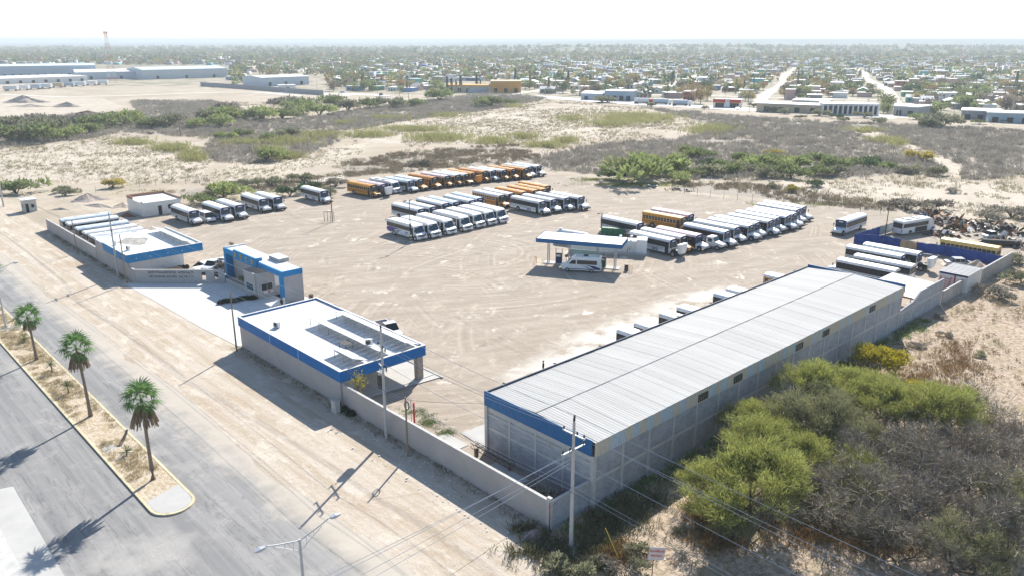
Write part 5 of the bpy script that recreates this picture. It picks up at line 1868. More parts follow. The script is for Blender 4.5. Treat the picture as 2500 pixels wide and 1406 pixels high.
# damaged white truck cab in the right-hand row
tc = thing('damaged_truck', 'battered white truck cab without its box in the right-hand bus row', 'truck', (87.9, 41.2, 0), R(4))
MB().loft([oct_ring(-0.1, 1.1, .75, 1.55, .2), oct_ring(-1.4, .98, .75, 1.3, .2), oct_ring(-1.7, .9, .75, 1.15, .18)]).build('hood', WHITE_D, tc)
MB().loft([oct_ring(1.55, 1.12, .7, 2.35, .15), oct_ring(.35, 1.12, .7, 2.38, .2), oct_ring(-.1, 1.14, .7, 1.6, .15)]).build('cab', WHITE_D, tc)
MB().add([(-.9, -.16, 1.62), (.9, -.16, 1.62), (.82, .3, 2.28), (-.82, .3, 2.28)], [(0, 1, 2, 3)]).build('windshield', WSHIELD, tc)
MB().box(-1.135, .35, 1.45, -1.122, 1.2, 2.1).build('side_window', GLASS, tc)
MB().box(-.5, -1.74, .78, .5, -1.702, 1.1).build('grille', CHROME, tc)
MB().box(-.6, 1.56, .55, .6, 6.2, .8).build('chassis', STEELD, tc)
for x in (-.98, .98):
    put_wheel(tc, x, -.8, .5)
    put_wheel(tc, x, 4.8, .5)
# ------------------------------------------------------------------ poles, lamps, wires
def height_at(px, py, ty):
    p = at(px, py)
    lo_, hi_ = 0.0, 80.0
    for _ in range(40):
        m_ = (lo_ + hi_) / 2
        if proj(p.x, p.y, m_)[1] > ty: lo_ = m_
        else: hi_ = m_
    return lo_


def utility_pole(label, x, y, h, wood=False, arms=(), lean=(0, 0), r=0.17, group='utility poles along the street wall'):
    t = thing('utility_pole', label, 'utility pole', (x, y, 0), 0, group)
    n_ = 8
    MB().tube([(0, 0, 0), (lean[0] * h, lean[1] * h, h)], [r, r * .62], n_).build('pole', WOODP if wood else POLEC, t)
    for z, half, ang in arms:
        c_, s_ = math.cos(ang), math.sin(ang)
        a = MB().obox((-half * c_, -half * s_), (half * c_, half * s_), 0.1, z, z + 0.1).build('crossarm', GALV, t)
        for q in (-.92, -.3, .92):
            MB().tube([(q * half * c_, q * half * s_, z + .1), (q * half * c_, q * half * s_, z + .2), (q * half * c_, q * half * s_, z + .42)], [.03, .09, .05], 7).build('insulator', STEELD, a)
    return t


p1 = utility_pole('concrete utility pole with crossarms at the near corner of the wall', -0.7, -2.94, 11.0, arms=((9.9, 1.1, R(90)), (8.6, 1.25, R(0))))
MB().tube([(0, 0, 10.9), (0, 0, 11.1), (.05, 0, 11.55)], [.08, .1, .07], 7).build('top_insulator', STEELD, p1)
p2 = utility_pole('concrete utility pole carrying a transformer beside the right office', -0.83, 22.0, 11.7, arms=((9.6, 1.1, R(75)), (7.6, 1.2, R(75))))
MB().tube([(0, 0, 11.6), (0, 0, 12.0)], [.07, .09], 7).build('top_insulator', STEELD, p2)
tf = MB().tube([(.15, .62, 5.2), (.15, .62, 5.25), (.15, .62, 6.6), (.15, .62, 6.68)], [.34, .38, .38, .3], 14).build('transformer', STEELD, p2)
MB().tube([(.15, .62, 6.68), (.15, .78, 7.25)], .05, 6).build('bushing', CHROME, tf)
p3 = utility_pole('short wooden pole with a coil of black cable outside the wall', -1.4, 17.6, 6.2, True, r=.12)
cl_ = MB().tube([(.2 + .0 * a, .1 + .34 * math.cos(a), 5.2 + .42 * math.sin(a)) for a in np.linspace(0, 2 * math.pi, 18)], .06, 5).build('cable_coil', RUBBER, p3)
utility_pole('wooden pole outside the left end of the right office', -1.55, 54.2, 8.1, True, r=.13)
utility_pole('tall concrete pole in front of the left building', -1.2, 99.8, 11.0, arms=((9.4, 1.0, R(80)), (7.7, .8, R(80))))
utility_pole('wooden pole at the corner of the left building by the sign wall', -1.57, 94.6, 8.2, True, r=.13)
utility_pole('short wooden pole by the far stretch of the left boundary wall', -1.6, 121.1, 6.3, True, r=.12)
pl_ = at(9, 505)
utility_pole('grey pole at the left edge beside the small hut', pl_.x, pl_.y, height_at(9, 505, 395), r=.2)
for k, (px, by, ty) in enumerate(((441, 335, 286), (718, 297, 258), (880, 270, 236), (998, 255, 228))):
    p = at(px, by)
    utility_pole('dark wooden line pole in the brush field, %s from the left' % nth(k), p.x, p.y, height_at(px, by, ty), True, r=.2, group='line poles crossing the brush field')

WG = 'overhead wires along the street'


def wire(label, pts, r=0.018, sag=0.5, m=WIRE, group=WG):
    P = []
    for a, b in zip(pts[:-1], pts[1:]):
        a, b = Vector(a), Vector(b)
        for k in range(9):
            f_ = k / 9
            q = a.lerp(b, f_)
            q.z -= sag * 4 * f_ * (1 - f_) * min(1.0, (b - a).length / 30)
            P.append(q)
    P.append(Vector(pts[-1]))
    o = MB().tube(P, r, 4, False).build('overhead_wire', m)
    return tag(o, label, 'wire', group)


wire('uppermost single wire along the pole tops over the street wall', [(-.7, -75, 11.0), (-.65, -2.94, 11.5), (-.83, 22, 12.0), (-1.2, 99.8, 11.2), (-1.5, 175, 11)], sag=.35)
wire('pale wire on the yard side of the upper crossarms', [(.4, -75, 9.8), (-.7, -1.9, 10.3), (-.5, 23.0, 10.0), (-.9, 100.7, 9.8), (-1, 175, 9.8)], sag=.5)
wire('pale wire on the street side of the upper crossarms', [(-1.6, -75, 9.7), (-.7, -3.95, 10.3), (-1.1, 21.0, 10.0), (-1.4, 98.9, 9.8), (-2, 175, 9.8)], sag=.6)
wire('pale service wire midway up the near utility pole', [(-.2, -75, 7.7), (-.6, -2.9, 7.9), (-.7, 22, 8.0), (-1.1, 99.8, 8.0), (-1, 175, 7.8)], sag=.6)
for k in range(4):
    wire('%s of the bundled telecom cables low along the street wall' % ('lowest', 'second lowest', 'second highest', 'highest')[k],
         [(-.9 - .12 * k, -75, 5.0 + .22 * k), (-.85, -2.94, 5.1 + .2 * k), (-1.3, 17.6, 5.35 + .13 * k), (-1.5, 54.2, 6.9 + .2 * k), (-1.6, 94.6, 7.0 + .2 * k), (-1.6, 121, 5.7 + .1 * k), (-2, 175, 5.8)], .013, .45, WIRE if k % 2 else WIRED)
for k in range(4):
    wire('wire crossing the street from the near pole, %s from the bottom of the four' % nth(k), [(-.75 - .6 * (k == 3), -2.9 - .25 * k + .3, (7.4, 7.9, 8.7, 8.75)[k]), (-62, -4.4 + 1.2 * k, 8.3 + .35 * k)], .018, .9)
wire('guy wire slanting down from the near pole across the verge', [(-.75, -2.94, 5.2), (-25, -5.5, 5.8), (-62, -7, 7)], .016, .5, WIRED)
wire('dark wire from the coil pole to the warehouse corner', [(-1.4, 17.6, 5.9), (4.4, 13.0, 5.2)], .014, .4, WIRED)
wire('pale wire strung over the brush field', [tuple(at(-250, 395, 0) + Vector((0, 0, 10)))] + [tuple(at(px, by) + Vector((0, 0, height_at(px, by, ty) - .4))) for px, by, ty in ((441, 335, 286), (718, 297, 258), (880, 270, 236), (998, 255, 228))], .022, 2.2, WIRED, 'wires over the brush field')


def street_lamp(label, x, y, z0=0.0):
    t = thing('street_lamp', label, 'street lamp', (x, y, z0), 0, 'double-armed street lamps on the median')
    MB().tube([(0, 0, 0), (0, 0, 8.2)], [.13, .085], 8).build('pole', GALV, t)
    for s_ in (-1, 1):
        a = MB().tube([(0, 0, 8.1), (s_ * 1.6, 0, 8.55), (s_ * 2.1, 0, 8.75), (s_ * 2.35, 0, 8.72)], .04, 6)
        a.tube([(0, 0, 7.35), (s_ * .9, 0, 7.95), (s_ * 1.6, 0, 8.42)], .022, 5)
        a.tube([(s_ * .45, 0, 7.65), (s_ * .45, 0, 8.22)], .018, 4).tube([(s_ * 1.0, 0, 8.0), (s_ * 1.0, 0, 8.38)], .018, 4)
        a = a.build('arm', GALV, t)
        MB().loft([[(s_ * 2.25, -.10, 8.66), (s_ * 2.25, .10, 8.66), (s_ * 2.25, .10, 8.80), (s_ * 2.25, -.10, 8.80)], [(s_ * 2.6, -.17, 8.64), (s_ * 2.6, .17, 8.64), (s_ * 2.6, .17, 8.84), (s_ * 2.6, -.17, 8.84)],
                   [(s_ * 2.95, -.10, 8.68), (s_ * 2.95, .10, 8.68), (s_ * 2.95, .10, 8.76), (s_ * 2.95, -.10, 8.76)]]).build('lamp_head', CARS, a)
    return t


street_lamp('double-armed street lamp rising at the bottom edge near the median tip', -20.95, 1.7)
street_lamp('double-armed street lamp at the left edge among the median palms', -20.94, 84.3, .14)


def lot_lamp(label, px, py, ty, striped=False, hoops=False, rz=0.0):
    p = at(px, py)
    h = height_at(px, py, ty)
    t = thing('yard_lamp', label, 'lamp post', p, rz, 'lamp posts in the bus yard')
    MB().tube([(0, 0, 0), (0, 0, h)], [.10, .08], 8).build('pole', STEELD, t)
    MB().box(-.35, -.35, 0, .35, .35, .12).build('base_plate', CONC, t)
    a = MB().tube([(0, 0, h - .05), (-.75, 0, h + .02)], .045, 5).build('arm', STEELD, t)
    MB().box(-1.25, -.16, h - .06, -.7, .16, h + .08).build('lamp_head', STEELD, a)
    if striped:
        for k in range(5):
            MB().tube([(0, 0, .12 + .28 * k), (0, 0, .40 + .28 * k)], .24, 12).build('guard_ring', YKERB if k % 2 == 0 else BLACK, t)
        MB().tube([(.0, .0, h * .28), (0, .0, h * .45)], .17, 8).build('switch_box', BLACK, t)
        b = MB().tube([(0, 0, h - .3), (.5, .3, h - .1)], .04, 5).build('arm', STEELD, t)
        MB().box(.4, .2, h - .2, .8, .5, h + .12).build('lamp_head', GALV, b)
    return t


lot_lamp('slim lamp post beside the brown hoop barriers in the left yard', 812, 543, 444, rz=R(140))
lot_lamp('lamp post with yellow and black striped base in front of the purple-swoosh midibus', 1003, 593, 490, True)
lot_lamp('dark lamp post rising behind the fuel canopy', 1467, 605, 520)
lot_lamp('dark lamp post by the blue tarp fence of the scrap yard', 2160, 580, 492)
guard('brown hoop barrier nearer the slim lamp post', at(808, 541), R(-43), 'brown hoop barriers by the slim lamp post', 2.1, 1.4, mat('hoop_brown', (0.17, 0.10, 0.055), 0.6))
guard('brown hoop barrier farther from the slim lamp post', at(800, 541), R(-43), 'brown hoop barriers by the slim lamp post', 2.1, 1.4, mat('hoop_brown', (0.17, 0.10, 0.055), 0.6))
pr_ = thing('red_post', 'short red post just behind the street wall', 'post', at(1012, 1040))
MB().tube([(0, 0, 0), (0, 0, 2.6)], .1, 8).build('pipe', RED, pr_)
MB().tube([(0, 0, 2.6), (0, 0, 2.66)], .13, 8).build('cap', RED, pr_)
pg = thing('grey_standpipe', 'thin grey standpipe with a hooked top beside the short red post', 'pipe', at(1005, 1036))
MB().tube([(0, 0, 0), (0, 0, 2.9), (-.15, .1, 3.05), (-.3, .2, 2.9)], .045, 6).build('pipe', GALV, pg)
MB().box(-.12, -.12, 0, .12, .12, .1).build('foot', CONC, pg)

# private property sign, yellow rod, electric box
sgp = at(1592, 1400)
sn = thing('property_sign', 'white board with red private property lettering on a wooden post', 'sign', (sgp.x, sgp.y, 0), R(-43.3 + 8))
MB().tube([(0, 0, 0), (.03, 0, 2.3)], .045, 5).build('post', WOODP, sn)
bo = MB().box(-.62, -.055, 1.25, .62, -.025, 2.35).build('board', mat('sign_white', (0.55, 0.50, 0.50), 0.6, var=0.1), sn)
text_mesh('lettering', 'PROPIEDAD', .22, RED, .004, bo, (0, -.062, 2.0), (R(90), 0, 0), .006)
text_mesh('lettering', 'PRIVADA', .22, RED, .004, bo, (0, -.062, 1.62), (R(90), 0, 0), .006)
bo.rotation_euler = (0, R(8), 0)
ry = at(1512, 1370)
o = MB().tube([(0, 0, .1), (-.9, .75, 3.0)], .035, 6).build('yellow_rod', mat('rod_yellow', (0.55, 0.38, 0.06), 0.6))
o.location = ry
tag(o, 'thin yellow rod slanting up near the property sign', 'rod')
eb = thing('meter_box', 'grey concrete meter box against the street wall below the office corner', 'box', at(838, 998) - Vector((.9, 0, 0)))
MB().box(-.3, -.45, 0, .3, .45, 1.35).build('case', CONC, eb)
MB().box(-.33, -.48, 1.35, .33, .48, 1.43).build('lid', CONCL, eb)

# ------------------------------------------------------------------ fences
def post_fence(name, label, pts, h=1.8, step=3.2, r=.04):
    t = thing(name, label, 'fence')
    P = [Vector((p[0], p[1], 0)) for p in pts]
    pm_ = None
    wires_ = MB()
    for a, b in zip(P[:-1], P[1:]):
        n_ = max(1, int((b - a).length / step))
        for k in range(n_):
            q = a.lerp(b, k / n_)
            if pm_ is None:
                pm_ = MB().tube([(0, 0, 0), (0, 0, h)], r, 5).build('post', STEELD, t)
                pm_.location = q
            else:
                share('post', pm_, t, q)
        for z in (.3, .9, h - .1):
            wires_.tube([a + Vector((0, 0, z)), b + Vector((0, 0, z))], .012, 3, False)
    wires_.build('fence_wire', GALV, t)
    return t


post_fence('wire_fence', 'thin post and wire fence along the back edge of the yard', pxs([(1640, 470), (1800, 489), (1950, 502), (2100, 516), (2200, 530)]))
post_fence('wire_fence', 'leaning post and wire fence behind the left row of buses', pxs([(200, 478), (300, 462), (420, 452), (520, 448)]))
post_fence('wire_fence', 'post and wire fence in the grass behind the white house', pxs([(520, 470), (640, 458), (740, 462), (840, 440)]), 1.5)
tf_ = thing('tarp_fence', 'post fence hung with torn blue tarps round the scrap yard', 'fence')
TP = [(113.4, -0.6), (114.0, 9.6), (112.8, 14.0), (112.9, 17.0), (113.8, 20.5), (110.8, 24.9)]
TQ = [(110.8, 24.9), (121, 24.3), (131, 23.6), (141.5, 23.0)]
kk = 0
for L_, ms in ((TP, (TARP, TARP, TARPB, TARP, TARP)), (TQ, (TARP, GREYV, TARP))):
    for (a, b), m_ in zip(zip(L_[:-1], L_[1:]), ms):
        mb = MB()
        va, vb = Vector(a), Vector(b)
        nn_ = (vb - va).length
        d2 = (vb - va).normalized()
        q2 = Vector((-d2.y, d2.x))
        N_ = max(4, int(nn_ / .7))
        rows_ = []
        for i in range(N_ + 1):
            f_ = i / N_
            p = va.lerp(vb, f_)
            bul = .14 * math.sin(i * 1.7 + kk)
            hz = 1.95 + .10 * math.sin(i * 2.3 + kk * 2)
            rows_.append([(p.x, p.y, .08), (p.x + q2.x * bul, p.y + q2.y * bul, 1.0), (p.x, p.y, hz)])
        vs = [v for r_ in rows_ for v in r_]
        fs = []
        for i in range(N_):
            for j in range(2):
                fs.append((i * 3 + j, (i + 1) * 3 + j, (i + 1) * 3 + j + 1, i * 3 + j + 1))
        mb.add(vs, fs)
        mb.build('tarp', m_, tf_)
        pm_ = MB().tube([(a[0], a[1], 0), (a[0], a[1], 2.15)], .05, 5).build('post', STEELD, tf_)
        MB().tube([(a[0], a[1], 2.0), (b[0], b[1], 2.0)], .03, 4, False).build('rail', GALV, tf_)
        kk += 1

# ------------------------------------------------------------------ scrap, mounds, yard oddments
def scrap(name, label, pts, n_, m_, size, hmax, seed, thick=.03):
    r_ = random.Random(seed)
    mb = MB()
    P = pts
    for _ in range(n_):
        p = P[r_.randrange(len(P))]
        x, y = p[0] + r_.gauss(0, p[2]), p[1] + r_.gauss(0, p[2])
        z = r_.uniform(.05, hmax) * max(.15, 1 - math.hypot(x - p[0], y - p[1]) / (2.2 * p[2]))
        a, b = r_.uniform(.3, 1) * size, r_.uniform(.12, .6) * size
        M_ = Euler((r_.uniform(-1, 1), r_.uniform(-1, 1), r_.uniform(0, 6.3))).to_matrix()
        vs = [M_ @ Vector(v) + Vector((x, y, z)) for v in ((-a, -b, 0), (a, -b, 0), (a, b, .15 * b), (-a, b, -.2 * b), (-a, -b, thick), (a, -b, thick), (a, b, thick + .15 * b), (-a, b, thick - .2 * b))]
        vs = [(v.x, v.y, max(.02, v.z)) for v in vs]
        mb.add(vs, [(0, 3, 2, 1), (4, 5, 6, 7), (0, 1, 5, 4), (1, 2, 6, 5), (2, 3, 7, 6), (3, 0, 4, 7)])
    o = mb.build(name, m_)
    return tag(o, label, 'scrap', None, 'stuff')


JP = [(*at(x, y)[:2], s_) for x, y, s_ in ((2290, 540, 1.8), (2320, 560, 2.2), (2350, 545, 2.2), (2300, 575, 1.6), (2390, 560, 2.4), (2430, 555, 2.6), (2470, 570, 2.2), (2480, 600, 2.4), (2440, 590, 2.0), (2275, 525, 1.6))]
scrap('scrap_metal', 'heap of dark twisted scrap metal in the scrap yard', JP, 330, STEELD, .8, 1.3, 1)
scrap('scrap_panels', 'rust and orange bus panels dumped in the scrap yard', JP[:3] + JP[9:], 26, mat('rusty_orange_panel', (0.36, 0.17, 0.06), 0.7, var=0.3), 1.3, 1.6, 2)
scrap('scrap_panels', 'pale bus panels lying about in the scrap yard', JP, 60, WHITE_D, 1.0, 1.2, 3)
scrap('rusty_scrap', 'rusty frames and tanks in the scrap yard', JP, 120, RUST, .9, 1.0, 4)
scrap('scrap_tyres', 'dark rubber debris along the back edge of the yard', [(*at(x, y)[:2], 1.2) for x, y in ((1530, 452), (1590, 457), (1640, 465), (1680, 468), (1300, 410))], 60, RUBBER, .5, .3, 5)
cabw = thing('wrecked_cab', 'white wrecked car shell sitting among the scrap', 'car wreck', at(2420, 583), R(60))
MB().loft([oct_ring(-1.6, .8, .25, .8, .1), oct_ring(-1.1, .85, .2, .9, .1), oct_ring(1.5, .85, .2, .95, .1), oct_ring(1.8, .8, .3, .8, .1)]).build('body', WHITE_D, cabw)
MB().loft([oct_ring(-.7, .8, .85, .93, .02), oct_ring(-.3, .72, .85, 1.55, .1), oct_ring(1.0, .72, .85, 1.55, .1), oct_ring(1.4, .8, .85, .93, .02)]).build('cabin_glass', DARK, cabw)
MB().box(-.68, -.25, 1.551, .68, .9, 1.6).build('roof', WHITE_D, cabw)
wtk = thing('flat_tank', 'long dark steel tank lying behind the cream bus body', 'tank', at(2395, 598), R(-58))
MB().tube([(0, 0, .6), (.1, 0, .6), (6.5, 0, .6), (6.6, 0, .6)], [.3, .6, .6, .3], 14).build('shell', STEELD, wtk)
MB().box(.8, -.5, 0, 1.1, .5, .3).box(5.4, -.5, 0, 5.7, .5, .3).build('saddle', CONC, wtk)
wf_ = thing('pipe_frame', 'white pipe frame standing at the right end of the scrap yard', 'frame', at(2478, 604), R(-40))
mb = MB()
for x in (0, 1.1, 2.2):
    mb.tube([(x, 0, 0), (x, 0, 1.9)], .06, 5)
mb.tube([(0, 0, 1.9), (2.2, 0, 1.9)], .06, 5).tube([(0, 0, .9), (2.2, 0, .9)], .05, 5)
mb.build('pipes', WHITE, wf_)


def mound(label, p, rx, ry, h, m_, seed, rz=0.0, group='soil heaps', name='dirt_mound'):
    r_ = random.Random(seed)
    n1_, n2_ = 26, 10
    vs = []
    for j in range(n2_ + 1):
        f_ = j / n2_
        for i in range(n1_):
            a = 2 * math.pi * i / n1_
            rr_ = f_ * (1 + .14 * math.sin(3 * a + seed) + .09 * math.sin(5 * a + 2 * seed))
            z = h * (1 - f_) ** 1.15 * (1 + .2 * math.sin(4 * a + f_ * 9 + seed) * f_) + r_.uniform(-.03, .03) * h
            vs.append((rx * rr_ * math.cos(a), ry * rr_ * math.sin(a), max(z, -.02) if j < n2_ else -.05))
    fs = [(j * n1_ + i, j * n1_ + (i + 1) % n1_, (j + 1) * n1_ + (i + 1) % n1_, (j + 1) * n1_ + i)[::-1] for j in range(n2_) for i in range(n1_)]
    o = MB().add(vs, fs).build(name, m_)
    o.location = p
    o.rotation_euler = (0, 0, rz)
    return tag(o, label, 'mound', group)


mound('conical sand pile in front of the blue tarp by the boundary wall', (109.4, 2.6, 0), 2.7, 2.5, 1.6, SAND, 1)
mound('grey gravel heap left of the white house', at(215, 492), 5.2, 3.6, 2.0, GRAVEL, 2)
mound('low brown soil ridge in front of the grey gravel heap', at(240, 506), 6.5, 1.3, .8, MOUND, 3, R(120))
mound('brown soil heap just left of the white house', at(300, 505), 3.2, 2.0, 1.0, MOUND, 4)
mound('soil heap with rubble beside the guard hut track', at(150, 515), 4.5, 1.2, .7, MOUND, 5, R(120))
mound('red-brown tarp covered heap in front of the white house', at(312, 529), 1.9, 1.1, .9, RUST, 6, R(130))
mound('large earth heap in the cleared lot at the far left', at(58, 251), 15, 6, 4.6, MOUND, 7, R(-40))
mound('long low earth bank below the large heap at the far left', at(72, 262), 17, 4, 1.6, MOUND, 8, R(-45))
mound('twin-peaked earth heap right of the large one at the far left', at(165, 262), 11, 5, 3.0, MOUND, 9, R(-40))
mound('small earth cone on the near edge of the cleared lot', at(92, 285), 5, 4, 1.9, MOUND, 10)
mound('earth heap with dead branches by the cleared lot', at(215, 279), 9, 3, 1.8, RUST, 11, R(-45))
mound('rubble mound beside the street wall corner', at(1300, 1307), 1.2, .8, .5, GRAVEL, 12, 0)
lum = thing('lumber_pile', 'pile of broken grey timber behind the near corner wall', 'lumber', (2.6, 3.0, 0))
r_ = random.Random(8)
bm_ = MB().box(-1.1, -.06, 0, 1.1, .06, .07).build('plank', WOODP, lum)
for k in range(70):
    x, y = r_.gauss(0, .85), r_.gauss(0, 1.1)
    q = (x * .8, y, .1 + 1.0 * max(0, 1 - math.hypot(x / 1.6, y / 2.0)) * r_.uniform(.4, 1))
    rt = (r_.uniform(-.3, .3), r_.uniform(-.35, .35), r_.uniform(0, 6.3))
    if k == 0:
        bm_.location, bm_.rotation_euler = q, rt
    else:
        share('plank', bm_, lum, q, rt, (r_.uniform(.5, 1.1), r_.uniform(.7, 1.5), 1))
for k in range(2):
    tr_ = thing('steel_truss', ('steel truss lying nearer the street wall', 'steel truss lying nearer the warehouse gable')[k], 'truss', ((1.3, 7.4, .9), (3.6, 7.9, .9))[k], R(90), 'steel trusses stored behind the wall')
    mb = MB()
    for y in (0, .6):
        for z in (0, .45):
            mb.tube([(0, y, z), (5.6, y, z)], .04, 4)
    mb.build('chord', STEELD, tr_)
    mb = MB()
    for i in range(8):
        mb.tube([(i * .7, 0, 0), (i * .7 + .35, 0, .45), (i * .7 + .7, 0, 0)], .025, 4).tube([(i * .7, .6, 0), (i * .7 + .35, .6, .45), (i * .7 + .7, .6, 0)], .025, 4).tube([(i * .7, 0, .45), (i * .7, .6, .45)], .025, 4)
    mb.build('web', STEELD, tr_)
    mb = MB().box(.3, .1, -.9, .5, .5, -.01).box(5.0, .1, -.9, 5.2, .5, -.01)
    mb.build('trestle', WOODP, tr_)
fb = thing('sheet_stack', 'grey sheet panels leaning on trestles behind the street wall', 'panel', (2.3, 8.0, .5))
MB().box(-1.0, -2.2, 0, 1.0, 2.2, .08).build('sheet', CONC, fb)
MB().box(-.8, -1.8, -.5, -.6, 1.8, -.005).box(.6, -1.8, -.5, .8, 1.8, -.005).build('trestle', WOODP, fb)
ow = thing('orange_skip', 'orange metal trough lying under the left building end wall', 'trough', (5.2, 95.6, 0), R(-4))
MB().loft([[(-2.2, -.5, .05), (2.2, -.5, .05), (2.2, .5, .05), (-2.2, .5, .05)], [(-2.5, -.7, .8), (2.5, -.7, .8), (2.5, .7, .8), (-2.5, .7, .8)]]).build('body', ORG, ow)
MB().box(-2.52, -.75, .8, 2.52, -.69, .86).box(-2.52, .69, .8, 2.52, .75, .86).build('rim', RUST, ow)
for k, (px, py) in enumerate(((440, 660), (450, 659), (458, 658))):
    ty_ = MB().tube([(-.12, 0, 0), (.12, 0, 0)], .42, 14)
    o = ty_.build('tyre', RUBBER)
    o.location = at(px, py) + Vector((0, .2, .42))
    o.rotation_euler = (0, 0, R(90))
    tag(o, 'old tyre leaning by the orange trough, %s from the left' % nth(k), 'tyre', 'old tyres by the orange trough')
for k, (px, py) in enumerate(((1585, 455), (1600, 456), (1545, 450), (1655, 464))):
    a = np.linspace(0, 2 * math.pi, 15)
    o = MB().tube([(.55 * math.cos(t), .55 * math.sin(t), .18) for t in a], .17, 6, False).build('tyre', WHITE_D if k < 2 else RUBBER)
    o.location = at(px, py)
    tag(o, ('white-painted tyre lying left of its twin below the big green bushes', 'white-painted tyre lying right of its twin below the big green bushes', 'black tyre at the left foot of the big green bushes', 'black tyre at the right end of the edging below the bushes')[k], 'tyre', 'tyres edging the back of the yard')


# ------------------------------------------------------------------ people (one skinned body each)
def person(label, p, rz, top, h=1.7):
    J = {'pelvis': (0, 0, .95, .13), 'chest': (0, .02, 1.3, .15), 'neck': (0, .0, 1.47, .06), 'head': (0, -.02, 1.6, .10), 'crown': (0, 0, 1.69, .08)}
    E_ = [('pelvis', 'chest'), ('chest', 'neck'), ('neck', 'head'), ('head', 'crown')]
    for s_, nm in ((-1, 'r'), (1, 'l')):
        J.update({'sh' + nm: (s_ * .19, .02, 1.4, .06), 'el' + nm: (s_ * .25, .04, 1.12, .045), 'wr' + nm: (s_ * .22, -.08, .88, .03), 'ha' + nm: (s_ * .21, -.1, .79, .035),
                  'hi' + nm: (s_ * .1, 0, .9, .09), 'kn' + nm: (s_ * .11, -.02 * s_, .49, .065), 'an' + nm: (s_ * .11, .03 * s_, .09, .045), 'to' + nm: (s_ * .12, -.14 + .03 * s_, .04, .035)})
        E_ += [('chest', 'sh' + nm), ('sh' + nm, 'el' + nm), ('el' + nm, 'wr' + nm), ('wr' + nm, 'ha' + nm), ('pelvis', 'hi' + nm), ('hi' + nm, 'kn' + nm), ('kn' + nm, 'an' + nm), ('an' + nm, 'to' + nm)]
    ks = list(J)
    me = bpy.data.meshes.new('person')
    me.from_pydata([J[k][:3] for k in ks], [(ks.index(a), ks.index(b)) for a, b in E_], [])
    o = obj('person', me)
    md_ = o.modifiers.new('skin', 'SKIN')
    sv = me.skin_vertices[0].data
    for i, k in enumerate(ks):
        sv[i].radius = (J[k][3],) * 2
        sv[i].use_root = (k == 'pelvis')
    o.modifiers.new('sub', 'SUBSURF').levels = 1
    bpy.context.view_layer.update()
    m2_ = bpy.data.meshes.new_from_object(o.evaluated_get(bpy.context.evaluated_depsgraph_get()))
    bpy.data.objects.remove(o)
    m2_.materials.clear()
    m2_.materials.append(top)
    m2_.materials.append(SKIN)
    for f_ in m2_.polygons:
        f_.material_index = 1 if (f_.center.z > 1.48 or (f_.center.z < .86 and abs(f_.center.x) > .17)) else 0
    o = obj('person', m2_)
    o.location = p
    o.rotation_euler = (0, 0, rz)
    o.scale = (h / 1.75,) * 3
    hair = MB().tube([(0, .02, 1.64), (0, .02, 1.72), (0, .02, 1.78)], [.115, .105, .05], 10).build('hair', BLACK, o)
    return tag(o, label, 'person')


person('person in dark clothes standing by the right leg of the gate arch', (11.0, 66.0, 0), R(-60), CLOTH)
person('person in dark clothes standing at the yard side of the warehouse', at(1326, 912), R(-120), CLOTH)
# ------------------------------------------------------------------ vegetation
def frond_mesh(dead=False, seed=0):
    r_ = random.Random(seed)
    V_, F_ = [], []
    pet, rad = (1.1, .9) if not dead else (.4, .9)

    def strip(p, d, L_, wd, droop):
        s_ = Vector((-d.y, d.x, 0))
        s_ = s_.normalized() if s_.length > 1e-4 else Vector((0, 1, 0))
        b = len(V_)
        for f_, ww in ((0, .35), (.5, 1.0), (1.0, .12)):
            q = p + d * L_ * f_ + Vector((0, 0, -droop * f_ * f_ * L_))
            V_.extend([tuple(q + s_ * wd * ww * .5), tuple(q - s_ * wd * ww * .5)])
        F_.extend([(b, b + 1, b + 3, b + 2), (b + 2, b + 3, b + 5, b + 4)])
    b = len(V_)
    V_.extend([(0, .025, 0), (0, -.025, 0), (pet, -.02, .05), (pet, .02, .05)])
    F_.append((b, b + 1, b + 2, b + 3))
    n_ = 14
    for k in range(n_):
        a = R(-125 + 250 * k / (n_ - 1)) + r_.uniform(-.05, .05)
        d = Vector((math.cos(a), math.sin(a), .12 * math.cos(2 * a) + r_.uniform(-.12, .12))).normalized()
        L_ = rad * (.75 + .3 * math.cos(a * .6)) * r_.uniform(.9, 1.1)
        strip(Vector((pet, 0, .05)), d, L_, .13, .55 if not dead else .9)
    me = bpy.data.meshes.new('frond')
    me.from_pydata(V_, [], F_)
    me.materials.append(LEAF_D if dead else LEAF_P)
    return me


FR = [frond_mesh(False, k) for k in range(3)]
FD = frond_mesh(True, 9)


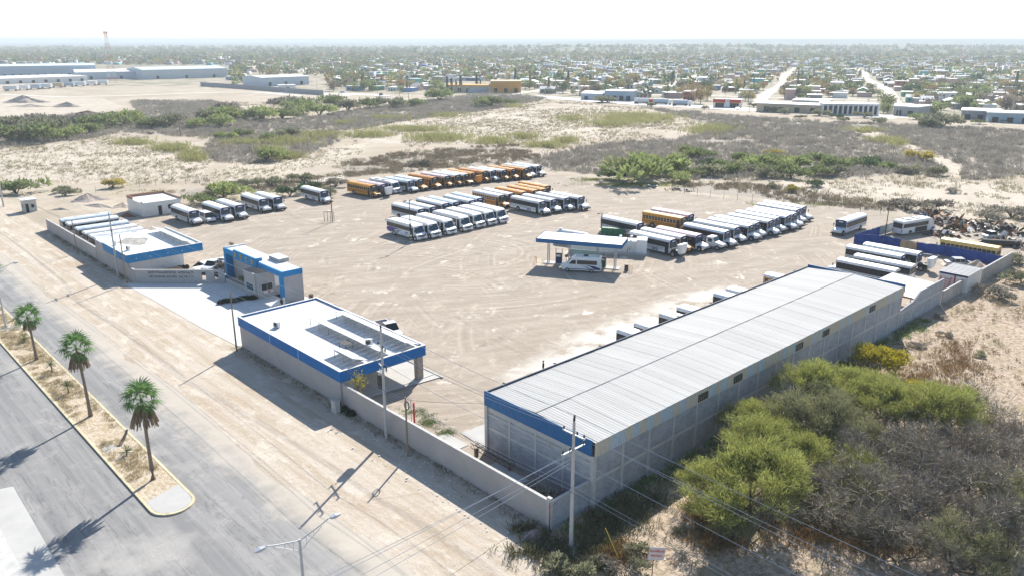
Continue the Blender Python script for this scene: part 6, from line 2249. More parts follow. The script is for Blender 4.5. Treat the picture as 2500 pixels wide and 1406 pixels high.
def palm(label, px, py, ty_crown, skirt, lean, seed, pos=None):
    p = Vector(pos) if pos else at(px, py)
    h = height_at(px, py, ty_crown) if not pos else ty_crown
    t = thing('palm_tree', label, 'palm tree', (p.x, p.y, .14), 0, 'fan palms on the street median')
    r_ = random.Random(seed)
    pts = [Vector((lean[0] * f_ * f_, lean[1] * f_ * f_, h * f_)) for f_ in np.linspace(0, 1, 9)]
    MB().tube(pts, [.24, .185, .165, .155, .15, .145, .14, .135, .13], 10).build('trunk', PTRUNK, t, smooth=True)
    top = pts[-1]
    nf_ = 24
    for k in range(nf_):
        f_ = k / (nf_ - 1)
        el = R(76 - 98 * f_) + r_.uniform(-.1, .1)
        az = k * 2.399 + r_.uniform(-.2, .2)
        s_ = r_.uniform(.82, 1.06)
        o = share('frond', FR[k % 3], t, top + Vector((0, 0, .1 - .25 * f_)), Euler((r_.uniform(-.3, .3), -el, az)), (s_, s_, s_))
    if skirt > 0:
        pos_, dr_, ln_, wd_ = [], [], [], []
        n_ = int(620 * skirt)
        for _ in range(n_):
            a, f_ = r_.uniform(0, 6.283), r_.random()
            rad = .26 + .66 * skirt * (f_ ** .7) + r_.uniform(-.08, .08)
            z = top.z - .55 - f_ * 1.25 * skirt
            pos_.append((top.x + rad * math.cos(a), top.y + rad * math.sin(a), z))
            dr_.append((math.cos(a) * .28, math.sin(a) * .28, -1))
            ln_.append(r_.uniform(.5, 1.0))
            wd_.append(r_.uniform(.06, .13))
        V_, F_ = blades(np.array(pos_), np.array(dr_), np.array(ln_), np.array(wd_))
        np_mesh('dead_skirt', V_, F_, LEAF_D, t)
    return t


palm('palm with green crown and no skirt, farthest of the three whole median palms', 90, 880, 775, .28, (-.1, .1), 1)
palm('middle of the three whole median palms, with a narrow brown skirt', 222, 1018, 850, .8, (-.22, .12), 2)
palm('nearest median palm with the widest brown skirt', 375, 1172, 975, 1.0, (-.02, -.06), 3)
palm('palm cut by the left edge of the picture on the median', 0, 0, 7.0, .5, (0, 0), 4, (-20.6, 90.5, .14))


def yucca(label, px, py, h, seed):
    p = at(px, py)
    t = thing('yucca', label, 'yucca', (p.x, p.y, .13), 0, 'small yuccas on the street median')
    r_ = random.Random(seed)
    MB().tube([(0, 0, 0), (.03, 0, h * .5), (0, .02, h)], [.09, .075, .07], 7).build('stem', PTRUNK, t)
    d_ = []
    for k in range(95):
        a, e_ = r_.uniform(0, 6.283), r_.uniform(-.5, 1.45)
        d_.append((math.cos(a) * math.cos(e_), math.sin(a) * math.cos(e_), math.sin(e_)))
    d_ = np.array(d_)
    V_, F_ = blades(np.tile(np.array([[0, 0.02, h]]), (95, 1)), d_, rng.uniform(.55, .8, 95), np.full(95, .035))
    np_mesh('blades', V_, F_, YUCCA, t)


yucca('taller yucca between the two skirted palms, farther one', 128, 912, 1.0, 1)
yucca('yucca with bare stem between the two skirted palms, nearer one', 168, 962, .9, 2)
yucca('stemless yucca beside the farthest whole palm', 60, 836, .3, 3)
yucca('small spiky yucca left of the nearest palm', 310, 1113, .35, 4)
lg = MB().tube([(0, 0, 0), (.5, .2, .25), (1.1, .35, .8), (1.3, .4, 1.1)], [.16, .15, .13, .12], 8).build('palm_stump', PTRUNK)
lg.location = (-20.9, 38.3, .13)
lg.rotation_euler = (0, 0, R(20))
tag(lg, 'leaning bare palm stump on the median between two palms', 'stump')


def branch(seed, h, spread, levels, kids_, r0=.14, wig=.35, up=.25, lim=5):
    r_ = random.Random(seed)
    segs, tips = [], []

    def rec(p, d, L_, r, lv):
        n_ = 2
        q = p
        for k in range(n_):
            d = (d + Vector((r_.gauss(0, wig), r_.gauss(0, wig), r_.gauss(up * .4, wig * .6)))).normalized()
            e_ = q + d * L_ / n_
            if e_.z < .15: e_.z = .15
            rr_ = r * (1 - .22 * (k + 1) / n_)
            segs.append((tuple(q), tuple(e_), r * (1 - .22 * k / n_), rr_))
            q = e_
        if lv >= levels - 2:
            tips.append((tuple(q), tuple(d), lv))
        if lv < levels:
            for _ in range(kids_):
                nd = (d + Vector((r_.gauss(0, .62), r_.gauss(0, .62), r_.gauss(up, .4)))).normalized()
                rec(q, nd, L_ * r_.uniform(.6, .85), rr_ * .62, lv + 1)
    for k in range(lim):
        a = 2 * math.pi * k / lim + r_.uniform(-.4, .4)
        rec(Vector((.1 * math.cos(a), .1 * math.sin(a), 0)), Vector((math.cos(a) * spread, math.sin(a) * spread, 1)).normalized(), h * .42, r0 * r_.uniform(.7, 1), 0)
    return segs, tips


def tree_proto(name, seed, h, spread, levels, kids_, leaf, nl, ll, lw, bark=BARK, lim=5, r0=.14, tw=0, up=.25):
    t = thing(name, name, 'tree')
    segs, tips = branch(seed, h, spread, levels, kids_, r0, lim=lim, up=up)
    V_, F_ = seg_tubes(segs, 4)
    np_mesh('trunk', V_, F_, bark, t)
    T_ = np.array([x[0] for x in tips])
    D_ = np.array([x[1] for x in tips])
    if nl:
        pos = np.repeat(T_, nl, 0) + rng.normal(0, .22, (len(T_) * nl, 3))
        dr_ = np.repeat(D_, nl, 0) * .9 + rng.normal(0, .55, (len(T_) * nl, 3)) + np.array([[0, 0, .35]])
        V_, F_ = blades(pos, dr_, rng.uniform(.6, 1.2, len(pos)) * ll, np.full(len(pos), lw))
        np_mesh('crown', V_, F_, leaf, t)
    if tw:
        pos = np.repeat(T_, tw, 0)
        dr_ = np.repeat(D_, tw, 0) + rng.normal(0, .55, (len(T_) * tw, 3))
        L_ = rng.uniform(.3, .9, len(pos))
        V_, F_ = blades(pos, dr_, L_, np.full(len(pos), .03))
        np_mesh('twigs', V_, F_, TWIG, t)
    t.location = (0, 0, -500)
    return t


GREENS = [tree_proto('mesquite_tree', 21 + k, 5.0, .85, 4, 3, LEAF_M if k != 2 else LEAF_M2, 26 if k != 2 else 14, .42, .038, lim=6) for k in range(3)]
BARES = [tree_proto('bare_tree', 41 + k, 4.6, .8, 4, 3, LEAF_M2, (4, 1, 2)[k], .24, .03, bark=BARK, lim=4, tw=5, r0=.11) for k in range(3)]
YELT = tree_proto('yellow_shrub', 61, 2.6, .7, 3, 3, LEAF_Y, 16, .26, .10, lim=5, r0=.07, up=.4)
USEDT = set()


def put_tree(p, x, y, s_, rz, label, group, z=0):
    sc_ = (s_ * 1.12, s_ * 1.12, s_)
    if p.name not in USEDT:
        USEDT.add(p.name)
        p.location, p.rotation_euler, p.scale = (x, y, z), (0, 0, rz), sc_
        tag(p, label, None, group)
        return p
    return dup(p, (x, y, z), rz, label, group, scale=sc_)


GT = 'mesquite trees beside the long warehouse wall'
tr = random.Random(5)
for px, py, s_, k, lab in ((1845, 1290, 1.12, 0, 'big bushy yellow-green mesquite standing nearest the overhead wires'), (1740, 1235, .62, 1, 'smaller mesquite tucked under the left side of the big one'),
                           (1880, 1150, .92, 1, 'green mesquite just behind the big nearest one'), (1850, 1085, .72, 0, 'mesquite close to the warehouse wall behind two others'), (1990, 1095, 1.0, 2, 'dull green mesquite in the middle of the thicket'),
                           (2010, 1020, .98, 0, 'bright mesquite whose crown touches the warehouse wall'), (2100, 1035, .98, 1, 'mesquite in front of the yellow shrubs'), (2150, 1075, .9, 0, 'mesquite at the far side of the thicket'),
                           (2275, 1065, 1.0, 1, 'separate upright mesquite right of the thicket'), (2060, 1130, .8, 2, 'half bare mesquite in the dark centre of the thicket'),
                           (2480, 1300, .8, 2, 'dull green mesquite cut by the right edge of the picture'), (2330, 1390, .7, 2, 'dull green mesquite at the bottom edge of the thicket'), (1790, 1330, .45, 2, 'low dusty mesquite by the shadow edge of the warehouse'), (2210, 1060, .7, 2, 'small mesquite between the thicket and the upright one'), (2110, 1230, .7, 1, 'lone green crown among the bare trees of the thicket'), (1940, 1190, .75, 0, 'mesquite filling the gap right behind the nearest big one')):
    p = at(px, py)
    put_tree(GREENS[k], p.x, p.y, s_, tr.uniform(0, 6), lab, GT)
GBR = 'leafless grey trees of the thicket'
bares = [(2030, 1290, .95), (2110, 1300, 1.0), (2200, 1290, .95), (2150, 1210, 1.0), (2240, 1190, 1.05), (2300, 1240, 1.0), (2290, 1330, .9), (2380, 1290, 1.05), (2420, 1220, 1.0), (2400, 1090, 1.05), (2330, 1150, .9), (2450, 1370, .9), (2190, 1370, .8), (2490, 1230, 1.0), (2090, 1170, .85), (2390, 1390, .85), (2230, 1110, .8), (2470, 1150, .8)]
blab = ['leftmost bare tree at the front of the thicket', 'bare tree second from the left along the thicket front', 'bare tree in the middle of the thicket front', 'bare tree just right of the dark centre of the thicket', 'tall bare tree in the centre of the thicket',
        'bare tree right of the centre of the thicket', 'low bare tree at the front of the thicket near the bottom edge', 'wide bare tree in the right half of the thicket', 'bare tree behind the wide one in the right half', 'lone dark-stemmed bare tree on the far right of the thicket',
        'bare tree between the upright mesquite and the lone bare one', 'bare tree near the bottom right corner', 'small bare tree at the bottom edge of the thicket', 'bare tree cut by the right picture edge', 'small bare tree behind the big yellow-green mesquite',
        'small bare tree at the bottom edge right of the dull mesquite', 'small bare tree at the foot of the upright mesquite', 'bare tree below the lone dark-stemmed one near the right edge']
for k, (px, py, s_) in enumerate(bares):
    p = at(px, py)
    put_tree(BARES[(k * 2) % 3], p.x, p.y, s_, tr.uniform(0, 6), blab[k], GBR)
for px, py, s_, lab in ((2135, 905, 1.0, 'yellow-green shrub against the warehouse wall'), (2180, 915, .95, 'bright yellow shrub right of the yellow-green one'), (2225, 965, .55, 'small yellow shrub in front of the bright yellow one')):
    p = at(px, py)
    put_tree(YELT, p.x, p.y, s_, tr.uniform(0, 6), lab, 'yellowing shrubs by the warehouse wall')
sap = tree_proto('sapling', 77, 2.9, .3, 3, 2, LEAF_Y, 4, .14, .10, bark=TWIG, lim=4, r0=.035, up=.7)
sap.location = (1.2, 30.0, 0)
sap.scale = (1.0, 1.0, 1.15)
tag(sap, 'thin sapling with yellow leaves at the corner of the right office', None, None)
fir = thing('conifer', 'scraggly dry conifer behind the left leg of the gate arch', 'tree', (14.2, 89.2, 0))
MB().tube([(0, 0, 0), (0, 0, 5.4)], [.12, .03], 7).build('trunk', BARK, fir)
pos, dr_ = [], []
for k in range(620):
    z = tr.uniform(.5, 5.2)
    a = tr.uniform(0, 6.283)
    rr_ = (5.6 - z) * .26 * tr.random()
    pos.append((rr_ * math.cos(a), rr_ * math.sin(a), z))
    dr_.append((math.cos(a), math.sin(a), .15))
V_, F_ = blades(np.array(pos), np.array(dr_), rng.uniform(.2, .5, 620), np.full(620, .07))
np_mesh('crown', V_, F_, leafmat('dry_conifer', (0.17, 0.15, 0.08)), fir)
scrap('brush_pile', 'pile of cut dry branches behind the lettered entrance wall', [(12.9, 91.0, .9)], 130, TWIG, .7, 1.6, 21, .04)


def clump(name, label, cat, pts, m_, n_, hmin, hmax, ll, lw, seed, kind=None, group=None, spread=1.2):
    """one leafy plant or hedge built of many small leaf faces around the given points (x,y,r,h)"""
    P = np.array(pts, float)
    idx = rng.integers(0, len(P), n_)
    a = rng.uniform(0, 6.283, n_)
    rad = np.sqrt(rng.random(n_))
    x = P[idx, 0] + np.cos(a) * rad * P[idx, 2]
    y = P[idx, 1] + np.sin(a) * rad * P[idx, 2]
    z = rng.random(n_) ** .6 * P[idx, 3] * np.sqrt(np.clip(1 - rad ** 2 * .8, 0, 1)) + hmin
    d = np.stack([np.cos(a) * .6, np.sin(a) * .6, np.full(n_, .5)], 1) + rng.normal(0, .5, (n_, 3))
    V_, F_ = blades(np.stack([x, y, z], 1), d, rng.uniform(.6, 1.2, n_) * ll, np.full(n_, lw))
    o = np_mesh(name, V_, F_, m_)
    return tag(o, label, cat, group, kind)


hp = [(5.2 + .42 * k, 74.2 - .10 * k + .3 * math.sin(k), .42, .55) for k in range(14)]
clump('hedge', 'dark trimmed hedge island on the pale forecourt', 'hedge', hp, LEAF_H, 2600, .02, .5, .22, .12, 1)
clump('planter_shrub', 'green shrub growing in the planter under the gate arch', 'shrub', [(13.2, 78.0, .8, 2.0), (13.6, 77.4, .7, 1.7)], GRASSG, 1100, .6, 2, .32, .13, 2)
clump('planter_plants', 'low green ground plants filling the gate planter', 'plants', [(12.6 + .5 * (k % 4), 78 + .35 * k, .6, .4) for k in range(16)], GRASSG, 1300, .6, .5, .25, .12, 3)
clump('wall_weeds', 'green weeds along the foot of the street wall near the meter box', 'weeds', [(-.8, 31.6, .5, .7), (-.6, 30.2, .5, .4), (-.6, 28.8, .5, .35)], LEAF_H, 700, 0, .5, .25, .09, 4)


def scatter(name, label, cat, X, Y, m_, nb, hgt, wid, rad, kind='stuff', seed=0, upb=1.0, zs=None):
    """ground cover: nb blades at every point, all in one object"""
    n_ = len(X)
    hg = np.broadcast_to(hgt, (n_,)) if np.ndim(hgt) else np.full(n_, hgt)
    rd = np.broadcast_to(rad, (n_,)) if np.ndim(rad) else np.full(n_, rad)
    a = rng.uniform(0, 6.283, (n_, nb))
    rr_ = np.sqrt(rng.random((n_, nb))) * rd[:, None]
    x = X[:, None] + np.cos(a) * rr_
    y = Y[:, None] + np.sin(a) * rr_
    z = np.zeros_like(x) if zs is None else np.repeat(zs[:, None], nb, 1)
    d = np.stack([np.cos(a) * .55 + rng.normal(0, .3, a.shape), np.sin(a) * .55 + rng.normal(0, .3, a.shape), np.full(a.shape, upb)], -1).reshape(-1, 3)
    L_ = (hg[:, None] * rng.uniform(.55, 1.2, (n_, nb))).reshape(-1)
    V_, F_ = blades(np.stack([x, y, z], -1).reshape(-1, 3), d, L_, L_ * 0 + wid)
    o = np_mesh(name, V_, F_, m_)
    return tag(o, label, cat, None, kind)


def gz(X, Y):
    """height of the ground sheet at X,Y (bilinear)"""
    i = np.clip(np.searchsorted(gx, X) - 1, 0, len(gx) - 2)
    j = np.clip(np.searchsorted(gy, Y) - 1, 0, len(gy) - 2)
    fx = (X - gx[i]) / (gx[i + 1] - gx[i])
    fy = (Y - gy[j]) / (gy[j + 1] - gy[j])
    return (GZ[j, i] * (1 - fx) + GZ[j, i + 1] * fx) * (1 - fy) + (GZ[j + 1, i] * (1 - fx) + GZ[j + 1, i + 1] * fx) * fy


def sample(polys, n_, thr=.45, sc_=14, seed=0, excl=()):
    X_, Y_ = [], []
    areas = []
    for q in polys:
        a = 0
        for i in range(len(q)):
            a += q[i][0] * q[(i + 1) % len(q)][1] - q[(i + 1) % len(q)][0] * q[i][1]
        areas.append(abs(a))
    tot = sum(areas)
    for q, ar in zip(polys, areas):
        want = int(n_ * ar / tot)
        bx = [p[0] for p in q]
        by = [p[1] for p in q]
        x = rng.uniform(min(bx), max(bx), want * 6)
        y = rng.uniform(min(by), max(by), want * 6)
        k = inpoly(x, y, q) & (fbm(x, y, sc_, seed) > thr)
        for e_ in excl:
            k &= ~inpoly(x, y, e_)
        x, y = x[k][:want], y[k][:want]
        X_.append(x)
        Y_.append(y)
    return np.concatenate(X_), np.concatenate(Y_)


BZ = [pxs(z) for z in BRUSHZ]
PZ = pxs(PATHZ)
X_, Y_ = sample(BZ[:4], 12500, .30, 12, 3, [PZ, LOT])
hh_ = rng.uniform(.7, 1.7, len(X_)) * (.7 + .6 * fbm(X_, Y_, 20, 5))
scatter('brush', 'grey leafless brush covering the open field beyond the yard', 'brush', X_, Y_, BRUSH, 24, hh_, .13, hh_ * .75, zs=gz(X_, Y_))
X_, Y_ = sample(BZ[4:], 1700, .4, 8, 6, [LOT])
hh_ = rng.uniform(.4, 1.1, len(X_))
scatter('brush', 'dry tan brush along the back edge of the yard', 'brush', X_, Y_, leafmat('tan_brush', (0.26, 0.21, 0.14), .4, .2, scale=.2), 22, hh_, .10, hh_ * .8, zs=gz(X_, Y_))
SZ = [pxs(z) for z in SANDZ[:5] if z[0][1] != 235]
X_, Y_ = sample(SZ, 5200, .40, 18, 9, [LOT])
hh_ = rng.uniform(.2, .8, len(X_))
FZ = [pxs([(0, 300), (560, 252), (1300, 240), (1900, 300), (2500, 322), (2500, 560), (2200, 505), (1640, 447), (1330, 412), (830, 432), (560, 450), (200, 475), (0, 480)])]
XX, YY = sample(FZ, 15000, .47, 16, 31, [LOT])
hw_ = rng.uniform(.25, .8, len(XX))
scatter('low_brush', 'low tan and olive brush thinly spread over the whole field', 'brush', XX, YY, leafmat('olive_tan_brush', (0.30, 0.265, 0.165), .45, .25, scale=.12), 11, hw_, .10, hw_ * .9, zs=gz(XX, YY))
scatter('weeds', 'sparse dry weeds dotted over the sandy clearings', 'weeds', X_, Y_, WEED, 9, hh_, .09, hh_ * .7, zs=gz(X_, Y_))
# tall pale-green reeds in streaks
RP = [(1010, 320, 105, 7), (900, 334, 75, 7), (1280, 338, 45, 5), (1550, 292, 130, 14), (1395, 292, 45, 6), (1740, 320, 75, 12), (1490, 306, 70, 7), (660, 374, 40, 12), (1380, 348, 40, 7), (1200, 350, 60, 8), (420, 366, 60, 9),
      (330, 352, 60, 6), (470, 384, 40, 13), (2150, 345, 45, 7), (2190, 352, 30, 9), (2110, 322, 60, 5), (1090, 285, 60, 5), (950, 292, 70, 6), (840, 304, 35, 5), (1070, 340, 90, 10), (700, 350, 90, 9), (780, 335, 60, 8), (590, 352, 60, 8), (1330, 360, 60, 6), (700, 385, 50, 6), (1260, 262, 40, 4)]
xs_, ys_ = [], []
for cx, cy_, rx, ry_ in RP:
    n_ = int(rx * ry_ * .42)
    u = rng.normal(0, .42, n_) * rx + cx
    v = rng.normal(0, .42, n_) * ry_ + cy_
    for a, b in zip(u, v):
        p = at(a, b)
        xs_.append(p.x)
        ys_.append(p.y)
X_, Y_ = np.array(xs_), np.array(ys_)
scatter('reeds', 'streaks of tall yellow-green reeds across the open field', 'reeds', X_, Y_, REED, 9, rng.uniform(1.0, 2.3, len(X_)), .12, .7, upb=2.6, zs=gz(X_, Y_))
# near scrub beside the warehouse, dry grass on the median and the verge foot
n_ = 420
X_ = np.concatenate([rng.uniform(0, 120, n_), -rng.uniform(.3, 4.5, 160)])
Y_ = np.concatenate([-rng.uniform(1, 26, n_), rng.uniform(-14, 30, 160)])
lt_ = MB()
for x, y in zip(X_, Y_):
    s_ = rng.uniform(.04, .16)
    a_ = rng.uniform(0, 3)
    lt_.prism([(x + s_ * math.cos(a_ + q), y + s_ * .6 * math.sin(a_ + q)) for q in (0, 1.6, 3.2, 4.7)], .01, .02 + s_ * .5)
tag(lt_.build('litter', mat('pale_litter', (.6, .6, .58), .7, var=.3, scale=.3)), 'pale stones and scraps of litter strewn over the scrub and verge', 'litter', None, 'stuff')
n_ = 9000
X_ = rng.uniform(0, 150, n_)
Y_ = rng.uniform(-75, -.9, n_)
k = (fbm(X_, Y_, 6, 2) > .44) & (Y_ < -.9 - .6 * rng.random(n_))
X_, Y_ = X_[k], Y_[k]
hh_ = rng.uniform(.12, .55, len(X_))
scatter('dry_grass', 'dry grass tufts on the scrubland beside the warehouse', 'grass', X_, Y_, leafmat('scrub_grass', (0.31, 0.24, 0.13), .45, .2, scale=.3), 13, hh_, .05, hh_ * .7)
n_ = 900
X_ = rng.uniform(0.5, 75, n_)
Y_ = -0.7 - np.abs(rng.normal(0, 1.3, n_))
scatter('green_weeds', 'green weeds growing in the shade along the warehouse wall', 'weeds', X_, Y_, GRASSG, 12, rng.uniform(.12, .5, n_), .06, .35)
n_ = 5200
X_ = rng.uniform(XI0 + .35, XI1 - .35, n_)
Y_ = rng.uniform(27, 130, n_)
k = fbm(X_, Y_, 2.6, 4) > .47
X_, Y_ = X_[k], Y_[k]
scatter('median_grass', 'straw-coloured grass on the street median', 'grass', X_, Y_, DRYG, 14, rng.uniform(.06, .18, len(X_)), .03, .25, zs=np.full(len(X_), .14))
n_ = 900
Y_ = rng.uniform(-14, 140, n_)
X_ = -.45 - np.abs(rng.normal(0, .55, n_))
k = (Y_ < 56) | (Y_ > 97)
scatter('verge_weeds', 'dark weeds along the shaded foot of the street wall', 'weeds', X_[k], Y_[k], leafmat('verge_weed_leaf', (.16, .14, .07), .4, .2), 9, rng.uniform(.06, .28, int(k.sum())), .035, .3)
xs_, ys_ = [], []
for px, py, rx, ry_, m_ in ((1045, 1030, 32, 16, 90), (1090, 1056, 20, 9, 45), (1010, 1005, 40, 10, 50)):
    for _ in range(m_):
        p = at(rng.normal(px, rx * .5), rng.normal(py, ry_ * .5))
        xs_.append(max(p.x, .4))
        ys_.append(p.y)
scatter('yard_grass', 'patch of green grass inside the yard behind the street wall', 'grass', np.array(xs_), np.array(ys_), GRASSG, 14, .13, .04, .35)
xs_, ys_ = [], []
for px, py, rx, ry_, m_ in ((1560, 452, 110, 5, 160), (1450, 440, 50, 4, 60), (2010, 500, 160, 5, 60), (520, 475, 60, 4, 40), (640, 470, 80, 5, 70), (350, 470, 60, 4, 40)):
    for _ in range(m_):
        p = at(rng.normal(px, rx * .5), rng.normal(py, ry_ * .5))
        xs_.append(p.x)
        ys_.append(p.y)
scatter('edge_grass', 'bright grass along the back edge of the yard', 'grass', np.array(xs_), np.array(ys_), leafmat('edge_green', (0.2, 0.24, 0.06), .3, .3), 22, .35, .08, .9)

def splash(name, label, spots, m_, nb, h0, h1, wd_, rad):
    xs2, ys2 = [], []
    for px, py, rx, ry_, m2 in spots:
        for _ in range(m2):
            p = at(rng.normal(px, rx * .5), rng.normal(py, ry_ * .5))
            if p.x > -.3 and p.y > -.3:
                continue
            xs2.append(p.x)
            ys2.append(p.y)
    scatter(name, label, 'weeds', np.array(xs2), np.array(ys2), m_, nb, rng.uniform(h0, h1, len(xs2)), wd_, rad)


splash('corner_weeds', 'dark tangled weeds round the foot of the near utility pole', [(1330, 1340, 90, 40, 130), (1450, 1330, 60, 50, 110), (1500, 1275, 80, 40, 130), (1275, 1290, 25, 10, 25), (1570, 1230, 90, 40, 90), (1420, 1390, 100, 25, 90)],
       leafmat('corner_weed_leaf', (.13, .13, .06), .45, .2), 16, .2, .7, .05, .4)
splash('brown_weeds', 'rust-brown dry weeds at the feet of the mesquites', [(1715, 1255, 50, 40, 90), (1760, 1310, 60, 40, 110), (1990, 1300, 120, 40, 130), (2150, 1320, 120, 40, 120), (2290, 1080, 120, 60, 130), (1500, 1350, 60, 30, 60), (2250, 930, 80, 40, 120), (2330, 880, 90, 50, 120)],
       leafmat('brown_weed_leaf', (.27, .17, .07), .45, .2), 16, .25, .75, .05, .45)

# individual bushes of the field
def bush_proto(seed, dense=1.0):
    t = thing('bush', 'bush', 'bush')
    r_ = random.Random(seed)
    lob = [(r_.gauss(0, .5), r_.gauss(0, .5), r_.uniform(.35, .6), r_.uniform(.75, 1.15)) for _ in range(9)]
    n_ = int(900 * dense)
    P = np.array(lob)
    idx = rng.integers(0, len(P), n_)
    d = rng.normal(size=(n_, 3))
    d /= np.linalg.norm(d, axis=1, keepdims=True)
    d[:, 2] = np.abs(d[:, 2])
    q = np.stack([P[idx, 0], P[idx, 1], P[idx, 3] * .45], 1) + d * (P[idx, 2] * rng.uniform(.6, 1.05, n_))[:, None]
    V_, F_ = blades(q, d + rng.normal(0, .4, (n_, 3)) + np.array([[0, 0, .4]]), rng.uniform(.14, .34, n_), np.full(n_, .10))
    np_mesh('foliage', V_, F_, LEAF_B, t)
    mb = MB()
    for _ in range(7):
        a = r_.uniform(0, 6.283)
        mb.tube([(0, 0, 0), (.35 * math.cos(a), .35 * math.sin(a), .5), (.6 * math.cos(a), .6 * math.sin(a), .85)], [.05, .035, .015], 4)
    mb.build('stem', BARK, t)
    t.location = (0, 0, -500)
    return t


BP = [bush_proto(k) for k in range(3)]
CG = {'green': (.21, .245, .10), 'bright': (.28, .32, .12), 'dull': (.24, .24, .15), 'yellow': (.42, .35, .09), 'dark': (.08, .12, .055), 'grey': (.29, .26, .21)}
FB = [(1555, 440, 130, 'bright'), (1625, 420, 95, 'bright'), (1600, 425, 80, 'green'), (1690, 388, 60, 'bright'), (1720, 385, 40, 'green'), (1665, 445, 50, 'bright'), (1510, 440, 60, 'dark'), (1860, 408, 75, 'bright'), (1810, 398, 45, 'green'), (1900, 404, 55, 'green'),
      (1950, 410, 65, 'bright'), (1985, 398, 55, 'green'), (2022, 412, 62, 'green'), (1872, 434, 60, 'dull'), (1930, 436, 75, 'green'), (1990, 428, 55, 'green'), (2072, 412, 55, 'green'), (2120, 408, 55, 'dark'), (2168, 416, 45, 'green'), (2215, 422, 45, 'dull'), (1730, 430, 60, 'dull'),
      (1690, 430, 50, 'green'), (1780, 424, 60, 'green'), (1745, 408, 45, 'dark'), (1835, 420, 50, 'dull'), (2035, 430, 50, 'dull'), (2290, 428, 40, 'dull'), (2250, 395, 45, 'yellow'), (1895, 380, 30, 'yellow'), (1990, 458, 34, 'dark'), (1935, 470, 30, 'yellow'), (1885, 462, 26, 'dull'),
      (30, 345, 85, 'dull'), (75, 348, 95, 'green'), (122, 332, 85, 'dull'), (165, 342, 65, 'bright'), (215, 328, 60, 'green'), (242, 315, 75, 'green'), (300, 308, 70, 'bright'), (335, 302, 42, 'yellow'), (372, 314, 62, 'green'), (415, 310, 60, 'dull'), (480, 312, 50, 'bright'), (560, 298, 75, 'bright'),
      (600, 294, 60, 'green'), (640, 294, 65, 'bright'), (690, 290, 60, 'green'), (740, 278, 75, 'green'), (780, 284, 60, 'bright'), (820, 264, 60, 'green'), (850, 273, 50, 'dull'), (900, 264, 50, 'green'), (960, 264, 52, 'dull'), (1010, 260, 42, 'green'), (1072, 248, 52, 'green'), (700, 268, 70, 'grey'), (545, 275, 50, 'grey'),
      (540, 312, 60, 'bright'), (500, 300, 60, 'dull'), (20, 312, 60, 'dull'), (100, 310, 60, 'grey'), (180, 312, 60, 'grey'), (260, 300, 50, 'dull'), (820, 247, 26, 'dark'), (545, 482, 75, 'bright'), (500, 499, 60, 'green'), (570, 470, 50, 'bright'), (40, 472, 72, 'green'), (160, 480, 42, 'dull'), (275, 462, 45, 'yellow'),
      (1195, 262, 62, 'green'), (1245, 256, 30, 'green'), (650, 392, 62, 'bright'), (545, 340, 40, 'bright'), (590, 335, 40, 'green'), (655, 345, 40, 'green'), (710, 335, 50, 'dull'), (2237, 294, 36, 'green'), (2045, 290, 22, 'dark'), (1952, 290, 20, 'dull'), (2110, 290, 32, 'dull'), (2000, 284, 30, 'dull'), (1890, 274, 24, 'dull'),
      (1915, 278, 26, 'dull'), (2150, 302, 34, 'dull'), (2390, 305, 22, 'green'), (2060, 296, 26, 'dull'), (1720, 268, 18, 'dull'), (1590, 262, 20, 'dull'), (1840, 262, 18, 'green'), (1470, 250, 40, 'dull'), (1485, 252, 34, 'dull'), (2300, 312, 70, 'dull'), (2270, 316, 50, 'dull'), (2320, 470, 30, 'grey'), (2160, 505, 30, 'grey'), (2470, 530, 60, 'grey'), (2410, 535, 60, 'grey'), (2210, 510, 60, 'grey'), (2280, 512, 50, 'grey'), (2440, 725, 55, 'grey'), (2495, 690, 60, 'dull'), (2470, 640, 50, 'dull'),
      (1030, 405, 40, 'grey'), (820, 455, 40, 'grey'), (740, 445, 40, 'dull'), (660, 455, 50, 'dull'), (770, 470, 50, 'dark'), (800, 478, 40, 'dull'), (708, 478, 50, 'dark'), (600, 455, 36, 'dull'), (150, 470, 34, 'dull'), (1555, 1365, 70, 'dull'), (1480, 1385, 60, 'grey'), (1655, 1300, 30, 'dull'), (1380, 1400, 80, 'dull'), (2240, 845, 30, 'grey'), (2290, 775, 26, 'grey'), (2395, 870, 26, 'dull'), (2310, 820, 24, 'grey')]
cnt = {}
for k, (px, py, wpx, c_) in enumerate(sorted(FB, key=lambda q: q[0])):
    p = at(px, py)
    s_ = wpx * mpp(px, py) / 2.1
    rgb = CG[c_]
    j = tr.uniform(.8, 1.2)
    z = float(gz(np.array([p.x]), np.array([p.y]))[0])
    reg = 'beside the highway' if py < 330 and px > 1560 else 'in the scrub near the warehouse' if py > 600 else 'at the edge of the yard' if py > 440 else 'in the open field'
    key = (c_, reg)
    cnt[key] = cnt.get(key, 0) + 1
    nm = {'green': 'mid green', 'bright': 'bright yellow-green', 'dull': 'dull olive', 'yellow': 'yellowing', 'dark': 'dark green', 'grey': 'grey leafless'}[c_]
    o = dup(BP[k % 3], (p.x, p.y, z - .05), tr.uniform(0, 6), '%s bush %s, %s such from the left' % (nm, reg, nth(cnt[key] - 1)), 'bushes ' + reg, scale=(s_, s_, s_ * tr.uniform(.72, 1.0)))
    for c in KIDS[o.name]:
        c.color = (rgb[0] * j, rgb[1] * j, rgb[2] * j, 1)
for b in BP:
    for c in KIDS[b.name]:
        bpy.data.objects.remove(c)
    bpy.data.objects.remove(b)
# ------------------------------------------------------------------ landmarks of the town and the industrial strip
def row_dir(px0, py0, px1, py1):
    a, b = at(px0, py0), at(px1, py1)
    return a, b, math.atan2(b.y - a.y, b.x - a.x), (b - a).length


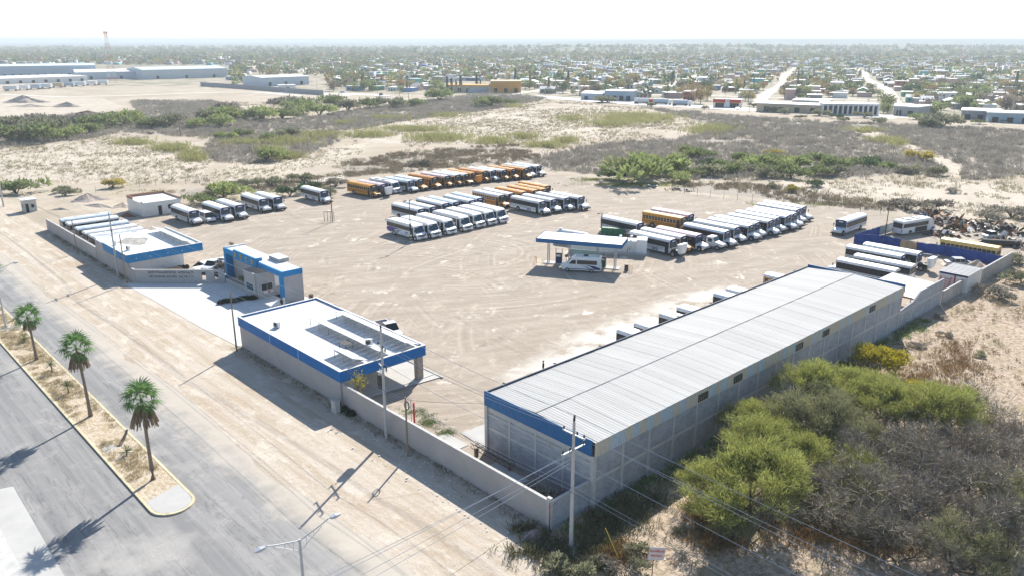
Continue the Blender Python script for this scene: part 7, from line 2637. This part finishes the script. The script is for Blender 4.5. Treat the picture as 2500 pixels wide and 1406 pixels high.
HWHITE = mat('town_white', (0.72, 0.72, 0.71), 0.7, var=0.08, scale=0.3)
HROOFW = mat('town_roof_white', (0.74, 0.74, 0.73), 0.6, var=0.08, scale=0.2)
TANW = mat('town_tan', (0.48, 0.40, 0.28), 0.85, var=0.1, scale=0.3)
BLUEG = mat('industrial_blue_grey', (0.40, 0.47, 0.55), 0.6, var=0.05, scale=0.1)
ORANGEW = mat('orange_render', (0.60, 0.30, 0.06), 0.85, var=0.1, scale=0.3)

# arcaded white hall on the highway
a, b, rz, L_ = row_dir(2008, 281, 2143, 283)
ah = thing('arcade_building', 'long white building with a row of dark arched bays on the highway', 'building', a, rz)
MB().box(0, 1.2, 0, L_, 12, 5.4).build('wall', HWHITE, ah)
MB().box(-.3, .2, 5.402, L_ + .3, 12.2, 5.9).build('roof', HROOFW, ah)
cm = MB().box(-.35, 0, 0, .35, .9, 5.4).build('column', HWHITE, ah)
bm2 = MB().box(-.85, 1.15, .4, .85, 1.19, 4.6).build('window', DARK, ah)
for k in range(12):
    if k: share('column', cm, ah, (k * L_ / 11, 0, 0))
    if k < 11:
        if k == 0: bm2.location = ((k + .5) * L_ / 11, 0, 0)
        else: share('window', bm2, ah, ((k + .5) * L_ / 11, 0, 0))
# tan warehouse left of it
a, b, rz, L_ = row_dir(1846, 272, 2003, 279)
tb = thing('tan_warehouse', 'long low tan warehouse with white roof at the highway corner', 'building', a, rz)
MB().box(0, 0, 0, L_, 16, 4.2).build('wall', TANW, tb)
MB().box(-.4, -.4, 4.202, L_ + .4, 16.4, 4.6).build('roof', HROOFW, tb)
MB().box(L_ * .45, 16.6, 0, L_, 30, 5.4).build('rear_hall', TANW, tb)
MB().box(L_ * .45 - .3, 16.5, 5.402, L_ + .3, 30.3, 5.9).build('rear_roof', HROOFW, tb)
for k in range(4):
    MB().box(L_ * (.12 + .24 * k), -.06, 0, L_ * (.12 + .24 * k) + 2.6, -.002, 2.8).build('door', DARK, tb)
# red and yellow banded shop
a, b, rz, L_ = row_dir(1740, 263, 1806, 265)
sp = thing('red_shop', 'shop with red and yellow striped fascia beside the highway', 'shop', a, rz)
MB().box(0, 1, 0, L_, 11, 4.4).build('wall', HWHITE, sp)
MB().box(-.2, .6, 2.7, L_ * .45, .98, 3.0).box(L_ * .6, .6, 2.7, L_ + .2, .98, 3.0).build('yellow_stripe', YEL, sp)
MB().box(-.2, .6, 3.002, L_ * .45, .98, 4.9).box(L_ * .6, .6, 3.002, L_ + .2, .98, 4.9).build('red_fascia', RED, sp)
MB().box(L_ * .45 + .01, .4, 2.9, L_ * .6 - .01, .98, 5.1).build('white_sign', WHITE, sp)
for s_ in (-1, 1):
    cx = L_ * .525
    MB().add([(cx - s_ * .8 - .15, .38, 3.3), (cx - s_ * .8 + .15, .38, 3.3), (cx + s_ * .8 + .15, .38, 4.7), (cx + s_ * .8 - .15, .38, 4.7)], [(0, 1, 2, 3)]).build('cross_mark', RED, sp)
MB().box(L_ * .08, .95, 0, L_ * .4, .99, 2.6).box(L_ * .62, .95, 0, L_ * .95, .99, 2.6).build('window', GLASS, sp)
MB().box(-.1, 1, 4.402, L_ + .1, 11.1, 4.5).build('roof', HROOFW, sp)


def simple_hall(name, label, q, depth, h, mw, mr, gable=0.0, doors=0, cat='building', parts_door=DARK):
    a, b, rz, L_ = row_dir(*q)
    t = thing(name, label, cat, a, rz)
    MB().box(0, 0, 0, L_, depth, h).build('wall', mw, t)
    if gable:
        MB().extr_x([(-.4, h + .002), (depth / 2, h + gable), (depth + .4, h + .002), (depth + .4, h + .3), (depth / 2, h + gable + .3), (-.4, h + .3)], -.3, L_ + .3).build('roof', mr, t)
        MB().extr_x([(0, h + .001), (depth, h + .001), (depth / 2, h + gable - .01)], .02, L_ - .02).build('gable', mw, t)
    else:
        MB().box(-.4, -.4, h + .002, L_ + .4, depth + .4, h + .5).build('roof', mr, t)
    for k in range(doors):
        x = L_ * (k + .5) / doors
        MB().box(x - 1.3, -.08, 0.2, x + 1.3, -.002, min(3.2, h * .6)).build('door', parts_door, t)
    return t


simple_hall('factory_hall', 'huge pale blue factory hall at the far left of the plain', (-40, 191, 236, 186), 90, 11, BLUEG, mat('roof_pale_blue', (0.52, 0.62, 0.70), 0.6, var=0.05, scale=0.05), 0, 14)
simple_hall('factory_hall', 'long low factory hall with bright white roof behind the cell tower', (186, 196, 470, 190), 80, 7, BLUEG, HROOFW, 1.5, 4)
simple_hall('factory_hall', 'pale factory hall at the right end of the long white-roofed one', (350, 195, 556, 189), 55, 9, mat('industrial_grey_wall', (0.52, 0.55, 0.58), 0.7, var=0.05), mat('roof_pale_blue', (0.52, 0.62, 0.70), 0.6), 2.0, 3)
simple_hall('depot_hall', 'low white depot hall behind the row of parked trailers', (-30, 208, 215, 199), 60, 4.5, HWHITE, HROOFW, 0, 8)
simple_hall('metal_shed', 'open-fronted metal shed with a large white roof at the scrap dealer', (640, 212, 755, 207), 34, 7, mat('pale_sheet_wall', (0.50, 0.56, 0.62), 0.6), HROOFW, 1.2, 3)
simple_hall('small_white_shed', 'small white shed in front of the metal shed', (683, 220, 722, 219), 8, 3.2, HWHITE, HROOFW, 0, 1)
simple_hall('orange_villa', 'orange rendered building by the row of cypresses', (1198, 227, 1272, 227), 20, 8, ORANGEW, TANW, 0, 3)
simple_hall('orange_villa', 'low orange and tan wing left of the taller orange building', (1090, 226, 1196, 227), 14, 5, TANW, ORANGEW, 0, 5)
simple_hall('blue_shop', 'blue-grey shop front with lettering on the highway left of the red shop', (1475, 246, 1542, 248), 14, 6, mat('blue_grey_render', (0.33, 0.42, 0.50), 0.8), HROOFW, 0, 4, 'shop')
simple_hall('metal_shed', 'pale metal shed with low roof left of the blue-grey shop', (1418, 244, 1470, 246), 14, 4, BLUEG, HROOFW, 1.2, 2)
simple_hall('grey_workshop', 'grey workshop with white flat roof at the right end of the highway', (2345, 292, 2440, 296), 16, 4.2, mat('workshop_grey', (0.30, 0.31, 0.33), 0.85), HROOFW, 0, 3, 'workshop')
simple_hall('blue_workshop', 'pale blue workshop at the right picture edge on the highway', (2410, 300, 2520, 304), 14, 4.5, mat('workshop_blue', (0.28, 0.38, 0.46), 0.85), HROOFW, 0, 3, 'workshop')
simple_hall('grey_workshop', 'grey block building at the street corner right of the arcaded hall', (2180, 282, 2235, 286), 16, 4.6, mat('workshop_grey2', (0.34, 0.33, 0.33), 0.85), HROOFW, 0, 2, 'workshop')
bw = thing('grey_perimeter_wall', 'long grey block wall round the scrap dealer on the plain', 'wall')
for q0, q1 in (((490, 211), (620, 220)), ((620, 220), (730, 229)), ((730, 229), (790, 233))):
    a, b = at(*q0), at(*q1)
    MB().obox((a.x, a.y), (b.x, b.y), .3, 0, 3.4).build('wall_panel', mat('wall_grey', (0.32, 0.32, 0.34), 0.9), bw)
for k, (q0, q1, lb_) in enumerate((((1076, 224), (1130, 226), 'left'), ((1143, 229), (1190, 227), 'right'))):
    a, b = at(*q0), at(*q1)
    o = thing('blue_grey_wall', 'blue-grey wall by the highway, %s of the pair below the cypresses' % lb_, 'wall')
    MB().obox((a.x, a.y), (b.x, b.y), .3, 0, 3.2).build('wall_panel', mat('wall_blue_grey', (0.30, 0.36, 0.44), 0.9), o)
# trailers
tr0 = None
for k in range(9):
    px = 8 + k * 28
    p = at(px, 223 - k * 1.9)
    c_ = (HWHITE, HWHITE, BLUEG, HWHITE, TANW, BLUEG, HWHITE, HWHITE, HWHITE)[k]
    t = thing('box_trailer', '%s box trailer in the depot row, %s from the left' % ({'town_white': 'white', 'industrial_blue_grey': 'blue-grey', 'town_tan': 'tan'}[c_.name], nth(k)), 'trailer', p, R(-48), 'trailers lined up at the depot')
    MB().box(0, 0, 1.1, 11.5, 2.6, 4.0).build('box', c_, t)
    MB().box(1, .3, .2, 3.5, 2.3, 1.09).build('bogie', BLACK, t)
    MB().box(9.4, .4, .0, 9.7, 2.2, 1.09).build('support_leg', STEELD, t)
# tank trucks near the red shop
for k, (px, py, c_, lb_) in enumerate(((1566, 254, RED, 'red and white tank truck'), (1612, 256, BLUEG, 'pale blue tank truck'), (1660, 259, BLUEG, 'grey-blue tank trailer'))):
    p = at(px, py)
    t = thing('tank_truck', lb_ + ' parked beside the highway left of the red shop', 'tank truck', p, R(-60), 'tank trucks by the highway')
    MB().tube([(-4.5, 0, 2.2), (-4.4, 0, 2.2), (4.4, 0, 2.2), (4.5, 0, 2.2)], [.6, 1.3, 1.3, .6], 12).build('tank', c_ if k else HWHITE, t)
    MB().box(4.8, -1.2, .6, 6.9, 1.2, 3.0).build('cab', c_ if k == 0 else HWHITE, t)
    MB().box(6.901, -1.0, 1.8, 6.93, 1.0, 2.7).build('windshield', GLASS, t)
    MB().box(-4.5, -.9, .45, 4.7, .9, .95).build('chassis', STEELD, t)
    for x in (-3.8, -2.6, 3.4, 5.8):
        MB().extr_y([(x + .5 * math.cos(a), .5 + .5 * math.sin(a)) for a in np.linspace(0, 6.283, 11)[:-1]], -1.2, 1.2).build('wheel', RUBBER, t)


def lattice_tower(label, px, py, ty, wb_, n_, cat='cell tower', mono=False):
    p = at(px, py)
    h = height_at(px, py, ty)
    t = thing('cell_tower', label, cat, p)
    for k in range(n_):
        z0, z1 = h * k / n_, h * (k + 1) / n_
        w0, w1 = wb_ * (1 - .82 * k / n_), wb_ * (1 - .82 * (k + 1) / n_)
        mb = MB()
        if mono:
            mb.tube([(0, 0, z0), (0, 0, z1)], [w0, w1], 8)
        else:
            C_ = [(-1, -1), (1, -1), (1, 1), (-1, 1)]
            for i in range(4):
                a, b = C_[i], C_[(i + 1) % 4]
                mb.tube([(a[0] * w0, a[1] * w0, z0), (a[0] * w1, a[1] * w1, z1)], .11, 4)
                zm, wm_ = (z0 + z1) / 2, (w0 + w1) / 2
                mb.tube([(a[0] * w0, a[1] * w0, z0), (b[0] * wm_, b[1] * wm_, zm), (a[0] * w1, a[1] * w1, z1)], .055, 3)
                mb.tube([(b[0] * w0, b[1] * w0, z0), (a[0] * wm_, a[1] * wm_, zm), (b[0] * w1, b[1] * w1, z1)], .055, 3)
                mb.tube([(a[0] * w1, a[1] * w1, z1), (b[0] * w1, b[1] * w1, z1)], .055, 3)
        mb.build('mast_section', mat('tower_red', (0.50, 0.12, 0.09), 0.6) if k % 2 == 0 else HWHITE, t)
    mb = MB()
    for i in range(6):
        a = i * math.pi / 3
        mb.box(1.6 * math.cos(a) - .15, 1.6 * math.sin(a) - .15, h - 2.2, 1.6 * math.cos(a) + .15, 1.6 * math.sin(a) + .15, h + .4)
        mb.tube([(0, 0, h - 1), (1.6 * math.cos(a), 1.6 * math.sin(a), h - 1)], .06, 3)
    mb.build('antenna', GALV, t)
    return t


lattice_tower('red and white lattice cell tower rising above the factory halls', 275, 203, 78, 3.4, 9)
lattice_tower('slim red and white mast in the middle of the town', 1535, 180, 132, .7, 7, 'mast', True)
lattice_tower('thin grey mast over the trees left of the town centre', 811, 172, 124, .6, 3, 'mast', True)

hp_ = None
for k in range(26):
    px = 700 + k * 71 + 9 * math.sin(k * 2.7)
    p = at(px, np.interp(px, [q[0] for q in HWY], [q[1] for q in HWY]) + (1 if k % 2 else 7))
    if hp_ is None:
        hp_ = thing('highway_pole', 'pole', 'utility pole', p, 0, 'thin poles along the highway')
        MB().tube([(0, 0, 0), (0, 0, 9.5)], [.16, .1], 5).build('pole', POLEC, hp_)
        MB().box(-1.0, -.06, 8.6, 1.0, .06, 8.75).build('crossarm', STEELD, hp_)
        hp_['label'] = 'thin pole along the highway, first from the left'
    else:
        dup(hp_, p, k * .7, 'thin pole along the highway, %s from the left' % nth(k), 'thin poles along the highway')

# vehicles on the highway
for k, (px, py, m_, lb_) in enumerate(((835, 229, CARW, 'white'), (930, 234, CARD, 'dark'), (1090, 234, CARD, 'dark'), (1800, 268, CARW, 'white'), (2295, 291, CARD, 'dark'), (2312, 292, CARS, 'silver'), (2235, 288, CARD, 'dark'), (2450, 302, CARS, 'silver'), (2375, 296, CARD, 'dark'))):
    p = at(px, py)
    c_ = dup(dc, (p.x, p.y, .12), R(-75 + 20 * (k % 2)), '%s car by the highway, %s car from the left along it' % (lb_, nth(k)), 'cars along the highway')
    for q in kid(c_, 'body') + kid(c_, 'roof') + kid(c_, 'pillar'):
        q.data = {'white': kid(suv, 'body')[0].data}.get('', q.data)
        if q.material_slots:
            q.material_slots[0].link = 'OBJECT'
            q.material_slots[0].material = m_

# ------------------------------------------------------------------ houses of the town
def house_proto(kind):
    t = thing('house', 'house', 'house')
    h = 3.1
    if kind == 'two-storey':
        h = 5.8
    MB().box(-4.5, -4, 0, 4.5, 4, h).build('wall', HWALL, t)
    if kind == 'gabled':
        MB().extr_x([(-4.5, h + .002), (0, h + 1.7), (4.5, h + .002), (4.5, h + .18), (0, h + 1.9), (-4.5, h + .18)], -4.9, 4.9).build('roof', HROOF, t)
        MB().extr_x([(-4, h + .001), (4, h + .001), (0, h + 1.5)], -4.48, 4.48).build('gable', HWALL, t)
    elif kind == 'porched':
        MB().box(-4.8, -6.4, h + .002, 4.8, 4.3, h + .28).build('roof', HROOF, t)
        pm_ = MB().box(-.12, -.12, 0, .12, .12, h).build('porch_post', HWALL, t)
        pm_.location = (-4.4, -6.1, 0)
        share('porch_post', pm_, t, (4.4, -6.1, 0))
        share('porch_post', pm_, t, (0, -6.1, 0))
    else:
        MB().box(-4.75, -4.25, h + .002, 4.75, 4.25, h + .26).build('roof', HROOF, t)
    MB().box(-.55, -4.04, 0, .55, -4.003, 2.1).build('door', DARK, t)
    wm = MB().box(-.7, -.03, 0, .7, .03, 1.1).build('window', GLASS, t)
    wm.location = (-2.8, -4.03, 1.0)
    share('window', wm, t, (2.8, -4.03, 1.0))
    ws_ = share('window', wm, t, (-4.53, 0, 1.0), (0, 0, R(90)))
    if kind == 'two-storey':
        share('window', wm, t, (-2.4, -4.03, 3.9))
        share('window', wm, t, (2.4, -4.03, 3.9))
    if kind == 'flat-roofed':
        MB().tube([(2.6, 1.6, h + .26), (2.6, 1.6, h + 1.3)], .5, 8).build('water_tank', BLACK, t)
    t.location = (0, 0, -500)
    return t


KINDS_ = ['flat-roofed', 'porched', 'two-storey', 'gabled']
HP = {k: house_proto(k) for k in KINDS_}
COLS = [('white', (.72, .72, .70), 7), ('cream', (.62, .54, .38), 4), ('grey', (.32, .32, .33), 5), ('pale pink', (.60, .40, .36), 2), ('turquoise', (.10, .42, .44), 1.2), ('blue', (.14, .27, .50), 1), ('green', (.16, .42, .24), 1), ('tan', (.42, .33, .24), 4), ('brick red', (.38, .15, .10), 1.2), ('pale blue', (.42, .52, .62), 2)]
CW = np.array([c[2] for c in COLS])
CW /= CW.sum()
RC = [(.76, .76, .75), (.70, .70, .69), (.62, .62, .62), (.76, .75, .72), (.45, .43, .41)]
hwx = [p[0] for p in HWY]
hwy_ = [p[1] for p in HWY]


def hw_y(px):
    return float(np.interp(px, hwx, hwy_))


LM = [(2000, 240, 2155, 290), (1836, 246, 2010, 285), (1730, 236, 1815, 268), (-50, 160, 566, 228), (600, 186, 800, 236), (1080, 200, 1282, 230), (1410, 236, 1545, 252), (1550, 244, 1680, 262), (2170, 268, 2240, 290), (2335, 278, 2530, 306)]


def blocked(px, py):
    return any(x0 < px < x1 and y0 < py < y1 for x0, y0, x1, y1 in LM)


hr = random.Random(99)
cand = []
for ti in range(-62, 92):
    for si in range(0, 130):
        t = ti * 15.5 + hr.uniform(-3, 3)
        s_ = 8 + si * 15.0 + hr.uniform(-4, 4)
        x, y = T0.x + TN.x * t + TD.x * s_, T0.y + TN.y * t + TD.y * s_
        px, py, dep = proj(x, y)
        if dep < 50 or not -30 < px < 2530 or py < 112:
            continue
        if py > hw_y(px) - 5 or blocked(px, py):
            continue
        if s_ < 760 and any(abs(t - q) < (9 if q in (0.0, -81.0) else 6.5) for q in STREETS):
            continue
        if -340 < t < 260 and any(abs(s_ - q) < 7 for q in (95, 190, 300)):
            continue
        d_ = .60 if px > 1300 else .42 if px > 900 else .15
        if py < 150: d_ *= .6
        if hr.random() > d_:
            continue
        cand.append((dep, x, y, px, py))
cand.sort()
near = cand[:295]
rest = cand[295:2600]
info = []
for dep, x, y, px, py in near:
    ci = int(rng.choice(len(COLS), p=CW))
    kd = hr.choices(KINDS_, (6, 3, 1.6, 2))[0]
    info.append((px, x, y, ci, kd))
info.sort()
hc = {}
for px, x, y, ci, kd in info:
    key = (ci, kd)
    hc[key] = hc.get(key, 0) + 1
    base_z = float(gz(np.array([x]), np.array([y]))[0])
    o = dup(HP[kd], (x, y, base_z), math.atan2(TD.y, TD.x) + hr.choice((0, 0, R(-90), R(-90), R(90))) + R(-90) + hr.uniform(-.06, .06),
            '%s %s house beyond the highway, %s such house from the left' % (COLS[ci][0], kd, nth(hc[key] - 1)), 'houses of the town',
            scale=(hr.uniform(.75, 1.25), hr.uniform(.75, 1.3), hr.uniform(.9, 1.1)))
    c_ = COLS[ci][1]
    j = hr.uniform(.85, 1.12)
    rc = hr.choices(RC, (5, 4, 2, 3, 1))[0]
    for q in KIDS[o.name]:
        n_ = q.name.split('.')[0]
        q.color = (*rc, 1) if n_ == 'roof' else (min(.8, c_[0] * j), min(.8, c_[1] * j), min(.8, c_[2] * j), 1)
for q in HP.values():
    for c in KIDS[q.name]:
        bpy.data.objects.remove(c)
    bpy.data.objects.remove(q)
# everything farther: one mesh of small houses with their own wall and roof colours
V_, F_, C_ = [], [], []
for dep, x, y, px, py in rest:
    ci = int(rng.choice(len(COLS), p=CW))
    rc = hr.choices(RC, (5, 4, 2, 3, 1))[0]
    a = math.atan2(TD.y, TD.x) + hr.choice((0, math.pi / 2))
    hx, hy, hz = hr.uniform(3.2, 6), hr.uniform(3.2, 6), hr.choice((2.9, 3.1, 3.2, 5.8))
    ca, sa = math.cos(a), math.sin(a)
    bz = float(gz(np.array([x]), np.array([y]))[0])
    for (z0, z1, e_, cc) in ((-.2, hz, 0, COLS[ci][1]), (hz + .01, hz + .3, .25, rc)):
        b = len(V_)
        for z in (z0, z1):
            for sx_, sy_ in ((-1, -1), (1, -1), (1, 1), (-1, 1)):
                u, v = sx_ * (hx + e_), sy_ * (hy + e_)
                V_.append((x + u * ca - v * sa, y + u * sa + v * ca, bz + z))
        for f_ in ((4, 5, 6, 7), (0, 1, 5, 4), (1, 2, 6, 5), (2, 3, 7, 6), (3, 0, 4, 7)):
            F_.append([i + b for i in f_])
            C_.append((*cc, 1))
hm = bpy.data.materials.new('far_house_paint')
hnb = NB(hm)
at_ = hnb.n.new('ShaderNodeAttribute')
at_.attribute_name = 'paint'
hnb.put(hnb.b.inputs['Base Color'], at_.outputs['Color'])
hnb.b.inputs['Roughness'].default_value = .8
fo = np_mesh('far_houses', np.array(V_), np.array(F_), hm)
A_c = fo.data.attributes.new('paint', 'FLOAT_COLOR', 'FACE')
A_c.data.foreach_set('color', np.array(C_, np.float32).ravel())
tag(fo, 'mass of small distant houses of the town fading into the haze', 'houses', None, 'stuff')

# ------------------------------------------------------------------ trees of the town
def town_tree(kind, seed):
    t = thing('town_tree', 'tree', 'tree')
    r_ = random.Random(seed)
    if kind == 'cypress':
        n_ = 300
        z = rng.random(n_) * 9 + .4
        rad = .75 * np.sqrt(np.clip((9.6 - z) / 9.6, .02, 1)) * rng.uniform(.6, 1.05, n_)
        a = rng.uniform(0, 6.283, n_)
        pos = np.stack([rad * np.cos(a), rad * np.sin(a), z], 1)
        d = np.stack([np.cos(a) * .4, np.sin(a) * .4, np.full(n_, 1.)], 1)
        V_, F_ = blades(pos, d, rng.uniform(.5, 1.0, n_), np.full(n_, .35))
    else:
        n_ = 340
        lob = np.array([(r_.gauss(0, 1.3), r_.gauss(0, 1.3), r_.uniform(2.6, 4.4), r_.uniform(1.1, 1.9)) for _ in range(8)])
        idx = rng.integers(0, 8, n_)
        d = rng.normal(size=(n_, 3))
        d /= np.linalg.norm(d, axis=1, keepdims=True)
        pos = lob[idx, :3] + d * (lob[idx, 3] * rng.uniform(.55, 1.05, n_))[:, None]
        pos[:, 2] = np.maximum(pos[:, 2], .8)
        V_, F_ = blades(pos, d + rng.normal(0, .5, (n_, 3)), rng.uniform(.4, .9, n_), np.full(n_, .42))
    np_mesh('crown', V_, F_, LEAF_B, t)
    mb = MB().tube([(0, 0, 0), (.05, 0, 1.6), (0, .1, 3.2)], [.22, .17, .08], 5)
    if kind != 'cypress':
        for k in range(3):
            a = k * 2.1
            mb.tube([(.03, 0, 1.4), (.9 * math.cos(a), .9 * math.sin(a), 2.9)], [.12, .05], 4)
    mb.build('trunk', BARK, t)
    t.location = (0, 0, -500)
    return t


TP_ = {'round': [town_tree('round', k) for k in range(3)], 'cypress': [town_tree('cypress', 9)]}
TC = [('olive', (.19, .21, .09), 5), ('dark green', (.08, .12, .06), 3), ('yellow-brown', (.34, .27, .10), 3), ('orange-brown', (.30, .21, .10), 2), ('grey-brown', (.23, .19, .15), 3), ('pale green', (.25, .29, .11), 4)]
TW_ = np.array([c[2] for c in TC], float)
TW_ /= TW_.sum()
tc_ = []
for _ in range(40000):
    px, py = hr.uniform(-20, 2520), 108 + (hr.random() ** .8) * 195
    if py > hw_y(px) - 4 or blocked(px, py + 1):
        continue
    p = at(px, py)
    dep = proj(p.x, p.y)[2]
    if dep > 3800:
        continue
    # even spread on the ground: keep with the weight of the ground area behind one pixel
    if hr.random() > min(1, (dep / 1500) ** 3) * (1.0 if px < 1300 else .75):
        continue
    rel = Vector((p.x, p.y)) - T0
    s_, t = rel.dot(TD), rel.dot(TN)
    if s_ < 760 and any(abs(t - q) < (8 if q in (0.0, -81.0) else 5.5) for q in STREETS):
        continue
    tc_.append((dep, p.x, p.y, px, py))
extra = []
for _ in range(5200):
    px, py = hr.uniform(-20, 2520), hr.uniform(140, 292)
    if py > hw_y(px) - 4 or blocked(px, py + 1):
        continue
    p = at(px, py)
    rel = Vector((p.x, p.y)) - T0
    s_, t = rel.dot(TD), rel.dot(TN)
    if s_ < 760 and any(abs(t - q) < (8 if q in (0.0, -81.0) else 5.5) for q in STREETS):
        continue
    dep = proj(p.x, p.y)[2]
    if hr.random() > .27 * (1.0 if px < 1300 else .68):
        continue
    extra.append((dep, p.x, p.y, px, py))
tc_ = sorted(tc_ + extra)
nearT = tc_[:265]
restT = tc_[265:7500]
ti_ = []
for dep, x, y, px, py in nearT:
    ti_.append((px, x, y, int(rng.choice(len(TC), p=TW_)), 'cypress' if hr.random() < .05 else 'round'))
for px, py in ((1092, 226), (1103, 226), (1114, 226), (1125, 226), (1164, 222), (1173, 222), (1258, 214), (1264, 213), (1644, 204), (1730, 152), (1747, 150), (1752, 151), (1785, 152), (1640, 210), (1387, 210), (1372, 206)):
    p = at(px, py)
    ti_.append((px, p.x, p.y, 1, 'cypress'))
ti_.sort()
tcn = {}
for px, x, y, ci, kd in ti_:
    key = (ci, kd)
    tcn[key] = tcn.get(key, 0) + 1
    s_ = hr.uniform(.8, 1.5)
    o = dup(hr.choice(TP_[kd]), (x, y, float(gz(np.array([x]), np.array([y]))[0]) - .1), hr.uniform(0, 6), '%s %s tree beyond the highway, %s such tree from the left' % (TC[ci][0], kd, nth(tcn[key] - 1)),
            'trees of the town', scale=(s_, s_, s_ * hr.uniform(.85, 1.1)))
    c_ = TC[ci][1]
    j = hr.uniform(.8, 1.25)
    for q in KIDS[o.name]:
        q.color = (c_[0] * j, c_[1] * j, c_[2] * j, 1)
for L_ in TP_.values():
    for q in L_:
        for c in KIDS[q.name]:
            bpy.data.objects.remove(c)
        bpy.data.objects.remove(q)
n_ = len(restT)
X_ = np.array([q[1] for q in restT])
Y_ = np.array([q[2] for q in restT])
D_ = np.array([q[0] for q in restT])
sc_ = rng.uniform(.85, 1.7, n_) * (1 + np.clip((D_ - 1200) / 2500, 0, .8))
m_ = 26
d = rng.normal(size=(n_, m_, 3))
d /= np.linalg.norm(d, axis=2, keepdims=True)
pos = np.stack([X_, Y_, gz(X_, Y_) + 2.4 * sc_], 1)[:, None, :] + d * np.array([2.6, 2.6, 2.0]) * (sc_[:, None, None] * rng.uniform(.6, 1.05, (n_, m_, 1)))
V_, F_ = blades(pos.reshape(-1, 3), (d + rng.normal(0, .5, d.shape)).reshape(-1, 3), np.repeat(sc_, m_) * 1.5, np.repeat(sc_, m_) * 1.5)
ci = rng.choice(len(TC), n_, p=TW_)
cc = np.array([c[1] for c in TC])[ci] * rng.uniform(.75, 1.25, (n_, 1))
fm = leafmat('far_tree_leaf', (.12, .13, .06), .2, .25)
nb_ = fm.node_tree
at2 = nb_.nodes.new('ShaderNodeAttribute')
at2.attribute_name = 'tint'
for q in nb_.nodes:
    if q.type == 'VECT_MATH':
        nb_.links.new(at2.outputs['Color'], q.inputs[0])
ft = np_mesh('far_trees', V_, F_, fm)
A_t = ft.data.attributes.new('tint', 'FLOAT_COLOR', 'FACE')
A_t.data.foreach_set('color', np.concatenate([np.repeat(cc, m_, 0), np.ones((n_ * m_, 1))], 1).astype(np.float32).ravel())
tag(ft, 'mass of distant trees spread over the plain', 'trees', None, 'stuff')

# ------------------------------------------------------------------ air
hz = MB().box(-FAR * 1.3, -FAR * 1.3, -3, FAR * 1.3, FAR * 1.3, 62).build('haze', None) if False else None
me = bpy.data.meshes.new('haze')
b_ = MB().box(-FAR * 1.02, -FAR * 1.02, -2.0, FAR * 1.02, FAR * 1.02, 56)
me.from_pydata(b_.v, [], b_.f)
hzm = bpy.data.materials.new('haze_air')
hzm.use_nodes = True
hn = hzm.node_tree.nodes
hn.remove(hn['Principled BSDF'])
pv = hn.new('ShaderNodeVolumePrincipled')
pv.inputs['Color'].default_value = (0.86, 0.95, 1.0, 1)
pv.inputs['Density'].default_value = 0.00023
pv.inputs['Anisotropy'].default_value = 0.0
hzm.node_tree.links.new(pv.outputs[0], hn['Material Output'].inputs['Volume'])
me.materials.append(hzm)
hzo = obj('haze', me)
tag(hzo, kind='stuff')
for k in list(BUSES):
    if k not in USED:
        q = BUSES[k]
        for c in KIDS[q.name]:
            for g_ in KIDS.get(c.name, []):
                bpy.data.objects.remove(g_)
            bpy.data.objects.remove(c)
        bpy.data.objects.remove(q)
